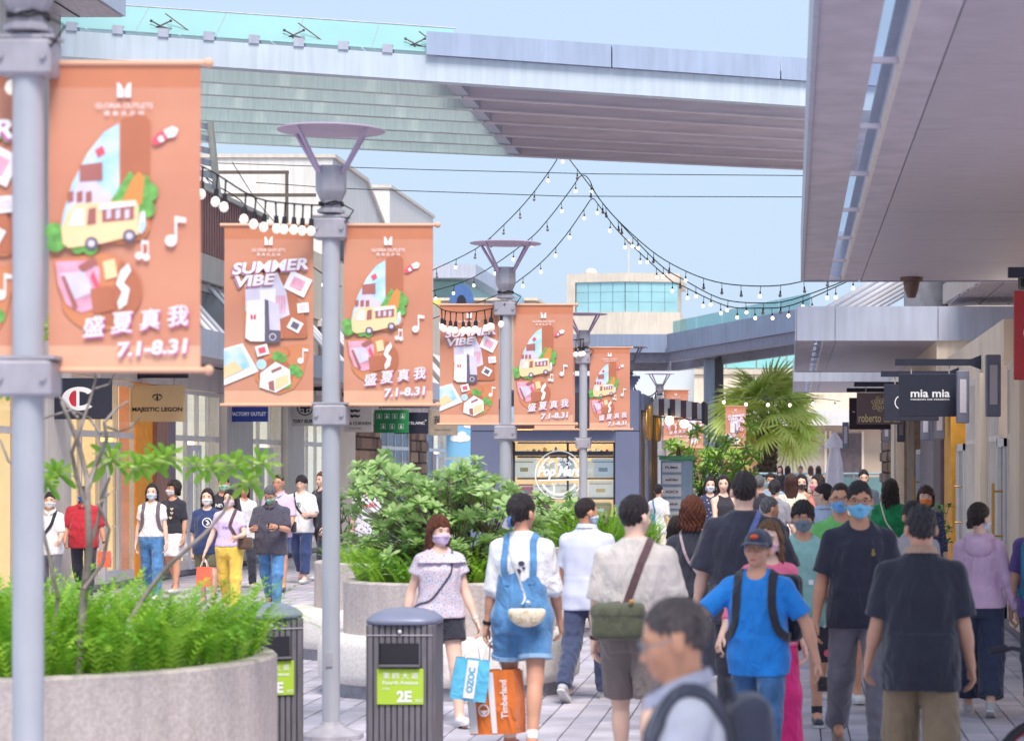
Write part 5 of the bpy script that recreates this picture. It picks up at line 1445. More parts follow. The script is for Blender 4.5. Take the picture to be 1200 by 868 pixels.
# ------------------------------------------------------------ hanging shop signs
def sign(label, x0, x1, y0, y1, d, m_, draw, wall, bar=True, left_side=True, barx=None):
    a, b = Vector(P(x0, y0, d)), Vector(P(x1, y1, d)); c = (a + b) / 2; w, h = b.x - a.x, a.z - b.z
    t = thing("hanging_sign", label, "sign", c, 0, "shop signs hung at right angles to the shopfronts")
    q = MB(); q.box(-w / 2, w / 2, -.035, .035, -h / 2, h / 2, bev=.006); q.build("board", m_, t)
    fr = ((0, -.036, 0), (1, 0, 0), (0, 0, 1), (0, -1, 0)); draw(t, fr, w, h)
    zb = h / 2 + .16
    q = MB(); q.box(*((-w / 2 - .05, wall - c.x) if wall > c.x else (wall - c.x, w / 2 + .05)), -.035, .035, zb - .045, zb + .045)
    if wall > c.x: q.prism([(wall - c.x - .14, zb - .045), (wall - c.x, zb - .10), (wall - c.x, zb + .10), (wall - c.x - .14, zb + .045)], -.05, .05)
    else: q.prism([(wall - c.x + .14, zb - .045), (wall - c.x, zb - .10), (wall - c.x, zb + .10), (wall - c.x + .14, zb + .045)], -.05, .05)
    q.build("bracket", M_dark, t)
    for sx_ in (-.3, .3):
        q = MB(); q.tube([(sx_ * w, 0, h / 2), (sx_ * w, 0, zb - .045)], .010, 6); q.build("hanger", M_clamp, t)
    return t
def words(t, fr, lst, m_, name="lettering"):
    q = MB()
    for (w_, u, v, kw) in lst: put_text(q, w_, fr, u, v, **kw)
    q.build(name, m_, t, rec=False)
S_tan = mat("sign_tan", (204, 176, 138), .6, var=.04); S_navy = mat("sign_navy", (40, 42, 60), .5, var=.05); S_blue = mat("sign_royal", (36, 62, 150), .5, var=.04); S_cream = mat("sign_cream", (214, 206, 200), .6, var=.04); S_green = mat("sign_green", (34, 130, 74), .5, var=.04)
S_taupe = mat("sign_taupe", (110, 92, 92), .6, var=.05); S_plum = mat("sign_plum", (62, 48, 62), .6); S_red = mat("sign_red", (176, 44, 52), .5, var=.05); S_ink = mat("sign_ink", (36, 34, 44), .6); S_wh = mat("sign_white", (240, 238, 240), .5, var=.02); S_gold = mat("sign_gold", (226, 206, 150), .5, var=.04); S_crim = mat("sign_crimson", (206, 44, 66), .5)
def d_c(t, fr, w, h):
    q = MB(); put_ring(q, .0, 0, .11 * .9, .165, fr, 0, n=30, a0=R(38), a1=R(318)); 
    for i in range(len(q.v)): q.v[i] = (q.v[i][0] * 1.55, q.v[i][1], q.v[i][2] * 1.05)
    q.build("emblem", S_wh, t, rec=False)
    q = MB(); put_poly(q, circ(-.05, 0, .1, 14, R(90), R(270), .12), fr, 0, .004); q.build("emblem_fill", S_crim, t, rec=False)
    q = MB(); put_poly(q, [(-.045, -.135), (.0, -.135), (.0, .135), (-.045, .135)], fr, 0, .005); q.build("emblem_bar", S_wh, t, rec=False)
sign("navy sign with a big white and red letter C emblem", 57, 131, 443, 491, 35.4, S_navy, d_c, LX)
def d_m(t, fr, w, h):
    words(t, fr, [("MAJESTIC LEGON", 0, -h * .18, dict(width=w * .92, height=.092, bold=.03))], S_ink)
    q = MB()
    for a in (-50, -25, 0, 25, 50): put_ring(q, .07 * math.sin(R(a)) * .6, h * .18 - .01 + .0 * a, .042, .052, fr, 0, .003, 12, R(90 - 60 - a), R(90 + 60 - a))
    put_poly(q, [(0, h * .18 - .075), (.02, h * .18 - .03), (0, h * .18 + .07), (-.02, h * .18 - .03)], fr, 0, .003); put_ring(q, 0, h * .18, .058, .068, fr, 0, .003, 24, R(200), R(340)); q.build("emblem", S_ink, t, rec=False)
sign("tan MAJESTIC LEGON sign with a black crest", 153, 217, 451, 494, 40.2, S_tan, d_m, LX)
sign("royal blue BAG FACTORY OUTLET sign half hidden by a banner", 259, 314, 456, 494, 46.7, S_blue, lambda t, fr, w, h: words(t, fr, [("Samsonite", 0, h * .12, dict(width=w * .7, height=.10, bold=.015)), ("BAG FACTORY OUTLET", 0, -h * .26, dict(width=w * .94, height=.075, bold=.03))], S_wh), LX)
def d_t(t, fr, w, h):
    words(t, fr, [("TORY BURCH", 0, -h * .34, dict(width=w * .86, height=.075, bold=.025))], S_ink)
    q = MB(); c = h * .12; put_ring(q, 0, c, .155, .18, fr)
    put_poly(q, [(-.03, c - .12), (.03, c - .12), (.03, c + .12), (-.03, c + .12)], fr); put_poly(q, [(-.11, c - .03), (-.031, c - .03), (-.031, c + .03), (-.11, c + .03)], fr); put_poly(q, [(.031, c - .03), (.11, c - .03), (.11, c + .03), (.031, c + .03)], fr)
    for sx_ in (-1, 1):
        for sy_ in (-1, 1): put_poly(q, [(sx_ * .05, c + sy_ * .055), (sx_ * .10, c + sy_ * .055), (sx_ * .10, c + sy_ * .085), (sx_ * .05, c + sy_ * .11)], fr)
    q.build("emblem", S_ink, t, rec=False)
sign("cream TORY BURCH sign with a round black emblem beside the second lamp post", 339, 377, 464, 499, 52.4, S_cream, d_t, LX)
def d_k(t, fr, w, h):
    words(t, fr, [("KENT & CURWEN", -.02, -h * .22, dict(width=w * .96, height=.075, bold=.02)), ("ENGLAND", 0, -h * .38, dict(width=w * .35, height=.03, bold=.01))], S_ink)
    q = MB()
    for i in range(3):
        v = h * (.36 - i * .17); put_poly(q, [(-.11, v - .03), (-.06, v - .045), (-.02, v - .02), (.05, v - .04), (.11, v - .02), (.12, v + .03), (.06, v + .01), (.02, v + .035), (-.05, v + .02), (-.12, v + .04)], fr, 0, .003)
    q.build("emblem", S_ink, t, rec=False)
sign("pale KENT & CURWEN sign with three small black lions", 396, 437, 470, 506, 58.5, S_cream, d_k, LX)
def d_g(t, fr, w, h):
    q = MB()
    for j in range(2):
        for i in range(4 if j == 0 else 3):
            u = (-.33 + i * .21) if j == 0 else (-.22 + i * .24); v = .13 - j * .26; u *= w / .92; a = .062
            for (c0, c1, e0, e1) in ((-a, a, a - .007, a), (-a, a, -a, -a + .007), (-a, -a + .007, -a + .007, a - .007), (a - .007, a, -a + .007, a - .007)): put_poly(q, [(u + c0, v + e0), (u + c1, v + e0), (u + c1, v + e1), (u + c0, v + e1)], fr, 0, .003)
            put_poly(q, circ(u, v + .034, .013, 8), fr, 0, .003); put_poly(q, [(u - .02, v - .04), (u + .02, v - .04), (u + .014, v + .016), (u - .014, v + .016)] if (i + j) % 2 == 0 else [(u - .03, v - .04), (u + .024, v - .04), (u + .03, v - .01), (u, v + .018), (u - .016, v + .01)], fr, 0, .003)
    q.build("pictograms", S_wh, t, rec=False)
sign("green sign with seven white facility pictograms", 439, 479, 480, 507, 61.6, S_green, d_g, LX)
sign("navy MONTBLANC sign beside the green pictogram sign", 462, 502, 483, 508, 63.7, S_navy, lambda t, fr, w, h: (words(t, fr, [("MONTBLANC", 0, 0, dict(width=w * .8, height=.075, bold=.02)), ("*", w * .43, .06, dict(height=.06, bold=.03))], S_wh)), LX)
sign("taupe sign with two brush-written Chinese characters", 502, 536, 480, 510, 66, mat("sign_khaki", (168, 152, 136), .6), lambda t, fr, w, h: words(t, fr, [("華漾", 0, .06, dict(width=w * .62, height=.26)), ("HUA YANG", 0, -.20, dict(width=w * .5, height=.04))], S_ink), LX)
# right side
def d_mm(t, fr, w, h): words(t, fr, [("mia mia", 0, h * .04, dict(width=w * .62, height=h * .18, bold=.02)), ("MAISON DE MASSIVA", 0, -h * .10, dict(width=w * .62, height=.022, bold=.02))], S_wh)
sign("navy mia mia sign hanging at the right", 1053, 1127, 438, 488, 33.5, S_navy, d_mm, WX)
sign("plain navy sign directly behind the mia mia sign", 1036, 1100, 450, 493, 38, mat("sign_navy_plain", (44, 46, 64), .5), lambda t, fr, w, h: (lambda q: (put_ring(q, -.15, 0, .1, .115, fr, a0=R(120), a1=R(250)), q.build("emblem", S_wh, t, rec=False)))(MB()), WX)
def d_r(t, fr, w, h):
    words(t, fr, [("roberto cavalli", 0, -h * .30, dict(width=w * .92, height=.16, bold=.01))], S_gold)
    q = MB(); v = h * .14
    for r_, o_ in ((.05, 0), (.09, .4), (.13, .8)):
        for k_ in range(6): put_ring(q, .0 + r_ * math.cos(k_ + o_), v + r_ * .9 * math.sin(k_ + o_), .022, .034, fr, 0, .003, 10, R(40 * k_), R(40 * k_ + 230))
    q.build("emblem", S_gold, t, rec=False)
sign("brown roberto cavalli sign with a pale gold crest", 1004, 1057, 460, 497, 46, S_taupe, d_r, WX)
sign("plum sign behind the roberto cavalli sign", 995, 1044, 466, 503, 51, S_plum, lambda t, fr, w, h: (lambda q: (put_poly(q, [(-w * .42, .03), (-w * .36, .02), (-w * .36, .04), (-w * .42, .05)], fr), q.build("emblem", S_wh, t, rec=False)))(MB()), WX)
def d_red(t, fr, w, h):
    q = MB(); put_ring(q, -w * .28, .02, .055, .085, fr, n=24, a0=R(-30), a1=R(250)); put_poly(q, circ(-w * .28 + .02, -.03, .03, 10), fr); q.build("emblem", S_wh, t, rec=False)
sign("red sign with a white emblem cut off at the right edge", 1188, 1290, 341, 445, 21, S_red, d_red, 4.0)
q = MB()
def round_sign():
    t = thing("round_sign", "round white sign with a red half and dark rim on the pale tower", "sign", P(12, 165, 30.8), R(90))
    t.location.x = LX + .42
    q = MB(); q.lathe([(.34, 0), (.34, .14), (0, .14)], n=28)
    o = q.build("rim", M_dark, t, 40); o.rotation_euler = (R(90), 0, 0); o.location = (0, .1, 0)
    fr = ((0, -.045, 0), (1, 0, 0), (0, 0, 1), (0, -1, 0))
    q = MB(); put_poly(q, circ(0, 0, .30, 28), fr); q.build("face", S_wh, t, rec=False)
    q = MB(); put_poly(q, circ(-.04, 0, .22, 16, R(90), R(270)), fr, 0, .006); q.build("emblem_fill", S_crim, t, rec=False)
    q = MB(); put_poly(q, [(.02, -.22), (.07, -.22), (.07, .22), (.02, .22)], fr, 0, .006); q.build("emblem_bar", M_dark, t, rec=False)
    t.rotation_euler = (0, 0, R(62))
    t2 = thing("wall_letters", "white and black letters fixed to the pale tower beside the first lamp post", "sign", (LX + .25, 32.6, 6.05), R(62))
    for i, ch in enumerate("Cham"):
        q = MB(); put_text(q, ch, fr, -.9 + i * .42, 0, height=.42, bold=.03); q.build("letter", S_wh, t2, rec=False)
        q = MB(); q.box(-1.08 + i * .42, -1.08 + i * .42 + .38, -.04, .02, -.3, .3); q.build("letter_back", M_dark, t2)
round_sign()
# wall sconces on the right
sc0 = None
for i, (x, y, d, lab) in enumerate(((1148, 465, 33.2, "slate wall lamp beside the mia mia sign"), (1191, 452, 28.2, "slate wall lamp below the red sign"), (1121, 488, 38.5, "small slate wall lamp below the mia mia sign"), (1102, 492, 42.5, "small slate wall lamp between two signs"), (1066, 498, 52, "tiny wall lamp beside the roberto cavalli sign"), (1050, 501, 60, "tiny wall lamp over the stone pier"), (997, 510, 66, "tiny wall lamp left of the plum sign"))):
    z = HC - (y - HY) * d / F
    if sc0 is None:
        t = sc0 = thing("wall_lamp", lab, "wall lamp", (0, 0, 0), 0, "slate box lamps on the right-hand shopfronts")
        q = MB(); q.box(-.17, 0, -.1, .1, -.36, .36, bev=.01); q.build("lamp_box", mat("lamp_slate", (122, 124, 144), .45, .2), t)
        q = MB(); q.box(-.13, -.04, -.106, -.101, -.22, .24); q.build("diffuser", mat("lamp_diffuser", (196, 190, 200), .4, var=.04), t)
    else: t = copy_tree(sc0); t['label'] = lab
    t.location = (WX - .19 if i < 6 else 1.55, d, z)

# ------------------------------------------------------------ bins
M_slat = mat("bin_slat", (112, 108, 116), .6, var=.15, scale=12, stretch=(3, 3, .5)); M_lid = mat("bin_lid", (128, 132, 158), .4, .1, var=.06); M_tag = mat("lime_label", (176, 208, 62), .5, var=.03)
def make_bin(label, loc, txt):
    t = thing("litter_bin", label, "litter bin", loc, 0, "grey slatted litter bins")
    hw, hd, r = .215, .20, .05
    q = MB(); q.box(-hw + .02, hw - .02, -hd + .02, hd - .02, .03, .92); q.build("liner", mat("bin_inner", (60, 57, 62), .7), t)
    n = 11; w = 2 * hw / n
    for sd in (-1, 1):
        for i in range(n):
            x0 = -hw + i * w
            zs = [(.03, .92)]
            if sd < 0 and 2 <= i <= 7: zs = [(.03, .66), (.795, .92)]
            for z0, z1 in zs:
                q = MB(); q.box(x0 + .003, x0 + w - .003, sd * hd - .012, sd * hd + .012, z0, z1, bev=.005); q.build("slat", M_slat, t)
        for i in range(9):
            y0 = -hd + .015 + i * (2 * hd - .03) / 9
            q = MB(); q.box(sd * hw - .012, sd * hw + .012, y0 + .003, y0 + (2 * hd - .03) / 9 - .003, .03, .92, bev=.005); q.build("slat", M_slat, t)
    q = MB(); q.box(-.125, .125, -hd - .018, -hd + .02, .655, .80); q.build("slot", mat("bin_slot", (40, 38, 46), .4), t)
    q = MB(); q.box(-.135, .135, -hd - .05, -hd - .012, .645, .662, bev=.005); q.build("slot_lip", mat("bin_lip", (100, 98, 108), .4), t)
    q = MB(); q.tube([(-hw, -hd - .015, .852), (hw, -hd - .015, .852)], .004, 6); q.build("wire_band", M_clamp, t)
    q = MB(); q.ball((0, -hd - .02, .875), .014, 8, 6); q.build("lock", M_framew, t)
    q = MB(); n_ = 24; V = []
    for (k_, z) in ((1.02, .92), (1.05, .93), (1.05, .945), (1.01, .957), (.84, .988), (.55, 1.012), (.2, 1.022)):
        for i in range(n_):
            a = 2 * PI * i / n_; ca, sa = math.cos(a), math.sin(a); e = .55
            q.v.append(((hw + .016) * k_ * math.copysign(abs(ca) ** e, ca), (hd + .03) * k_ * math.copysign(abs(sa) ** e, sa), z))
    for j in range(6):
        for i in range(n_): q.f.append([j * n_ + i, j * n_ + (i + 1) % n_, (j + 1) * n_ + (i + 1) % n_, (j + 1) * n_ + i]); q.m.append(0)
    q.f.append(list(range(6 * n_, 7 * n_))); q.m.append(0); q.f.append(list(range(n_))[::-1]); q.m.append(0)
    q.build("lid", M_lid, t, 40)
    q = MB(); q.box(-.150, .155, -hd - .022, -hd - .0125, .40, .635, bev=.004); lb = q.build("label_plate", M_tag, t)
    fr = ((0, -hd - .0225, 0), (1, 0, 0), (0, 0, 1), (0, -1, 0))
    words(lb, fr, [("第 四 大 道", .005, .59, dict(width=.23, height=.042)), ("第 四 大 道", .0065, .5905, dict(width=.23, height=.042, lift=.0032)), ("Fourth Avenue", .005, .545, dict(width=.23, height=.026, bold=.015)), ("ZONE", -.09, .505, dict(height=.012, bold=.015)), (txt, .03, .455, dict(height=.075, bold=.045)), ("出口", .125, .43, dict(height=.022, bold=.01))], S_wh)
    return t
bn = make_bin("grey slatted litter bin with a lime green 2E plate, before the round planter seat", (-2.56, 16.0, 0), "2E")
o = copy_tree(bn); o.location = (-3.62, 16.6, 0); o.rotation_euler = (0, 0, R(24)); o['label'] = "grey slatted litter bin partly hidden behind the near fern planter"

# ------------------------------------------------------------ planters
M_conc = mat("planter_stone", (212, 200, 196), .85, second=(188, 174, 172), scale=38, streak=.16, bump=.4, bscale=120, detail=3)
M_mos = mat_cells("planter_mosaic", (216, 208, 204), (226, 219, 215), 34, .5, .5); M_plin = mat("plinth_grey", (150, 150, 160), .7, var=.15, scale=20)
def leafy(m, w=.4):
    n, l = m.node_tree.nodes, m.node_tree.links
    b = n["Principled BSDF"]; src = b.inputs["Base Color"].links[0].from_socket
    tl = n.new("ShaderNodeBsdfTranslucent"); l.new(src, tl.inputs[0]); mx = n.new("ShaderNodeMixShader"); mx.inputs[0].default_value = w
    l.new(b.outputs[0], mx.inputs[1]); l.new(tl.outputs[0], mx.inputs[2]); l.new(mx.outputs[0], n["Material Output"].inputs[0])
    return m
M_soil = mat("soil", (70, 52, 42), .95, var=.3, scale=14)
M_fern = [mat("fern_a", (142, 192, 54), .5, second=(92, 154, 38), scale=5, spec=.4), mat("fern_b", (178, 214, 76), .5, second=(128, 182, 52), scale=5, spec=.4)]
M_leaf = [mat("leaf_pale", (198, 220, 162), .5, second=(164, 198, 124), scale=7), mat("leaf_mid", (170, 204, 130), .5, second=(130, 174, 94), scale=7), mat("leaf_palest", (204, 222, 164), .5, second=(170, 200, 122), scale=7)]  # three greens, the palest mixed in among the inner leaves
M_bark = mat("bark", (142, 126, 114), .85, second=(92, 78, 72), scale=14, stretch=(1, 1, .3), bump=.5); M_bark2 = mat("bark_pale", (158, 148, 144), .8, second=(120, 108, 104), scale=10, bump=.4)
for m_ in M_fern + M_leaf: leafy(m_)
def planter(label, c, r, h, seat=None, n=56, a0=None):
    t = thing("planter", label, "planter", (c[0], c[1], 0), 0, "round stone planters")
    q = MB(); q.lathe([(r, .0 if not seat else .40), (r, h - .015), (r - .015, h), (r - .13, h), (r - .14, h - .012), (r - .14, h - .10)], n=n); q.build("wall", M_conc, t, 40)
    q = MB(); q.lathe([(r - .141, h - .12), (r * .5, h - .06), (0, h - .04)], n=24); q.build("soil", M_soil, t, 60)
    if seat:
        rs, hs = seat
        q = MB(); q.lathe([(rs - .05, .11), (rs - .01, .14), (rs, .20), (rs, hs - .10), (rs - .03, hs - .03), (rs - .10, hs), (r + .002, hs)], n=n); q.build("seat_ring", M_mos, t, 50)
        q = MB(); q.lathe([(rs - .07, 0), (rs - .07, .11), (rs - .2, .11)], n=n); q.build("plinth", M_plin, t, 40)
    return t
planter("large round stone planter full of ferns at the left front", (-4.70, 14.3), 1.62, .83)
planter("round planter with a white mosaic seat ring behind the bins", (-3.0, 21.2), .92, .97, (1.14, .52))
planter("round planter behind the seat planter, partly hidden by the second lamp post", (-4.0, 25.4), 1.0, .97, (1.35, .5))
planter("round planter with a seat ring in front of the kiosk", (-2.35, 28.8), .86, 1.02, (1.12, .5))
planter("small planter with bright green ferns by the directory sign", (-2.2, 52), .62, .95, None)
planter("low planter under the palm tree", (-.9, 86), 1.5, 1.2, None)
def frond_pts(L, arch, n=9):
    out = []; x = z = 0; a = 1.35
    for i in range(n):
        out.append((x, z)); x += math.cos(a) * L / n; z += math.sin(a) * L / n; a -= arch / n
    return out
def ferns(label, c, r, z, cnt, L0, L1, wl=.05, upright=.9, name="fern"):
    """a dense bed of arching feathered fronds"""
    q = MB()
    for k_ in range(cnt):
        rr = r * math.sqrt(random.random()); a = random.uniform(0, 2 * PI); bx, by_ = c[0] + rr * math.cos(a), c[1] + rr * math.sin(a)
        out = a + random.gauss(0, .9); L = random.uniform(L0, L1); arch = random.uniform(upright, upright + 1.3) * (.55 + .6 * rr / r)
        pts = frond_pts(L, arch); dx_, dy_ = math.cos(out), math.sin(out); mi = random.randrange(2); o = len(q.v)
        n = len(pts)
        for i, (u, w_) in enumerate(pts):
            q.v.append((bx + dx_ * u, by_ + dy_ * u, z + w_))
        for i in range(n - 1):
            for h_ in (0, .5):
                u = pts[i][0] + (pts[i + 1][0] - pts[i][0]) * h_; w_ = pts[i][1] + (pts[i + 1][1] - pts[i][1]) * h_
                t_ = (i + h_) / n; ll = wl * (1 - .75 * t_) * (.5 + min(1, t_ * 4) * .5) * random.uniform(.85, 1.1)
                b = Vector((bx + dx_ * u, by_ + dy_ * u, z + w_)); tg = Vector((dx_ * (pts[i + 1][0] - pts[i][0]), dy_ * (pts[i + 1][0] - pts[i][0]), pts[i + 1][1] - pts[i][1])).normalized()
                for sd in (-1, 1):
                    s_ = Vector((-dy_ * sd, dx_ * sd, random.uniform(-.1, .25)))
                    e = len(q.v); w2 = L / n * .30
                    q.v += [tuple(b - tg * w2 * .5), tuple(b + tg * w2 * .6), tuple(b + s_ * ll + tg * w2 * 1.3)]; q.f.append([e, e + 1, e + 2]); q.m.append(mi)
            q.f.append([o + i, o + i + 1, o + i + 1]) if False else None
    o = q.build(name, M_fern, None, rec=False); return tag(o, label, "fern", None, 'stuff')
ferns("bed of bright green ferns filling the near round planter", (-4.70, 14.3), 1.52, .78, 1500, .42, .78, .06)
ferns("green ferns around the foot of the pale shrub", (-3.0, 21.2), .82, .92, 420, .3, .55, .05)
ferns("green ferns in the planter behind the lamp post", (-4.0, 25.4), .9, .92, 340, .25, .45, .045)
ferns("spiky green ferns in the kiosk planter", (-2.35, 28.8), .80, .98, 620, .35, .66, .035, .4)
ferns("bright ferns behind the directory sign", (-2.2, 52), .6, .9, 200, .4, .8, .06, .6)
# leaf rosettes
def leaf_geo(q, b, dirv, up, L, W, mi=0, cup=.25):
    d_ = Vector(dirv).normalized(); s_ = d_.cross(Vector(up)).normalized(); n_ = s_.cross(d_)
    o = len(q.v); b = Vector(b)
    prof = ((0, .12), (.35, .55), (.7, 1.0), (.92, .72), (1.0, .15))
    for t_, w_ in prof:
        dz = -cup * t_ * t_ * L
        for sd in (-1, 0, 1): q.v.append(tuple(b + d_ * t_ * L + s_ * sd * w_ * W / 2 + n_ * (dz + (.10 * W if sd else 0))))
    for i in range(4):
        for j in (0, 1): q.f.append([o + i * 3 + j, o + i * 3 + j + 1, o + i * 3 + 4 + j, o + i * 3 + 3 + j]); q.m.append(mi)
def rosette_mesh(n, L, W, seed, mats_):
    rnd = random.Random(seed); q = MB()
    for i in range(n):
        a = i * 2.4 + rnd.uniform(-.2, .2); e = R(12 + 55 * (i / n) ** 1.1) + rnd.uniform(-.12, .12); l = L * (1 - .4 * i / n) * rnd.uniform(.85, 1.1)
        leaf_geo(q, (0, 0, .01 * i / n), (math.cos(a) * math.cos(e), math.sin(a) * math.cos(e), math.sin(e)), (0, 0, 1), l, W * (1 - .3 * i / n), 0 if rnd.random() < .6 else (1 if i < n * .6 else 2), .3)
    o = q.build("leaf_rosette", mats_, None, 60, rec=False); me = o.data; bpy.data.objects.remove(o); return me
ROS = [rosette_mesh(15, .13, .052, 11 + i, M_leaf) for i in range(4)]
def shrub(label, c, z0, tips, trunk_r=.05, sc=1., spread=None, cat="shrub", name="shrub", ros=ROS, bark=M_bark, fork=.35):
    """branches from the foot to every tip, a leaf rosette on each tip"""
    t = thing(name, label, cat, (c[0], c[1], z0))
    q = MB(); forks = []
    for k_ in range(7):
        a = k_ * 2 * PI / 7 + random.uniform(-.3, .3); r_ = random.uniform(.12, .3) * (spread or 1); forks.append(Vector((math.cos(a) * r_, math.sin(a) * r_, random.uniform(.15, .45) * (spread or 1))))
    for f_ in forks: q.tube([(0, 0, -.05), f_ * .5 + Vector((0, 0, .05)), f_], [trunk_r, trunk_r * .75, trunk_r * .55], 7)
    for tp in tips:
        tv = Vector(tp); f_ = min(forks, key=lambda g_: (g_ - tv).length); mid = f_.lerp(tv, .5) + Vector((0, 0, -.06)); q.tube([f_, mid, tv], [trunk_r * .45, trunk_r * .3, trunk_r * .2], 5)
    q.build("trunk", bark, t, 50)
    for tp in tips:
        o = bpy.data.objects.new("leaf_rosette", random.choice(ros)); COL.objects.link(o); o.parent = t; o.location = tp
        v = Vector(tp); o.rotation_euler = (random.uniform(-.5, .5) - .35, random.uniform(-.5, .5) + .5 * max(-1, min(1, v.x)), random.uniform(0, 6.3)); k_ = sc * random.uniform(.8, 1.25); o.scale = (k_, k_, k_)
    return t
tips = []
rs = random.Random(5)
while len(tips) < 295:
    x_, y_, z_ = rs.uniform(-1.1, .75), rs.uniform(-.6, .6), rs.uniform(.05, 1.25)
    lim = (1.02 + .12 * math.sin(x_ * 7 + 1) - .30 * max(0, x_ + .05) ** 1.3 * 1.6 - .25 * max(0, -x_ - .8))
    if z_ > lim or (abs(x_) > .8 and z_ < .3): continue
    if (x_ + .1) ** 2 / 1.1 + y_ ** 2 / .36 > 1: continue
    if rs.random() < .35 + .7 * (z_ / lim) or y_ < -.2: tips.append((x_, y_, z_))
shrub("pale green big-leaved shrub spilling over the seat planter behind the bins", (-2.86, 21.3), .92, tips, .02, .88)
tips = [(rs.uniform(-.75, -.1), rs.uniform(-.4, .4), rs.uniform(.2, .62)) for _ in range(26)]
shrub("small big-leaved shrub with upright rosettes beside the kiosk planter ferns", (-2.35, 28.8), .98, tips)
# young tree in the near planter: bare forking stems, ten leaf tufts
M_lime = [leafy(mat('leaf_lime%d' % i, c, .5, var=.2, scale=9)) for i, c in enumerate(((176, 216, 96), (150, 200, 84), (204, 230, 132)))]
def near_tree():
    d = 13.6; c = Vector(P(93, 0, d)); c.z = .78
    t = thing("young_tree", "blurred young tree with grey forking stems and a few leaf tufts in the near planter", "tree", c)
    def L(x, y, dd=0): return Vector(P(x, y, d + dd)) - c
    q = MB()
    for pts, r0, r1 in (([(93, 790), (98, 700), (105, 640), (103, 590), (102, 560), (92, 520), (80, 490), (72, 470)], .034, .012), ([(102, 575), (112, 545), (125, 515), (122, 495), (135, 480), (150, 470)], .022, .007), ([(104, 600), (90, 560), (84, 530), (95, 500), (105, 470), (112, 445), (108, 425)], .020, .006),
                        ([(105, 640), (115, 610), (120, 580), (128, 560), (125, 545)], .017, .010), ([(98, 690), (120, 660), (128, 620), (115, 590), (128, 578)], .016, .008), ([(150, 730), (175, 690), (200, 660), (240, 625), (262, 600), (270, 580)], .022, .010), ([(60, 760), (68, 700), (55, 640), (35, 560), (10, 540), (0, 515)], .017, .008), ([(118, 508), (105, 490), (85, 480), (60, 487), (40, 495)], .012, .006), ([(125, 500), (140, 505), (155, 500), (165, 488)], .010, .005), ([(92, 490), (70, 465), (58, 440), (70, 425)], .012, .006), ([(112, 455), (128, 450), (138, 430)], .009, .005)):
        n = len(pts); q.tube([L(*p, dd=.1 * math.sin(i * 1.7)) for i, p in enumerate(pts)], [(r0 + (r1 - r0) * i / (n - 1)) * .75 for i in range(n)], 8)
    q.build("trunk", M_bark2, t, 60)
    tq = MB(); leaf_geo(tq, (0, 0, 0), (1, 0, .12), (0, 0, 1), .17, .058, 0, .4); lm = []
    for m_ in M_lime:
        o = tq.build("leaf", m_, None, 60, rec=False); lm.append(o.data); bpy.data.objects.remove(o)
    for (x, y, k_) in ((66, 556, .85), (52, 566, .75), (130, 540, 1.0), (174, 543, .8), (194, 538, .9), (245, 548, .75), (275, 546, .8), (305, 544, .85), (228, 545, .6), (12, 390, .8), (60, 386, .6), (10, 455, .6), (160, 548, .7), (290, 566, .7)):
        p = L(x, y, random.uniform(-.2, .2)); e0 = MB(); e0.ball((0, 0, 0), .018, 6, 4); ro = e0.build("bud", M_leaf[2], t); ro.location = p; ro.name = "leaf_tuft"; ro.rotation_euler = (R(-30), 0, 0)
        for i in range(20):
            o = bpy.data.objects.new("leaf", lm[(i * 2 + 1) % 3]); COL.objects.link(o); o.parent = ro
            s_ = k_ * random.uniform(.8, 1.1) * (1 - .35 * i / 20); o.scale = (s_, s_, s_); o.rotation_euler = (random.uniform(-.3, .3), -R(-18 + 85 * i / 20) + random.uniform(-.2, .2), i * 2.4)
near_tree()
q = MB(); q.lathe([(.0, .0), (.045, 0), (.045, .05), (.026, .06), (.026, .22), (.05, .25), (.052, .30), (.03, .33), (.0, .335)], n=14); o = q.build("irrigation_head", mat("plastic_white", (176, 206, 176), .4), None, 40); o.scale = (.8, .8, .8); o.location = (-3.72, 13.6, .80); tag(o, "small white irrigation tap standing among the near ferns", "tap")
# far small tree by the directory sign
tips = [(rs.uniform(-.3, 1.5), rs.uniform(-.5, .5), rs.uniform(.5, 1.9)) for _ in range(46)]
tips = [p for p in tips if abs(math.sin(p[0] * 2.3 + p[2] * 2)) > .3]
ROS2 = [rosette_mesh(12, .17, .05, 31 + i, M_lime) for i in range(2)]
shrub("small twisted tree with bright green tufts beyond the striped awning", (-2.3, 51.5), .9, tips, .026, 1.5, 1.3, "tree", "twisted_tree", ROS2, M_bark)
tips = [(rs.uniform(-.9, .9), rs.uniform(-.5, .5), rs.uniform(.1, 1.3)) for _ in range(60)]
shrub("rounded bright green bush left of the palm", (-2.2, 60), 1.2, tips, .06, 1.5, 1.4, "bush", "bush", ROS2, M_bark)
tips = [(rs.uniform(-.35, .35), rs.uniform(-.35, .35), rs.uniform(.25, .95)) for _ in range(34)]
shrub("dark potted plant by the right-hand shop doors", (2.05, 36.5), .5, tips, .03, .9, .8, "plant", "potted_plant", [rosette_mesh(12, .13, .05, 41, [mat("leaf_dark", (70, 116, 56), .5, var=.2)] * 3)], M_bark)
q = MB(); q.lathe([(.16, 0), (.22, .42), (.24, .45), (.20, .45), (.19, .40), (0, .40)], n=20); o = q.build("plant_pot", mat("pot_grey", (120, 116, 120), .7), None, 40); o.location = (2.05, 36.5, .0); tag(o, "grey pot holding the dark plant on the right", "pot")
tips = [(rs.uniform(-.4, .4), rs.uniform(-.3, .3), rs.uniform(.3, 1.1)) for _ in range(30)]
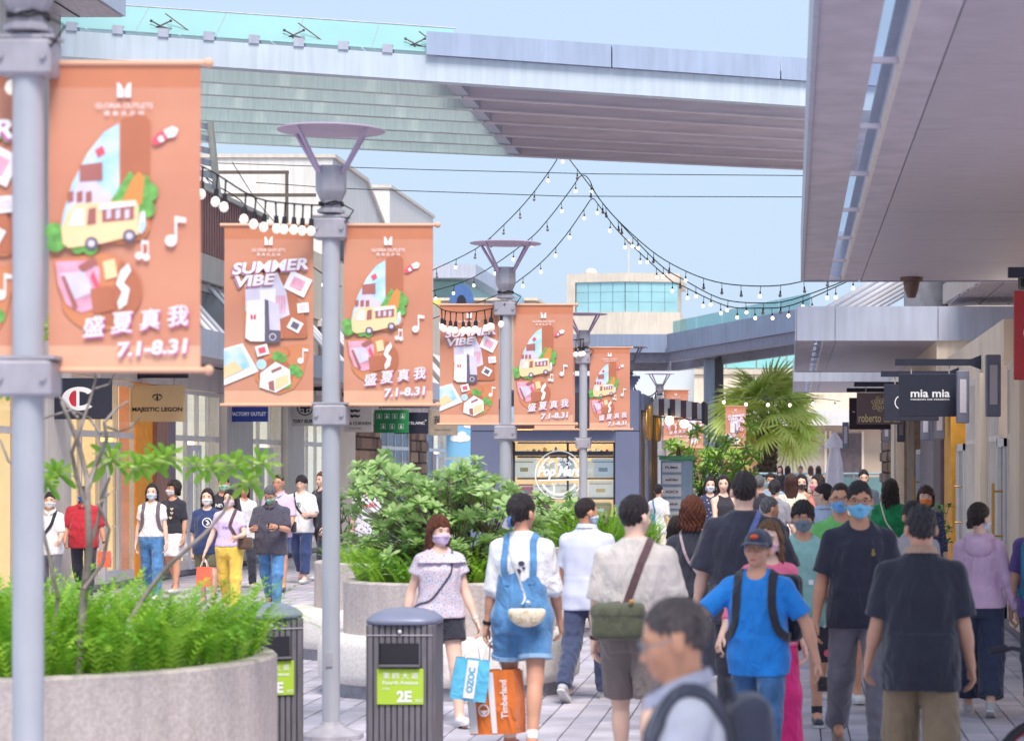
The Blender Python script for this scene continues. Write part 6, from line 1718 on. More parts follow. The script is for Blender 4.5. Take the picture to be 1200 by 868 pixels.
shrub("potted green plant in front of the left shopfront", (-9.6, 51.5), .4, tips, .03, 1.0, .8, "plant", "potted_plant", ROS, M_bark)

# ------------------------------------------------------------ palm
def palm():
    t = thing("palm_tree", "fan palm with drooping fronds beyond the terrace rail", "palm tree", (-.88, 86, 1.15))
    q = MB(); q.lathe([(.36, 0), (.34, .3), (.30, .9), (.33, 1.5), (.40, 1.9), (.34, 2.3), (.2, 2.6)], n=16); q.build("trunk", mat("palm_trunk", (104, 90, 84), .9, second=(58, 48, 48), scale=9, bump=.7), t, 60)
    for i in range(60):
        a = i * 2.4; z = .3 + 1.9 * i / 60; r_ = .33
        q = MB(); q.obox((r_ * math.cos(a), r_ * math.sin(a), z), (-.09 * math.sin(a), .09 * math.cos(a), 0), (.03 * math.cos(a), .03 * math.sin(a), .06), (.03 * math.cos(a), .03 * math.sin(a), -.02)); q.build("leaf_base", MATS["palm_trunk"], t)
    def fan(seed):
        rnd = random.Random(seed); q = MB(); n = 30; tilt = R((10, 28, 42, 20)[seed % 4])
        q.tube([(0, 0, 0), (.5, 0, .05), (.85, 0, .0)], [.03, .022, .014], 5, 1)
        for i in range(n):
            a = R(-125 + 250 * i / (n - 1)); L = (.92 - .22 * abs(i / (n - 1) - .5) * 2) * rnd.uniform(.85, 1.1); w_ = .042; px_ = .85
            pts = []
            for s_ in (0, .35, .65, .85, 1.0):
                dr = -.05 * s_ - .75 * max(0, s_ - .45) ** 1.6
                u_ = math.cos(a) * L * s_; v_ = dr * .8; pts.append(Vector((px_ + u_ * math.cos(tilt) + v_ * math.sin(tilt), math.sin(a) * L * s_, -u_ * math.sin(tilt) + v_ * math.cos(tilt) - .12 * abs(math.sin(a)) * s_)))
            o = len(q.v); sd = Vector((-math.sin(a), math.cos(a), 0))
            for s_, p, ww in zip((0, .35, .65, .85, 1), pts, (.4, 1, .8, .5, .05)): q.v += [tuple(p - sd * w_ * ww), tuple(p + Vector((0, 0, .012))), tuple(p + sd * w_ * ww)]
            for j in range(4):
                for c_ in (0, 1): q.f.append([o + j * 3 + c_, o + j * 3 + c_ + 1, o + j * 3 + 4 + c_, o + j * 3 + 3 + c_]); q.m.append(0 if rnd.random() < .8 else 2)
        o = q.build("frond", [mat("palm_leaf", (226, 238, 150), .5, second=(198, 222, 122), scale=2), mat("palm_stalk", (150, 170, 96), .5), mat("palm_leaf_dry", (196, 196, 118), .6)], None, rec=False); me = o.data; bpy.data.objects.remove(o); return me
    FM = [fan(i) for i in range(4)]; leafy(MATS['palm_leaf']); leafy(MATS['palm_leaf_dry'])
    for i in range(38):
        a = i * 2.399; el = (86 - 104 * (i / 37) ** .9)
        o = bpy.data.objects.new("frond", FM[i % 4]); COL.objects.link(o); o.parent = t; o.location = (.12 * math.cos(a), .12 * math.sin(a), 2.45 - .25 * i / 40)
        o.rotation_euler = (random.uniform(-1.0, 1.0), -R(el), a); k_ = random.uniform(1.15, 1.4); o.scale = (k_, k_, k_)
palm()
# terrace rail, parasol
t = thing("glass_rail", "pale teal glass railing along the raised terrace at the end of the street", "railing", (-3.2, 80, 0))
for i in range(7):
    q = MB(); q.box(i * 1.05 + .02, i * 1.05 + 1.03, -.01, .01, .75, 1.62); q.build("glass_panel", mat_glass("rail_glass", (168, 206, 208), .5), t)
    q = MB(); q.box(i * 1.05 - .02, i * 1.05 + .02, -.03, .03, .6, 1.7); q.build("post", M_clamp, t)
q = MB(); q.tube([(0, 0, 1.73), (7.4, 0, 1.73)], .04, 8); q.build("handrail", mat("rail_teal", (150, 178, 186), .4, .2), t)
q = MB(); q.box(-6, 9.5, 0.1, 14, 0, .6); q.box(-6, 9.5, .1, .3, .6, .7); o = q.build("terrace", M_beige, t)
t = thing("parasol", "closed white parasol standing by the terrace rail", "parasol", (1.27, 72, 0))
q = MB()
for i in range(9):
    z = .5 + i * .26; n = 16; k_ = (.30, .27, .25, .24, .23, .22, .20, .15, .12)[i]
    for j in range(n): a = 2 * PI * j / n; r_ = k_ * (1 + .28 * math.sin(a * 5 + i * .15)); q.v.append((r_ * math.cos(a), r_ * math.sin(a), z))
for i in range(8):
    for j in range(16): q.f.append([i * 16 + j, i * 16 + (j + 1) % 16, i * 16 + 16 + (j + 1) % 16, i * 16 + 16 + j]); q.m.append(0)
q.build("folded_canopy", mat("parasol_cloth", (244, 238, 244), .8, var=.06, scale=4), t, 70)
q = MB(); q.lathe([(.30, 2.52), (.26, 2.66), (.12, 2.88), (.05, 2.98), (0, 2.99)], n=12); q.build("top_flap", MATS["parasol_cloth"], t, 50)
q = MB(); q.tube([(0, 0, 0), (0, 0, 2.5)], .03, 8); q.build("pole", M_framew, t, 50)
# ------------------------------------------------------------ toy kiosk
kx0, kx1, ky0, ky1 = -5.85, -2.78, 44.0, 50.0
K = thing("kiosk", "blue-grey toy kiosk with a lit shop window and a round white logo", "kiosk", (kx0, ky0, 0))
M_k = mat("kiosk_blue_grey", (120, 128, 158), .5, var=.06, scale=1.5); M_kd = mat("kiosk_dark", (72, 72, 88), .5)
def KB(nm, x0, x1, y0, y1, z0, z1, m_, par=None, bev=0.):
    q = MB(); q.box(x0 - kx0, x1 - kx0, y0 - ky0, y1 - ky0, z0, z1, bev=bev); return q.build(nm, m_, par or K)
wx0, wx1 = -5.13, -3.22
KB("column", kx0, wx0, ky0, ky0 + .6, 0, 2.60, M_k, bev=.01); KB("column", wx1, kx1, ky0, ky0 + .6, 0, 2.60, M_k, bev=.01)
KB("lintel", kx0, wx0, ky0 - .012, ky0 + .6, 2.605, 3.0, M_k, bev=.01); KB("lintel", wx1, kx1, ky0 - .012, ky0 + .6, 2.605, 3.35, M_k, bev=.01)
KB("lintel", wx0 + .002, wx1 - .002, ky0 + .03, ky0 + .6, 2.42, 2.62, M_k); KB("sign_beam", wx0 + .002, wx1 - .002, ky0 + .05, ky0 + .5, 2.66, 3.3, M_kd)
KB("awning_bar", wx0, wx1, ky0 - .12, ky0 + .02, 2.64, 2.70, mat("kiosk_maroon", (92, 60, 66), .5))
KB("poster", wx0 + .02, wx0 + .9, ky0 - .02, ky0 + .04, 2.72, 3.05, M_psky)
KB("roof", kx0, kx1, ky0 + .61, ky1, 3.0, 3.2, M_kd)
KB("roof_slat", kx0 + .7, kx1 - .1, ky0 + .3, ky0 + .4, 3.31, 3.36, M_k)
for i in range(5): KB("roof_slat", wx0 + .1, wx1 + .3, ky0 + .45 + i * .5, ky0 + .5 + i * .5, 3.36 + i * .07, 3.42 + i * .07, M_k)
KB("base", wx0 + .002, wx1 - .002, ky0 + .04, ky0 + .55, 0, 1.0, M_k)
KB("counter", wx0 + .002, wx1 - .002, ky0 - .03, ky0 + .55, 1.005, 1.05, M_kd)
KB("back_wall", kx0 + .05, kx1 - .05, ky0 + 2.2, ky0 + 2.3, 0, 3.0, mat("kiosk_inside", (206, 172, 120), .7, second=(150, 110, 76), scale=2.2, emit=((255, 206, 136), .7)))  # back wall glows warm, standing in for lamplight on it
KB("side_wall", kx0, kx0 + .1, ky0 + .6, ky1, 0, 3.0, M_k)
KB("ceiling_lamp", wx0 + .2, wx1 - .2, ky0 + .9, ky0 + 1.1, 2.90, 2.96, mat("kiosk_lamp", (255, 236, 200), .5, emit=((255, 226, 176), 24)))
for z in (1.35, 1.72, 2.12): KB("shelf", wx0 + .05, wx1 - .05, ky0 + .7, ky0 + 1.5, z, z + .035, M_kd)
KB("window_pane", wx0 + .01, wx1 - .01, ky0 + .30, ky0 + .31, 1.06, 2.41, mat_glass("kiosk_glass", (226, 232, 236), .12))
for x in (wx0 + .02, (wx0 + wx1) / 2 + .05, wx1 - .05): KB("mullion", x, x + .035, ky0 + .27, ky0 + .34, 1.06, 2.41, M_kd)
KB("transom", wx0 + .06, wx1 - .06, ky0 + .255, ky0 + .345, 2.16, 2.24, M_kd)
# right-hand side: columns and brass lanterns
for y0, y1, mm in ((45.0, 45.7, 'm'), (46.2, 47.2, 'k'), (48.6, 49.2, 'm'), (49.3, 50, 'w')):
    KB("column", kx1 - .25, kx1 + (.0 if mm != 'k' else .04), y0, y1, 0, 3.0, {'m': mat("kiosk_bronze", (120, 96, 84), .5, .2), 'k': M_k, 'w': mat("kiosk_wood", (176, 128, 88), .6, second=(140, 96, 66), scale=4, stretch=(4, 4, .4))}[mm], bev=.01)
KB("side_beam", kx1 - .2, kx1 + .05, ky0 + .61, ky1, 3.0, 3.3, M_k)
for y in (44.9, 47.9):
    q = MB(); q.lathe([(.0, 2.45), (.04, 2.46), (.06, 2.52), (.06, 2.56), (.068, 2.57), (.068, 3.02), (.05, 3.08), (.02, 3.10), (.0, 3.1)], n=18); o = q.build("wall_lantern", M_gold, None, 40); o.location = (kx1 + .13, y, 0)
    tag(o, ("near" if y < 46 else "far") + " brass cylinder lantern on the kiosk's right side under the awning", "lantern")
aw = thing("awning", "striped brown and white awning on the right side of the kiosk", "awning", (kx1 + .06, 47.4, 3.3))
M_ab, M_aw = mat("awning_brown", (104, 84, 92), .8, var=.08), mat("awning_white", (226, 222, 224), .8, var=.05)
for i in range(9):
    a, b = i * .108, (i + 1) * .108
    q = MB(); z = .02 - .012 * i * i * .12
    q.box(a, b, 0, .02, -.34 + z - .02, z - .03); q.add([(a, 0, z - .03), (b, 0, z - .03), (b, 2.4, z + .0), (a, 2.4, z + .0)], [(0, 1, 2, 3)]); q.build("stripe", M_ab if i % 2 else M_aw, aw)
for j in range(9):
    q = MB(); q.box(.975, .99, .02 + j * .26, .27 + j * .26, -.50, -.06); q.build("valance", M_ab, aw)
q = MB(); q.tube([(.98, -.01, -.5), (.98, -.01, -.08)], .03, 8); q.tube([(.0, -.02, -.36), (.98, -.02, -.44)], .015, 6); q.build("frame", M_kd, aw)
for i, (x, y, z) in enumerate(((kx1 + .38, 47.35, 2.86), (kx1 + .66, 47.6, 2.80))):
    b = thing("pendant_bulb", ("left" if i == 0 else "right") + " glowing round bulb under the striped awning", "bulb", (x, y, z))
    q = MB(); q.ball((0, 0, 0), .085, 12, 8); q.build("globe", mat("bulb_glow", (255, 244, 220), .3, emit=((255, 238, 205), 4)), b, 60)
    q = MB(); q.tube([(0, 0, .07), (0, 0, .24)], .03, 8); q.build("socket", M_kd, b)
b = thing("pendant_lamp", "warm pendant lamp with a dark flared shade beside the directory sign", "lamp", (kx1 + .5, 48.6, 2.05))
q = MB(); q.lathe([(.22, 0), (.12, .08), (.05, .14), (.03, .3), (0, .3)], n=18); q.build("shade", mat("kiosk_bronze", (120, 96, 84)), b, 40)
q = MB(); q.lathe([(0, -.27), (.085, -.25), (.09, -.03), (0, -.02)], n=14); q.build("glass", mat("lamp_warm", (255, 226, 160), .3, emit=((255, 214, 140), 2.5)), b, 50)
# round logo on the window
lg = thing("window_logo", "round white Pop Mart logo on the kiosk window", "logo", ((655 - VX) * 44.2 / F, ky0 + .23, HC - (556 - HY) * 44.2 / F))
M_lg = mat("logo_white", (246, 250, 250), .5, emit=((255, 255, 255), .12))  # white decal given a faint glow of its own
fr = ((0, 0, 0), (1, 0, 0), (0, 0, 1), (0, -1, 0))
q = MB(); put_ring(q, 0, 0, .425, .445, fr, n=48); put_ring(q, 0, .02, .33, .365, fr, n=30, a0=R(20), a1=R(60)); put_ring(q, 0, .02, .33, .365, fr, n=30, a0=R(120), a1=R(160)); put_ring(q, 0, -.03, .31, .35, fr, n=30, a0=R(205), a1=R(335)); q.build("ring", M_lg, lg, rec=False)
q = MB(); put_text(q, "Pop Mart", fr, 0, .04, width=.80, height=.25, bold=.045, shear=.3)
put_poly(q, [(-.38, -.115), (.36, -.10), (.36, -.075), (-.38, -.09)], fr, 0, .003); q.build("lettering", M_lg, lg, rec=False)
q = MB()
for i, ch in enumerate("BACK TO PLAY"):
    a = R(142 - i * 9.5); put_text(q, ch, fr, .255 * math.cos(a), .03 + .255 * math.sin(a), height=.062, rot=a - PI / 2, bold=.02) if ch != ' ' else None
for i, ch in enumerate("EST 2010"):
    put_text(q, ch, fr, -.12 + i * .035, -.17, height=.035, bold=.02) if ch != ' ' else None
for i, ch in enumerate("EUROPEAN DESIGN"):
    a = R(222 + i * 6.8); put_text(q, ch, fr, .33 * math.cos(a), -.03 + .33 * math.sin(a), height=.032, rot=a + PI / 2, bold=.02) if ch != ' ' else None
st = [(.05 * (1 if i % 2 == 0 else .42) * math.sin(i * PI / 5), .19 + .05 * (1 if i % 2 == 0 else .42) * math.cos(i * PI / 5)) for i in range(10)]
put_poly(q, st, fr, 0, .003); q.build("small_lettering", M_lg, lg, rec=False)
# goods in the window
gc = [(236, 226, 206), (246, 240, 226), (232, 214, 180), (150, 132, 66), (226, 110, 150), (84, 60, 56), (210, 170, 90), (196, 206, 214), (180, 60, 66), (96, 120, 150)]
GM = [mat("goods%d" % i, c, .6, var=.1, emit=(c, .45)) for i, c in enumerate(gc)]  # toys glow in their own colours, in place of lamplight on them
glist = [(-4.95, 1.76, .42, .34, 1), (-4.5, 1.76, .2, .28, 0), (-4.2, 1.76, .3, .34, 7), (-3.75, 1.76, .2, .30, 0), (-3.5, 1.76, .46, .34, 7), (-4.95, 1.39, .3, .24, 8), (-4.62, 1.39, .38, .24, 1), (-4.2, 1.39, .42, .26, 1), (-3.95, 1.39, .2, .2, 2), (-3.55, 1.39, .48, .30, 1), (-4.95, 1.06, .34, .18, 6), (-4.55, 1.06, .3, .2, 0), (-4.25, 1.06, .34, .22, 1), (-3.92, 1.06, .26, .16, 4), (-3.55, 1.06, .46, .24, 3)]
rows_ = {1.76: "top shelf", 1.39: "middle shelf", 1.06: "counter"}
gap_ = ("leftmost", "second from the left", "in the middle", "second from the right", "rightmost")
for i, (x, z, w, h, c) in enumerate(glist):
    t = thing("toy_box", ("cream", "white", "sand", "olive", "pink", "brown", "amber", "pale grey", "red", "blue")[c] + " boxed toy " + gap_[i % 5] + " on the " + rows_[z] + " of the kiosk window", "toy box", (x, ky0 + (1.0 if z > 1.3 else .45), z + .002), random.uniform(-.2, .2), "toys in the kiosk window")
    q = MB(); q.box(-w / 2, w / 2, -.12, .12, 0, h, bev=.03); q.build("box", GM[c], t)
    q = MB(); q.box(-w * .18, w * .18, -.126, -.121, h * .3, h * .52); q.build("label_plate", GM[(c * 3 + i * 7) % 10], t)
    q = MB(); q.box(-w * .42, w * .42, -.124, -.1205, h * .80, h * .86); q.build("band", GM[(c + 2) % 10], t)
for i in range(34):
    t = MB(); w = random.uniform(.03, .06); h = random.uniform(.09, .17); z = 2.16 if i < 17 else 2.42
    x = wx0 + .12 + (i % 17) * .105; t.lathe([(0, 0), (w, .01), (w, h * .5), (w * .5, h * .62), (w * .75, h * .8), (0, h)], (x, ky0 + .9 + random.uniform(-.05, .1), z), 8)
    gi_ = random.choice((2, 3, 6, 6, 8, 0, 9)); o = t.build("figurine", GM[gi_], None, 50)
    if i >= 17:
        pass
    gn_ = {2: 'sand', 3: 'olive', 6: 'amber', 8: 'red', 0: 'cream', 9: 'blue'}[gi_]; tag(o, "tiny " + gn_ + " toy figure in the row along the " + ("top shelf" if i < 17 else "uppermost ledge") + " of the kiosk", "figurine", "tiny %s toy figures on the kiosk %s" % (gn_, "top shelf" if i < 17 else "upper ledge"))
KB("shelf", wx0 + .05, wx1 - .05, ky0 + .75, ky0 + 1.2, 2.385, 2.415, M_kd)
# directory
D = thing("directory_sign", "pale blue directory pillar with green caps and white shop plaques", "directory", (-2.55, 47.0, 0))
M_db, M_dg = mat("directory_blue", (160, 186, 208), .5), mat("directory_green", (100, 178, 122), .5)
q = MB(); q.box(0, .62, 0, .3, .55, 2.08, bev=.01); q.build("pillar", M_db, D)
q = MB(); q.box(-.03, .65, -.03, .33, 2.085, 2.17); q.build("cap", M_dg, D); q = MB(); q.box(-.03, .65, -.03, .33, .45, .548); q.build("cap", M_dg, D)
q = MB(); q.box(.0, .62, 0, .3, 0, .448); q.build("base", mat("directory_base", (186, 150, 120), .7), D)
for i, nm in enumerate(("PUMA", "adidas", "ASICS", "Reebok", "MIZUNO", "CROCS")):
    q = MB(); z = 1.94 - i * .235; q.box(.03, .40, -.02, -.002, z - .09, z + .09); pl = q.build("plaque", S_wh, D)
    words(pl, ((.215, -.0205, z), (1, 0, 0), (0, 0, 1), (0, -1, 0)), [(nm, 0, 0, dict(width=.25, height=.05, bold=.02, shear=.2 if i in (1, 3) else 0))], S_ink)
# bicycle at the right edge
B = thing("bicycle", "dark bicycle with a red rim cut off at the bottom right corner", "bicycle", (1.27, 12.5, 0), R(35))
M_bk = mat("bike_dark", (50, 44, 56), .4, .3); M_rim = mat("bike_red", (150, 44, 56), .4, .2)
for x in (0, 1.02):
    q = MB(); q.tube([(x + .30 * math.cos(a), 0, .33 + .30 * math.sin(a)) for a in [2 * PI * i / 32 for i in range(33)]], .022, 8, caps=False); w_ = q.build("tyre", M_black, B, 60)
    q = MB(); q.tube([(x + .272 * math.cos(a), 0, .33 + .272 * math.sin(a)) for a in [2 * PI * i / 32 for i in range(33)]], .012, 6, caps=False); q.build("rim", M_rim, w_, 60)
    q = MB()
    for k_ in range(14): a = 2 * PI * k_ / 14; q.tube([(x, .01 * (-1) ** k_, .33), (x + .27 * math.cos(a), 0, .33 + .27 * math.sin(a))], .0015, 3)
    q.lathe([(.025, -.03), (.025, .03)], (x, 0, .33), 8); q.build("spokes", M_frame, w_)
q = MB()
for a, b, r_ in (((.0, 0, .33), (.12, 0, .86), .016), ((.16, 0, .62), (.62, 0, .80), .017), ((.14, 0, .56), (.50, 0, .30), .019), ((.50, 0, .30), (.66, 0, .92), .017), ((.50, 0, .30), (1.02, 0, .33), .012), ((.64, 0, .80), (1.02, 0, .33), .011)): q.tube([a, b], r_, 8)
q.build("frame", M_bk, B, 60)
q = MB(); q.tube([(.12, 0, .86), (.13, 0, .96)], .014, 8); q.tube([(-.04, -.27, .99), (.02, -.22, 1.0), (.12, -.08, .97), (.12, .08, .97), (.02, .22, 1.0), (-.04, .27, .99)], .013, 8); q.tube([(-.08, -.29, .98), (.0, -.24, 1.0)], .02, 8); q.tube([(-.08, .29, .98), (.0, .24, 1.0)], .02, 8); q.tube([(-.02, -.2, .97), (-.12, -.22, .90)], .007, 6); q.build("handlebar", M_bk, B, 60)
q = MB(); q.ball((.68, 0, .95), (.13, .07, .035), 12, 6); q.build("saddle", M_black, B, 60)
# ------------------------------------------------------------ bags and things people carry
def carry(name, label, cat, pr, group=None):
    r = pr['root']; t = thing(name, label, cat, r.location, 0, group); t.rotation_euler = r.rotation_euler; t.scale = r.scale; return t
def rbox(mn, mx, r=.03, fr=None):
    mn, mx = np.array(mn, float), np.array(mx, float); c = (mn + mx) / 2; hf_ = (mx - mn) / 2
    def fn(X):
        q = np.abs((fr.inn(X) if fr else X) - c) - (hf_ - r)
        return np.linalg.norm(np.maximum(q, 0), axis=1) + np.minimum(q.max(1), 0) - r
    m = hf_.max() if fr else hf_
    cc = fr.out(c) if fr else c
    return fn, cc - m * (1.5 if fr else 1), cc + m * (1.5 if fr else 1)
def backpack(pr, label, m_, strap_m=None, size=(.15, .13, .42), z=1.0, second=None, x=0.):
    t = carry("backpack", label, "backpack", pr); T, sf = pr['T'], pr['sf']
    y0 = .13 + getattr(sf, 'off', 0)
    f = Field(); f.u(rbox((x - size[0], y0, z), (x + size[0], y0 + size[1], z + size[2]), .055, T)); f.u(rbox((x - size[0] * .8, y0 + size[1] * .7, z + .03), (x + size[0] * .8, y0 + size[1] * 1.25, z + size[2] * .55), .04, T), .02)
    sdf_obj("sack", f.mesh(.012), m_, t)
    for sd in (1, -1):
        q = MB(); strap(q, sf, [T.out(p) for p in ((sd * .10, .15, z + size[2] * .7), (sd * .105, .09, 1.42), (sd * .105, .0, 1.445), (sd * .11, -.08, 1.38), (sd * .118, -.14, 1.25), (sd * .14, -.13, 1.12), (sd * .17, -.05, 1.02), (sd * .16, .08, z + .06))], .055, .012, .003, 30); q.build("strap", strap_m or m_, t, 50)
    if second:
        q = MB(); q.tube([tuple(T.out((a * size[0] * .75, y0 + size[1] * 1.27, z + size[2] * .45))) for a in (-1, -.3, .3, 1)], .006, 5); q.build("zip", second, t)
    q = MB(); q.tube([tuple(T.out(p)) for p in ((-.03, y0 + .02, z + size[2] - .01), (-.025, y0 + .02, z + size[2] + .045), (.025, y0 + .02, z + size[2] + .045), (.03, y0 + .02, z + size[2] - .01))], .009, 6); q.build("grab_loop", strap_m or m_, t)
    return t
def crossbag(pr, label, side, m_, strap_m, bag=(.13, .05, .09), pos=(.17, .10, .92), w=.03, cat="shoulder bag", front=True, back=True, flap=None, moon=False):
    """bag at pos; strap from the opposite shoulder (side = shoulder sign)"""
    t = carry("shoulder_bag", label, cat, pr); T, sf = pr['T'], pr['sf']
    p = np.array(pos, float)
    f = Field()
    if moon:
        f.u(ellip(p + (0, 0, bag[2] * .3), np.array(bag) * (1.08, 1.15, 1.45), T)); f.cut(lambda X: T.inn(X)[:, 2] - (p[2] + bag[2] * .6), .02)
    else: f.u(rbox(p - bag, p + bag, min(bag) * .75, T))
    sdf_obj("pouch", f.mesh(.010), m_, t)
    if flap:
        f = Field(); b2 = np.array(bag) + .006; f.u(rbox(p + (-b2[0], -b2[1], b2[2] * .1), p + b2, min(bag) * .7, T)); sdf_obj("flap", f.mesh(.010), flap, t)
    s_ = side
    top_ = (s_ * .085, .02, 1.45)
    if back:
        q = MB(); strap(q, sf, [T.out(top_), T.out((s_ * .075, .10, 1.38)), T.out((s_ * .02, .15, 1.22)), T.out((p[0] * .6, .15, 1.05)), T.out(p + (-.03 * np.sign(p[0]), 0, bag[2]))], w, .005, .003); q.build("strap", strap_m, t, 50)
    if front:
        q = MB(); strap(q, sf, [T.out(top_), T.out((s_ * .085, -.07, 1.40)), T.out((s_ * .03, -.14, 1.22)), T.out((p[0] * .6, -.14, 1.04)), T.out(p + (.02 * np.sign(p[0]), -.03, bag[2]))], w, .005, .003); q.build("strap", strap_m, t, 50)
    return t
def shopping_bag(pr, sd, label, m_, size=(.13, .05, .30), dz=.10, yaw=0., draw=None, handle=None, tilt=0., off=(0, 0, 0)):
    fr = pr['hands'][sd]; h = fr.out((-.02, 0, .085)) + np.array(off); t = carry("paper_bag", label, "shopping bag", pr)
    Rm = rot_z(yaw) @ rot_y(tilt)
    q = MB(); w, d_, L = size
    z1, z0 = -dz, -dz - L
    ring = [(-w, -d_), (w, -d_), (w, d_), (-w, d_)]
    vs = []
    for z, k_ in ((z1, .94), ((z0 + z1) / 2, 1.03), (z0, 1.0)):
        for a, b in ring: vs.append(h + Rm @ np.array([a * k_, b * (k_ if z < z1 else .8), z]))
    fs = [(0, 1, 5, 4), (1, 2, 6, 5), (2, 3, 7, 6), (3, 0, 4, 7), (4, 5, 9, 8), (5, 6, 10, 9), (6, 7, 11, 10), (7, 4, 8, 11), (8, 9, 10, 11)]
    q.add(vs, fs); q.build("bag", m_, t)
    for b in (-1, 1):
        q = MB(); q.tube([tuple(h + Rm @ np.array(p)) for p in ((-w * .45, b * d_ * .8, z1), (-w * .2, b * d_ * .3, -.03), (0, 0, -.005), (w * .2, b * d_ * .3, -.03), (w * .45, b * d_ * .8, z1))], .005, 5); q.build("handle", handle or M_pw, t, 60)
    if draw:
        for face in (-1, 1):
            fr_ = (h + Rm @ np.array([0, face * (d_ * 1.04 + .003), (z0 + z1) / 2]), Rm @ np.array([-face * -1 if False else (1 if face < 0 else -1), 0, 0]), Rm @ np.array([0, 0, 1]), Rm @ np.array([0, face, 0]))
            draw(t, fr_, w, L)
    return t
def phone(pr, sd, label, rz=0.):
    fr = pr['hands'][sd]; t = carry("phone", label, "phone", pr)
    q = MB(); Rm = fr.R; c = fr.out((-.03, 0, .07)); q.obox(c, Rm @ np.array([.0045, 0, 0]), Rm @ np.array([0, .036, 0]), Rm @ np.array([0, 0, .075])); q.build("case", M_black, t)
    q = MB(); c2 = fr.out((-.0352, 0, .07)); q.obox(c2, Rm @ np.array([.0008, 0, 0]), Rm @ np.array([0, .033, 0]), Rm @ np.array([0, 0, .071])); q.build("screen", mat("phone_screen", (60, 64, 78), .2), t)
def wristband(pr, sd, col, nm="watch"):
    sh, el, wr, u, w = pr['arm'][sd]; q = MB(); q.tube([tuple(wr - w * .035), tuple(wr - w * .012)], [.031, .030], 10); q.build(nm, col, pr['root'], 50)

C = cloth
# ------------------------------------------------------------ nearest people
N = person("person cut off at the bottom edge in profile, close and blurred, grey-lavender shirt, short greying hair, steel glasses", 796, 711, 420, -84, 'm', H=1.577, lean=6, wide=1.0,
           arms={'L': (20, 10, 20, 4), 'R': (14, 10, 20, 4)}, head=(-4, 6), sk='t', hair=('thin', 'greying'), top=dict(mat=C('lavgrey', (206, 206, 220)), collar=C('lavcollar', (176, 178, 200)), sleeve=.8), bottom=dict(mat=C('charcoal', (70, 70, 80))), glasses='steel', vox=.0065, dx=.055)
N['root']['label'] = "blurred close person in profile at the bottom edge, lavender shirt, cropped greying hair, steel glasses"
backpack(N, "dark backpack with padded straps on the blurred close person in profile", C('packdark', (62, 64, 84)), z=.98)

p = person("person seen from behind in a black T-shirt with tan collar and khaki trousers", 1079, 593, 215, 180, 'm', wide=1.05, fat=.03, arms={'L': (8, 9, 20, -2), 'R': (2, 9, 16, -2)}, legs=((10, 6), (-10, 10)), head=(8, 0),
           sk='m', hair=('short', 'salt'), top=dict(mat=C('black', (44, 44, 58)), hem=.735, sleeve=.86, ease=.022, drop=.9, collar=C('tancollar', (190, 152, 130)), sw=.072), bottom=dict(mat=C('khaki', (146, 122, 96)), ease=.024, leg=.02))
p = person("person with open mouth in a bright blue T-shirt and dark cap, arms spread, facing us", 893, 622, 195, -10, 'm', lean=7, arms={'R': (28, 42, 24, 24), 'L': (0, 30, 10, 14)}, legs=((20, 8), (-18, 24)), head=(-8, -14), sk='m', hair=('short', 'black'),
           top=dict(mat=C('brightblue', (20, 132, 222), var=.1), hem=.80, sleeve=.78, ease=.022, drop=.85), bottom=dict(mat=C('denim', (62, 108, 158), var=.3)), shoes=(60, 60, 70), glasses='y', cap=C('capnavy', (48, 54, 80)), dx=-.02)
q = MB(); q.ball(tuple(p['HF'].out((0, -.084, .040))), (.014, .006, .010), 10, 6); q.build("open_mouth", mat("mouth_dark", (110, 50, 52), .4), p['root'], 60)
f_ = p['HF']; q = MB(); q.ball(tuple(f_.out((0, -.088, .185))), (.03, .018, .018), 8, 5); q.build("cap_badge", mat("cap_badge", (220, 92, 50), .7), p['root'], 60)
backpack(p, "black backpack worn by the person in the bright blue T-shirt", C('packblack', (44, 44, 54)), C('strapblack', (40, 42, 54)), size=(.2, .13, .44), z=.96, x=.06)
q = carry("camera", "small dark action camera hanging from the wrist of the person in blue", "camera", p); fr = p['hands'][1]; m = MB(); m.obox(fr.out((0, 0, .15)), (.03, 0, 0), (0, .02, 0), (0, 0, .045)); m.ball(tuple(fr.out((0, -.02, .16))), .02); m.build("case", M_black, q)

p = person("long-haired person in a pink top and magenta trousers behind the boy in blue", 902, 611, 178, 20, 'f', arms={'R': (12, 30, 16, 2), 'L': (6, 8, 14, 2)}, legs=((14, 6), (-10, 12)), head=(-30, 4), sk='p', hair=('long', 'tan', -.20), mask=(236, 186, 200),
           top=dict(mat=C('pink', (236, 112, 150)), hem=.84, sleeve=1.5, ease=.012), bottom=dict(mat=C('magenta', (222, 36, 122)), ease=.022, leg=.02), shoes=(220, 200, 200))
phone(p, -1, "dark phone held low in the hand of the person in pink")
p = person("tall person in a black T-shirt and blue face mask, walking towards us in grey trousers", 1007, 565, 170, 6, 'm', H=1.845, arms={'R': (-6, 12, 14, 2), 'L': (14, 9, 20, 4)}, legs=((16, 5), (-14, 20)), head=(-4, 0), sk='t', hair=('short', 'black'), mask=(122, 196, 236), glasses='y',
           top=dict(mat=C('blacknavy', (46, 46, 64)), hem=.80, sleeve=.80, ease=.022, drop=.9, sw=.068), bottom=dict(mat=C('greytrouser', (120, 118, 128)), ease=.018, leg=.01), shoes=(150, 130, 120))
decal(p, lambda mb, fr: (put_poly(mb, circ(0, .012, .010, 10), fr, 0, 0), put_poly(mb, circ(0, -.010, .015, 10), fr, 0, 0)), mat("gold_print", (150, 130, 66), .6), "chest_emblem", 1.27, .07)
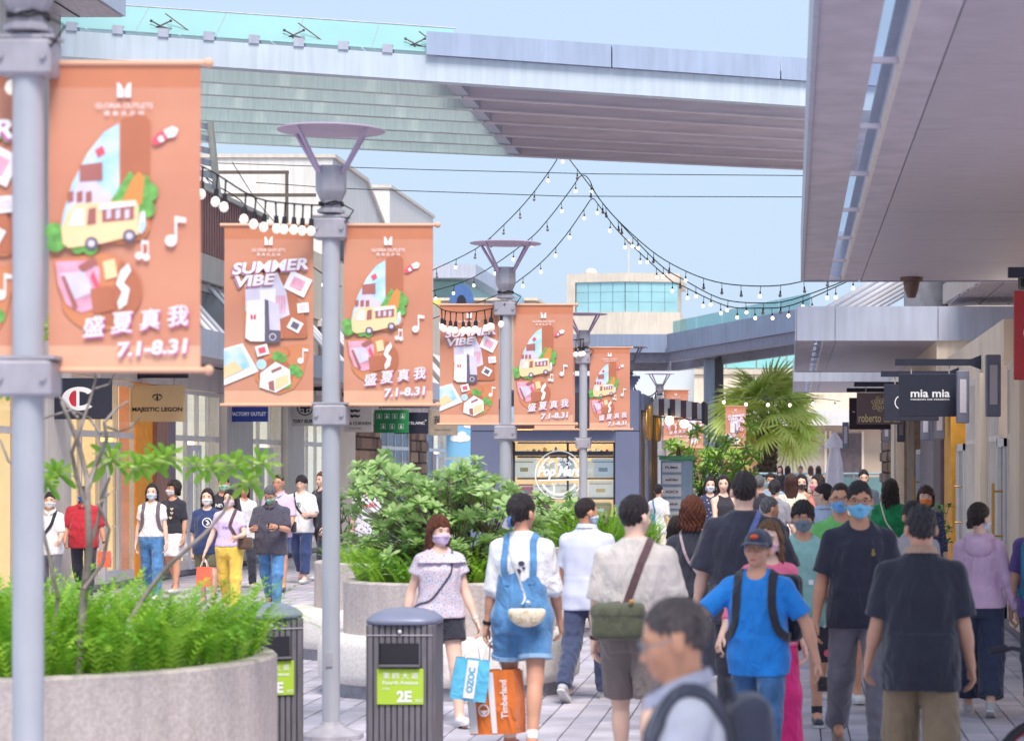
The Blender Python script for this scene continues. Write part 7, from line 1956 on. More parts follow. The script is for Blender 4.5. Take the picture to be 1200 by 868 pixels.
p = person("young person in a pale teal T-shirt with grey face mask and glasses, black shorts", 941, 588, 155, 4, 'm', arms={'R': (0, 8, 12, 4), 'L': (10, 8, 26, 8)}, legs=((8, 5), (-10, 14)), sk='m', hair=('mop', 'black'), mask=(112, 126, 142), glasses='y',
           top=dict(mat=C('teal', (150, 196, 192)), hem=.76, sleeve=.95, ease=.024, drop=.95), bottom=dict(kind='shorts', mat=C('blackshorts', (48, 46, 56)), len=.40), shoes=(54, 58, 72), socks=(50, 50, 60))
decal(p, lambda mb, fr: put_poly(mb, [(-.018, -.018), (.018, -.018), (.018, .018), (-.018, .018)], fr, 0, 0), M_pw, "pocket_badge", 1.10, .05)
shopping_bag(p, 1, "black carrier bag with red and yellow print held by the teal T-shirt person", C('blackbag', (46, 40, 56)), (.12, .05, .26), .05, draw=lambda t, fr, w, L: [(lambda q: (put_poly(q, circ(dx_, dz_, r_, 8), fr, 0, .002), q.build("print", mm, t, rec=False)))(MB()) for dx_, dz_, r_, mm in ((-.03, -.06, .03, M_pred), (.02, -.07, .022, mat("print_yellow", (230, 200, 60), .6)), (.06, -.04, .02, M_pred))])
p = person("person in a green T-shirt and blue mask, half hidden behind the tall masked person", 985, 567, 141, 10, 'm', H=1.81, arms={'R': (-4, 6, 10, 2), 'L': (4, 5, 10, 2)}, head=(-10, 0), sk='m', hair=('thin', 'dark'), mask=(112, 170, 232), glasses='y', top=dict(mat=C('green', (118, 196, 110)), sleeve=.8), bottom=dict(kind='shorts', mat=C('blueshorts', (70, 92, 150)), len=.42), shoes=(236, 236, 240))
p = person("grey-haired person in a navy shirt turned away in the middle of the crowd", 903, 583, 112, 150, 'm', head=(-30, 0), sk='m', hair=('short', 'grey'), top=dict(mat=C('navyshirt', (56, 62, 86))), bottom=dict(mat=C('charcoal', (70, 70, 80))))
p = person("big person from behind in a loose dark navy T-shirt with a blue bag strap", 872, 553, 165, 176, 'm', H=1.91, wide=1.08, arms={'L': (4, 14, 10, 0), 'R': (0, 16, 12, 0)}, legs=((10, 6), (-12, 14)), head=(10, -3), sk='p', hair=('short', 'black'), top=dict(mat=C('darknavy', (44, 46, 66)), hem=.76, sleeve=.98, ease=.034, drop=.9, sw=.085, ribmat=C('redrib', (110, 44, 60))), bottom=dict(mat=C('ink', (52, 54, 70))))
crossbag(p, "blue shoulder strap bag on the big person in the navy T-shirt", -1, C('bagblue', (84, 100, 160)), C('strapblue', (92, 108, 170)), (.07, .05, .10), (-.20, -.06, 1.02), .035)
p = person("person with an auburn bob from behind in a black top and long dark skirt", 812, 583, 150, 172, 'f', arms={'L': (14, 10, 24, 0), 'R': (-8, 14, 20, 0)}, legs=((8, 5), (-8, 12)), sk='p', hair=('bob', 'auburn', -.03), top=dict(mat=C('blackblouse', (50, 52, 66)), hem=.95, sleeve=.72, ease=.016), bottom=dict(kind='skirt', hem=.34, flare=.045, mat=C('longskirt', (58, 60, 82))))
crossbag(p, "small bag with thin mauve straps on the person with the auburn bob", 1, C('bagmauve', (180, 150, 160)), C('strapmauve', (196, 170, 178)), (.05, .04, .07), (-.20, .02, .98), .02, front=False)
p = person("person from behind in a pale lilac striped shirt and navy trousers beside the planter seat", 688, 584, 140, 168, 'm', arms={'L': (10, 8, 16, 4), 'R': (2, 8, 14, 2)}, legs=((-14, 22), (13, 4)), head=(-38, 0), sk='t', hair=('thin', 'dark'), mask=(190, 216, 240), top=dict(mat=mat_cells('cloth_lilacstripe', (222, 224, 242), (200, 204, 232), 60, .85, .5, 'WAVE'), hem=.78, sleeve=.8, ease=.024, drop=.95, collar=True), bottom=dict(mat=C('navytrouser', (62, 72, 106)), ease=.022), shoes=(190, 186, 194))
p = person("person from behind in a beige T-shirt and grey-brown shorts with a green satchel", 745, 582, 190, 174, 'm', wide=1.06, arms={'L': (6, 10, 12, 2), 'R': (0, 13, 14, 0)}, legs=((12, 6), (-12, 12)), head=(-28, 0), sk='p', hair=('short', 'black'), top=dict(mat=C('beigetee', (214, 204, 200)), hem=.90, sleeve=.94, ease=.022, drop=.75, sw=.064), bottom=dict(kind='shorts', mat=C('brownshorts', (120, 108, 106)), len=.47, ease=.034), shoes=(120, 116, 120))
crossbag(p, "olive green canvas satchel on the back of the beige T-shirt person", -1, C('olive', (86, 88, 70)), C('plumstrap', (100, 72, 78)), (.155, .06, .105), (.07, .205, .98), .045, flap=C('oliveflap', (92, 94, 76)))
q = MB(); q.ball(tuple(p['T'].out((-.02, .27, 1.10))), .016, 8, 6); q.build("keyring", M_gold, p['root'])
wristband(p, 1, M_black)
p = person("dark-haired person with a low ponytail from behind, denim dungaree shorts over a white T-shirt", 612, 578, 172, 176, 'f', H=1.76, arms={'L': (4, 11, 3, 1), 'R': (10, 12, 16, 8)}, legs=((10, 6), (-10, 8)), head=(-26, 0), sk='m', hair=('pony', 'black', .17, .166, .06), top=dict(mat=C('whitetee', (238, 236, 242)), hem=1.0, sleeve=1.02, ease=.026, sw=.072, tuck=True), bottom=dict(kind='shorts', mat=C('denimlight', (92, 148, 204), var=.25), len=.33, ease=.030, waist=1.21), shoes=(206, 60, 66), socks=(238, 238, 240))
q = MB()
M_denim = C('denimlight', (92, 148, 204))
for sd in (1, -1):
    strap(q, p['sf'], [p['T'].out(v) for v in ((sd * .10, .16, 1.12), (sd * .10, .13, 1.28), (sd * .088, .09, 1.41), (sd * .088, .0, 1.445), (sd * .085, -.09, 1.38), (sd * .07, -.15, 1.22))], .046, .008, .003)
q.build("dungaree_strap", M_denim, p['root'], 50)
q = MB(); q.tube([tuple(p['HF'].out((0, .118 + .03 * math.sin(a), .055 + .03 * math.cos(a)))) for a in [i * PI / 5 for i in range(11)]], .011, 6); q.build("hair_tie", C('tieblue', (76, 110, 190)), p['root'])
for sd in (1, -1):
    hip, kn, an, b = p['leg'][sd]; u_ = (kn - hip) / .41; q = MB(); q.tube([tuple(hip + u_ * .245), tuple(hip + u_ * .272)], [.118, .116], 20); q.build("turn_up", C('denimpale', (150, 188, 226)), p['root'], 60)
decal(p, lambda mb, fr: [put_poly(mb, circ(a, b, r_, 9, ry=r_ * .8), fr, 0, 0) for a, b, r_ in ((.02, .02, .022), (.0, -.03, .02), (.035, -.01, .012), (-.10, -.02, .018), (-.085, -.045, .02), (-.03, .01, .01))], mat("tee_print", (76, 74, 96), .8), "back_print", 1.24, 0, True)
crossbag(p, "cream patterned half-moon pouch on the back of the dungaree person", 1, mat_cells('pouch_print', (206, 180, 140), (236, 224, 202), 30, .7, .45, 'NOISE'), C('chain', (206, 206, 216)), (.115, .045, .070), (-.07, .215, .93), .014, moon=True)
wristband(p, 1, M_black, "bracelet")
def ozoc(t, fr, w, L):
    q = MB(); put_poly(q, [(-.035, -L * .44), (.035, -L * .44), (.035, L * .48), (-.035, L * .48)], fr, 0, .002); q.build("band", M_pw, t, rec=False)
    q = MB(); put_text(q, "OZOC", fr, 0, 0, width=L * .62, height=.045, rot=R(90), bold=.05, lift=.004); q.build("lettering", C('ozocblue', (90, 180, 222)), t, rec=False)
shopping_bag(p, 1, "light blue OZOC paper bag in the hand of the dungaree person", C('bagskyblue', (96, 192, 232)), (.115, .06, .27), .12, .25, ozoc, tilt=-.14, off=(.05, .15, 0))
def orange_bag(t, fr, w, L):
    q = MB(); put_poly(q, [(-w * .98, -L * .48), (-w * .62, -L * .48), (-w * .7, L * .47), (-w * .98, L * .47)], fr, 0, .002); put_poly(q, [(.0, -L * .48), (w * .22, -L * .48), (w * .16, L * .47), (-.02, L * .47)], fr, 0, .002); q.build("band", M_pw, t, rec=False)
    q = MB(); put_text(q, "Timberland", fr, w * .58, .02, width=L * .6, height=.05, rot=R(90), bold=.03, lift=.004); put_ring(q, -w * .32, -.05, .032, .042, fr, n=20); put_poly(q, [(-w * .32 - .03, -.05), (-w * .32 + .03, -.05), (-w * .32, -.085)], fr, 0, .003); q.build("lettering", M_pw, t, rec=False)
shopping_bag(p, 1, "large orange and white Timberland paper bag carried with the light blue bag", C('bagorange', (232, 122, 48)), (.17, .07, .42), .20, -.3, orange_bag, tilt=.06, off=(-.04, .02, .0))
p = person("person in a white floral frilled blouse, lilac mask and black shorts, walking by the bins", 515, 605, 155, 26, 'f', arms={'R': (-10, 16, 20, 4), 'L': (8, 13, 16, 0)}, legs=((16, 2), (-20, 48)), head=(14, 0), sk='p', hair=('long', 'auburn', -.13, .148), mask=(224, 198, 232), top=dict(mat=mat_cells('cloth_floral', (150, 166, 206), (236, 230, 238), 46, .85, .36, 'VORONOI', (214, 190, 206)), hem=.90, sleeve=.42, ease=.028, sw=.088, flare=.03), bottom=dict(kind='shorts', mat=C('blackshorts2', (44, 44, 60)), len=.25, ease=.03), shoes=(236, 234, 238))
crossbag(p, "small bag with a thin dark strap on the floral blouse person", 1, C('bagdark', (60, 58, 72)), C('strapdark', (66, 66, 90)), (.06, .03, .05), (-.19, .05, .93), .014, back=False)
q = MB()
for i in range(2):
    f = Field(); T = p['T']
    f.u(loft([(1.335 - .0 * i, .215, .150, 0), (1.40, .14, .095, .005), (1.425, .09, .07, .01)], T, wob=.012, ph=i), 0); f.sub(ellip((0, -.06, 1.475), (.075, .075, .075), T), .008)
    if i == 0: sdf_obj("frill", f.mesh(.0085), MATS['cloth_floral'], p['root'])
wristband(p, 1, M_frame)
p = person("person with a dark ponytail from behind in a lavender hoodie and navy trousers", 1148, 590, 149, 172, 'f', arms={'L': (2, 8, 14, 4), 'R': (-6, 17, 14, 2)}, legs=((10, 6), (-8, 16)), head=(-34, 0), sk='p', hair=('pony', 'dark', .24), mask=(214, 226, 240), top=dict(kind='hoodie', mat=C('lavhoodie', (222, 186, 214), var=.08), hem=.88, sleeve=1.98, ease=.022, drop=.6, sw=.07), bottom=dict(mat=C('navywide', (48, 56, 84)), ease=.026, leg=.03, len=.92), shoes=(196, 196, 198))
f = Field(); T = p['T']; f.u(ellip((0, .115, 1.36), (.115, .05, .085), T)); f.u(rcone(T.out((-.09, .05, 1.435)), T.out((.09, .05, 1.435)), .035, .035), .05); sdf_obj("hood", f.mesh(.01), MATS['cloth_lavhoodie'], p['root'])
p = person("person cut off by the right edge wearing dark clothes and a teal backpack", 1222, 586, 150, 178, 'm', arms={'L': (6, 8, 12, 2), 'R': (0, 10, 12, 2)}, legs=((-12, 18), (12, 6)), sk='m', hair=('short', 'black'), top=dict(mat=C('violet', (92, 70, 132))), bottom=dict(mat=C('ink', (52, 54, 70))), shoes=(210, 214, 224))
backpack(p, "teal patterned backpack at the right edge of the street", mat_cells('teal_pack', (26, 98, 128), (38, 132, 158), 14, .7, .5, 'NOISE'), size=(.18, .15, .48), z=.92, second=M_psky)

# ------------------------------------------------------------ middle distance, right of the street
p = person("person with an orange mask and a dark bob in a navy dotted blouse", 1085, 570, 102, 14, 'f', head=(-14, 0), sk='p', hair=('bob', 'brown', -.01), mask=(246, 132, 48), top=dict(mat=mat_cells('cloth_dots', (214, 218, 232), (58, 68, 108), 55, .85, .2), sleeve=1.5, hem=.8), bottom=dict(mat=C('ink', (52, 54, 70))))
p = person("person with black hair and glasses peering past the shoulder of the person in black", 1071, 588, 150, 30, 'm', head=(-8, 0), sk='m', hair=('short', 'black'), glasses='y', top=dict(mat=C('palegrey', (176, 172, 178)), sleeve=.8), bottom=dict(mat=C('ink', (52, 54, 70))))
p = person("long-haired person from behind in an emerald green blouse", 1043, 558, 98, 170, 'f', H=1.80, arms={'L': (6, 10, 16, 2), 'R': (2, 12, 20, 0)}, head=(22, 0), sk='p', hair=('long', 'dark', -.24), top=dict(mat=C('emerald', (22, 150, 92), var=.3, bump=.6), sleeve=1.9, ease=.04, sw=.085, hem=.8), bottom=dict(mat=C('ink', (52, 54, 70))))
crossbag(p, "slim bag with a thin pale strap on the emerald blouse person", 1, C('bagsand', (216, 196, 170)), C('strapsand', (226, 214, 190)), (.08, .04, .07), (-.18, .08, .92), .018)
p = person("person in a pale blue shirt looking left in the crowd", 964, 567, 110, 195, 'm', head=(55, 0), sk='p', hair=('short', 'black'), glasses='y', top=dict(mat=C('paleblue', (190, 208, 240)), sleeve=1.2, collar=True, hem=.78), bottom=dict(mat=C('navytrouser', (62, 72, 106))))
mid = [
 ("person in a black sleeveless dress pushing a pink pushchair", 848, 553, 78, 30, 'f', dict(H=1.82, head=(-30, 0), hair=('long', 'black', -.15), sk='p', arms={'R': (24, 8, 20, 4), 'L': (4, 8, 12, 2)}, top=dict(kind='tank', mat=C('blackdress', (52, 50, 62)), hem=.9, ease=.012), bottom=dict(kind='skirt', hem=.52, mat=C('blackdress', (52, 50, 62))))),
 ("person with long black hair and a mask in a navy flowered top near the pushchair", 832, 556, 72, 10, 'f', dict(H=1.78, hair=('long', 'black', -.16), mask=(214, 224, 236), sk='p', top=dict(mat=mat_cells('cloth_navyflower', (190, 190, 214), (56, 60, 92), 22, .85, .22), sleeve=1.2), bottom=dict(mat=C('ink', (52, 54, 70))))),
 ("grey-haired person from behind in a black T-shirt far down the street", 889, 553, 78, 178, 'm', dict(H=1.82, hair=('short', 'grey'), top=dict(mat=C('black', (44, 44, 58)), sleeve=.8), bottom=dict(mat=C('navytrouser', (62, 72, 106))))),
 ("person with a ponytail from behind in a grey T-shirt carrying a white bag strap", 908, 562, 84, 172, 'f', dict(hair=('pony', 'black', .15), sk='p', arms={'L': (4, 10, 10, 2), 'R': (2, 16, 20, -4)}, top=dict(mat=C('greytee', (150, 148, 160)), sleeve=.8), bottom=dict(kind='skirt', hem=.5, mat=C('sandskirt', (180, 160, 140))))),
 ("long-haired person from behind in a cream jacket with a white bag", 927, 551, 78, 182, 'f', dict(H=1.84, hair=('long', 'brown', -.22), sk='p', top=dict(mat=C('cream', (226, 216, 200)), sleeve=1.8, ease=.03), bottom=dict(kind='skirt', hem=.45, mat=C('creamskirt', (212, 200, 184))))),
 ("person in a tan cardigan wearing a black mask, facing us far down the street", 939, 550, 72, 6, 'f', dict(H=1.82, hair=('long', 'dark', -.12), sk='p', mask=(72, 62, 66), arms={'L': (30, 8, 80, 30), 'R': (24, 8, 80, 30)}, top=dict(mat=C('tan', (190, 150, 122)), sleeve=1.8), bottom=dict(mat=C('tantrouser', (170, 136, 112))))),
 ("person in a coral top and pink mask looking left near the closed parasol", 957, 552, 74, -70, 'f', dict(H=1.82, hair=('long', 'dark', -.16), sk='p', mask=(244, 150, 170), top=dict(mat=C('coral', (246, 138, 118)), sleeve=1.7, ease=.03), bottom=dict(mat=C('ink', (52, 54, 70))))),
 ("person in a dark T-shirt with glasses facing us beside the closed parasol", 1012, 547, 70, 4, 'm', dict(H=1.90, hair=('short', 'black'), sk='p', glasses='y', top=dict(mat=C('slatetee', (70, 82, 100)), sleeve=.8), bottom=dict(mat=C('ink', (52, 54, 70))))),
 ("person with a pale blue mask in a grey-blue shirt, small in the far crowd", 903, 549, 66, 8, 'm', dict(H=1.84, hair=('short', 'dark'), mask=(170, 210, 240), top=dict(mat=C('greyblue', (150, 168, 190)), sleeve=.8), bottom=dict(mat=C('ink', (52, 54, 70))))),
 ("person in a dark cap bending over behind the kiosk planter", 680, 597, 96, 40, 'm', dict(H=1.4, head=(10, 0), hair=('short', 'black'), glasses='y', cap=C('capblack', (44, 46, 58)), top=dict(mat=C('greyblue', (150, 168, 190)), sleeve=.8), bottom=dict(mat=C('ink', (52, 54, 70))))),
 ("child with short dark hair beside the pale lilac shirt", 707, 602, 94, 20, 'm', dict(H=1.33, hair=('mop', 'black'), top=dict(mat=C('navyshirt', (56, 62, 86)), sleeve=.8), bottom=dict(kind='shorts', len=.4, mat=C('ink', (52, 54, 70))))),
 ("person in white with a blue satchel standing at the corner of the kiosk", 772, 566, 66, 160, 'f', dict(H=1.64, hair=('short', 'black'), top=dict(mat=C('white', (236, 234, 238)), sleeve=.8), bottom=dict(kind='skirt', hem=.5, mat=C('cream', (226, 216, 200))))),
 ("person with long dark hair between the beige T-shirt and the auburn bob", 793, 606, 128, 172, 'f', dict(H=1.49, hair=('long', 'dark', -.1), sk='p', top=dict(mat=C('white', (236, 234, 238)), sleeve=.8), bottom=dict(mat=C('ink', (52, 54, 70))))),
 # by the kiosk
 ("person with long black hair in dark red by the painted hoarding", 530, 548, 55, 30, 'f', dict(H=1.93, hair=('long', 'black', -.12), sk='p', top=dict(mat=C('wine', (96, 52, 66)), sleeve=1.6), bottom=dict(mat=C('ink', (52, 54, 70))))),
 ("person from behind in black with glasses before the painted hoarding", 545, 543, 58, 168, 'm', dict(H=1.98, head=(-40, 0), hair=('short', 'black'), glasses='y', top=dict(mat=C('black', (44, 44, 58)), sleeve=1.0, ease=.03), bottom=dict(mat=C('ink', (52, 54, 70))))),
 ("person in pale clothes holding a dark bag by the kiosk's left column", 560, 553, 57, -60, 'f', dict(H=1.86, hair=('long', 'brown', -.1), sk='p', top=dict(mat=C('cream', (226, 216, 200)), sleeve=.8), bottom=dict(mat=C('navytrouser', (62, 72, 106))))),
 # left side of the street
 ("person with a diagonally striped bag strap over a white polo beside the near lamp post", 58, 588, 85, 12, 'f', dict(H=1.6, hair=('short', 'black'), mask=(226, 222, 226), arms={'L': (20, 6, 50, 8), 'R': (0, 8, 10, 2)}, top=dict(mat=C('white', (236, 234, 238)), sleeve=.9, collar=True), bottom=dict(mat=C('greytrouser', (120, 118, 128))))),
 ("stout person in a red polo shirt and blue mask walking by the left shops", 98, 574, 80, 4, 'm', dict(H=1.66, wide=1.14, fat=.03, head=(-8, 0), sk='t', hair=('short', 'black'), mask=(46, 92, 190), arms={'L': (4, 14, 10, 0), 'R': (10, 10, 30, 14)}, top=dict(mat=C('red', (196, 40, 58)), sleeve=.9, ease=.024, collar=True, drop=.9), bottom=dict(mat=C('ink', (52, 54, 70))))),
 ("person in a plain white T-shirt and jeans with grey backpack straps", 178, 566, 80, 2, 'f', dict(H=1.70, hair=('long', 'black', -.12), mask=(206, 218, 238), sk='p', arms={'R': (-4, 10, 8, 2), 'L': (4, 9, 10, 2)}, top=dict(mat=C('white', (236, 234, 238)), sleeve=.62, hem=.94), bottom=dict(mat=C('jeans', (84, 138, 196), var=.3)))),
 ("person in a black T-shirt with hearts and a white skirt, looking left", 203, 561, 76, -12, 'f', dict(H=1.74, head=(-42, 0), hair=('bob', 'dark', .0), mask=(226, 222, 226), sk='m', top=dict(mat=C('black', (44, 44, 58)), sleeve=.85, hem=.92), bottom=dict(kind='skirt', hem=.58, mat=C('whiteskirt', (234, 230, 236))))),
 ("long-haired person in a navy T-shirt with a round white emblem and olive shorts", 243, 573, 86, 4, 'f', dict(H=1.65, hair=('long', 'dark', -.14), mask=(240, 236, 240), sk='p', top=dict(mat=C('navytee', (42, 60, 110)), sleeve=.95, hem=.8, ease=.026, drop=.8), bottom=dict(kind='shorts', len=.36, mat=C('oliveshorts', (104, 104, 84))))),
 ("person in a lilac lace top and bright yellow trousers carrying an orange bag", 269, 574, 88, 0, 'f', dict(H=1.64, head=(-6, 0), wide=1.05, hair=('long', 'dark', -.08), mask=(240, 206, 222), sk='p', arms={'R': (2, 17, 12, -2), 'L': (18, 14, 66, 26)}, top=dict(mat=mat_cells('cloth_lace', (188, 164, 216), (216, 198, 234), 48, .85, .3), sleeve=.62, hem=.94, ease=.018), bottom=dict(mat=C('yellow', (240, 206, 92)), ease=.018))),
 ("stout person in a dark grey polo and jeans reading a phone, green mask", 318, 570, 85, -4, 'm', dict(H=1.67, wide=1.14, fat=.035, head=(-6, 26), hair=('short', 'grey'), mask=(140, 196, 176), glasses='y', sk='m', arms={'R': (22, 8, 74, 26), 'L': (24, 10, 76, 30)}, top=dict(mat=C('slate', (76, 74, 92)), sleeve=.9, hem=.76, ease=.024, collar=True, drop=.9), bottom=dict(mat=C('jeansblue', (92, 150, 210), var=.3)), shoes=(110, 60, 70))),
 ("person in a black T-shirt and green mask behind the leaf tufts", 262, 556, 75, 6, 'm', dict(H=1.82, hair=('short', 'black'), mask=(160, 206, 180), top=dict(mat=C('black', (44, 44, 58)), sleeve=.85), bottom=dict(mat=C('ink', (52, 54, 70))))),
 ("person in a white jacket glimpsed behind the yellow trousers", 286, 564, 73, 30, 'f', dict(H=1.70, hair=('long', 'brown', -.08), sk='m', top=dict(mat=C('white', (236, 234, 238)), sleeve=1.4), bottom=dict(mat=C('ink', (52, 54, 70))))),
 ("grey-haired person with glasses in a lilac checked shirt and blue shorts", 326, 555, 75, 0, 'm', dict(H=1.83, hair=('thin', 'salt'), sk='m', glasses='y', head=(-10, 0), arms={'L': (10, 8, 40, 10), 'R': (4, 8, 14, 2)}, top=dict(mat=mat_cells('cloth_check', (202, 172, 212), (226, 208, 230), 40, .85, .5, 'WAVE'), sleeve=.95, hem=.8, collar=True), bottom=dict(kind='shorts', len=.42, mat=C('blueshorts', (70, 92, 150))), shoes=(50, 48, 60))),
 ("smiling person in a white T-shirt with a small round logo and navy trousers", 353, 557, 70, -8, 'm', dict(H=1.80, hair=('mop', 'black'), sk='p', glasses='y', head=(-6, 0), arms={'L': (20, 16, 70, 20), 'R': (2, 8, 14, 2)}, top=dict(mat=C('white', (236, 234, 238)), sleeve=.95, hem=.82, ease=.028, drop=.85), bottom=dict(mat=C('navycrop', (52, 70, 120)), len=.9, ease=.026))),
 ("person in black clothes half hidden behind the second lamp post", 377, 551, 68, -40, 'f', dict(H=1.86, hair=('long', 'auburn', -.1), sk='p', arms={'L': (6, 8, 16, 2)}, top=dict(mat=C('black', (44, 44, 58)), sleeve=1.2, ease=.03), bottom=dict(mat=C('ink', (52, 54, 70))))),
 ("person with glasses in a black and white patterned shirt behind the pale shrub", 432, 555, 76, 4, 'm', dict(H=1.83, hair=('mop', 'black'), sk='p', glasses='y', top=dict(mat=mat_cells('cloth_pattern', (58, 56, 74), (222, 220, 228), 22, .85, .4, 'NOISE'), sleeve=.9, ease=.026), bottom=dict(mat=C('ink', (52, 54, 70))))),
]
got = {}
for lab, x, yt, s_, rot_, sx_, kw in mid:
    got[lab] = person(lab, x, yt, s_, rot_, sx_, **kw)
def G(a): return next(v for k_, v in got.items() if k_.startswith(a))
p = G("stout person in a red"); shopping_bag(p, 1, "small coral paper bag held by the person in the red polo", C('coralbag', (246, 110, 84)), (.09, .05, .24), .02)
wristband(p, 1, M_black)
p = G("person with a diagonally"); crossbag(p, "bag with a black striped strap on the white polo person", 1, C('bagdark', (60, 58, 72)), C('strapblack', (40, 42, 54)), (.09, .04, .08), (-.19, .0, .88), .045, back=False)
p = G("person in a plain white"); backpack(p, "grey backpack on the person in the plain white T-shirt", C('packgrey', (110, 98, 106)), z=.98)
p = G("person in a black T-shirt with"); q_ = [(-.05, .06), (.05, .06), (-.05, 0), (.05, 0), (.03, -.07)]
def hearts(mb, fr):
    for a, b in q_: put_poly(mb, [(a, b - .026), (a + .026, b + .005), (a + .020, b + .02), (a + .008, b + .02), (a, b + .01), (a - .008, b + .02), (a - .020, b + .02), (a - .026, b + .005)], fr, 0, 0)
decal(p, hearts, mat("heart_print", (230, 200, 180), .7), "heart_print", 1.22, -.01)
p = G("long-haired person in a navy"); decal(p, lambda mb, fr: (put_ring(mb, 0, 0, .055, .068, fr, 0, 0, 20), put_poly(mb, [(-.03, .03), (.01, .035), (.04, -.01), (.01, -.04), (-.02, -.03), (.01, .0)], fr, 0, 0)), M_pw, "chest_emblem", 1.24, .02)
p = G("person in a lilac lace"); shopping_bag(p, -1, "orange paper bag with white handles beside the yellow trousers", C('coralbag', (246, 110, 84)), (.10, .05, .27), .12)
crossbag(p, "dark brown leather handbag on the arm of the lilac lace top person", 1, C('leather', (96, 74, 66)), C('plumstrap', (100, 72, 78)), (.105, .05, .085), (.24, -.10, .98), .045, back=False)
decal(p, lambda mb, fr: put_text(mb, "Venue", fr, 0, 0, width=.14, height=.035, bold=.02, lift=0), M_plil if False else mat("violet_print", (130, 104, 176), .7), "chest_print", 1.20, 0)
p = G("stout person in a dark"); phone(p, 1, "white-edged phone being read by the person in the dark grey polo"); wristband(p, 1, M_black)
p = G("person in a black T-shirt and"); decal(p, lambda mb, fr: put_text(mb, "NEVER", fr, 0, 0, width=.2, height=.05, bold=.02, lift=0), M_pw, "chest_print", 1.27, 0)
p = G("smiling"); decal(p, lambda mb, fr: (put_ring(mb, 0, 0, .034, .042, fr, 0, 0, 18), put_text(mb, "S", fr, 0, 0, height=.045, bold=.03, lift=0)), M_black, "chest_emblem", 1.25, .0)
crossbag(p, "small bag with a black strap across the smiling person's white T-shirt", -1, C('bagdark', (60, 58, 72)), C('strapblack', (40, 42, 54)), (.07, .04, .08), (.19, .02, .98), .03, back=False)
p = G("grey-haired person with glasses"); crossbag(p, "black waist pouch held by the lilac checked shirt person", -1, C('bagdark', (60, 58, 72)), C('strapblack', (40, 42, 54)), (.06, .035, .08), (.21, -.02, .95), .02, back=False)
p = G("long-haired person from behind in a cr"); crossbag(p, "white handbag on the back of the cream jacket person", 1, C('whitebag', (236, 230, 222)), C('whitestrap', (232, 226, 218)), (.11, .05, .09), (.02, .17, 1.02), .025)
p = G("person with a ponytail from behind in a g"); crossbag(p, "pale bag strap across the grey T-shirt from behind", 1, C('whitebag', (236, 230, 222)), C('whitestrap', (232, 226, 218)), (.06, .04, .07), (-.17, .1, 1.0), .03)
p = G("person with glasses in a black"); decal(p, lambda mb, fr: put_text(mb, "Tradin", fr, 0, 0, width=.24, height=.07, bold=.03, lift=0), mat("red_print", (206, 66, 76), .7), "chest_print", 1.28, 0)
p = G("person in white with a"); crossbag(p, "blue satchel hung on the person in white by the kiosk", 1, C('satchelblue', (56, 130, 190)), C('satchelblue', (56, 130, 190)), (.10, .05, .12), (.10, .17, 1.05), .03)
p = G("person in pale clothes"); crossbag(p, "dark bag held by the person in pale clothes by the kiosk", 1, C('bagdark', (60, 58, 72)), C('bagdark', (60, 58, 72)), (.10, .05, .12), (-.10, -.2, .95), .03)
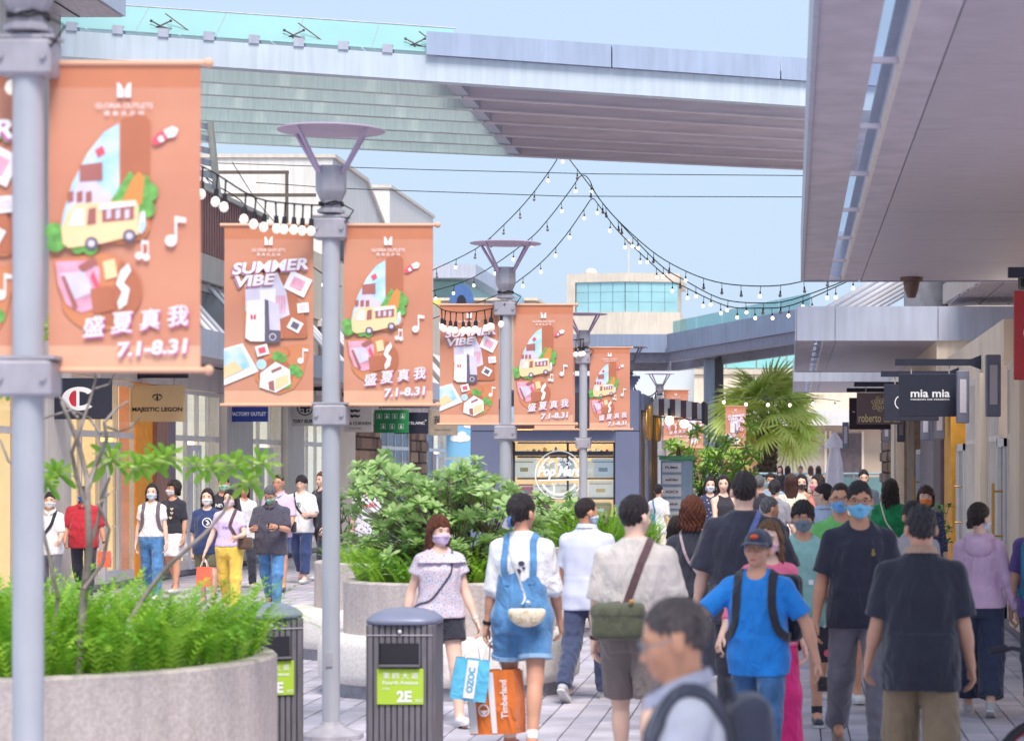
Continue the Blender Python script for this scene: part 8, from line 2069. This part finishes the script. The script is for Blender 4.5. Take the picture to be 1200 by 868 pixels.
# pushchair
d = F / 80; t = thing("pushchair", "pink hooded pushchair with a grey frame in the middle of the street", "pushchair", ((829 - VX) / 80, d, 0), R(20))
q = MB()
for i in range(7):
    a = R(10 + i * 20)
    for j in range(9): b = PI * j / 8; q.v.append((.24 * math.cos(b), -.26 * math.cos(a) * math.sin(b) + .05, .78 + .34 * math.sin(a) * math.sin(b)))
for i in range(6):
    for j in range(8): q.f.append([i * 9 + j, i * 9 + j + 1, i * 9 + 10 + j, i * 9 + 9 + j]); q.m.append(0)
q.build("hood", C('prampink', (236, 150, 170)), t, 70)
q = MB(); q.box(-.2, .2, -.2, .22, .42, .50, bev=.03); q.box(-.2, .2, .16, .24, .50, .86, bev=.03); q.build("seat", C('pramgrey', (90, 84, 92)), t)
q = MB()
for sd in (-.22, .22): q.tube([(sd, -.38, .1), (sd, .1, .55), (sd, .38, 1.0)], .014, 8); q.tube([(sd, .36, .1), (sd, .0, .46)], .014, 8)
q.tube([(-.22, .38, 1.0), (.22, .38, 1.0)], .018, 8); q.build("frame", M_frame, t, 60)
for x in (-.22, .22):
    for y in (-.38, .36):
        q = MB(); q.tube([(x, y + .1 * math.cos(a), .11 + .1 * math.sin(a)) for a in [2 * PI * i / 18 for i in range(19)]], .018, 6, caps=False); q.tube([(x - .02, y, .11), (x + .02, y, .11)], .03, 8); q.build("wheel", M_black, t, 60)
# far heads beyond the terrace rail: raised terrace at 0.6 m
far = [("far person with a dark cap behind the terrace rail, left of the palm trunk", 862, 540, 40, 'm', (56, 54, 62), 'black'), ("far person wearing a dark backpack on a pale shirt, left of the palm trunk", 885, 538, 40, 'm', (196, 202, 214), 'black'), ("far person in black just right of the palm trunk", 914, 539, 38, 'f', (48, 46, 56), 'black'),
       ("far person with a pale cap near the middle of the terrace", 938, 540, 38, 'm', (176, 184, 200), 'grey'), ("far person with dark hair left of the pale cap", 923, 545, 38, 'f', (120, 110, 116), 'black'), ("far person with a dark bob right of the pale cap", 959, 546, 37, 'f', (70, 66, 78), 'dark'), ("far person in a tan shirt close to the closed parasol", 971, 544, 37, 'm', (196, 160, 130), 'black'), ("far person with brown hair behind the palm planter", 950, 546, 36, 'f', (208, 190, 180), 'brown')]
for lab, x, yt, s_, sx_, c, h_ in far:
    p = person(lab, x, yt, s_, random.choice((10, 170, 190, -20)), sx_, H=1.62, hair=(('short' if sx_ == 'm' else 'long'), h_, -.1), top=dict(mat=C('far%d_%d_%d' % c, c), sleeve=.9), bottom=dict(mat=C('ink', (52, 54, 70))), group="small people on the far terrace", vox=.019)
    p['root'].location.z += .36
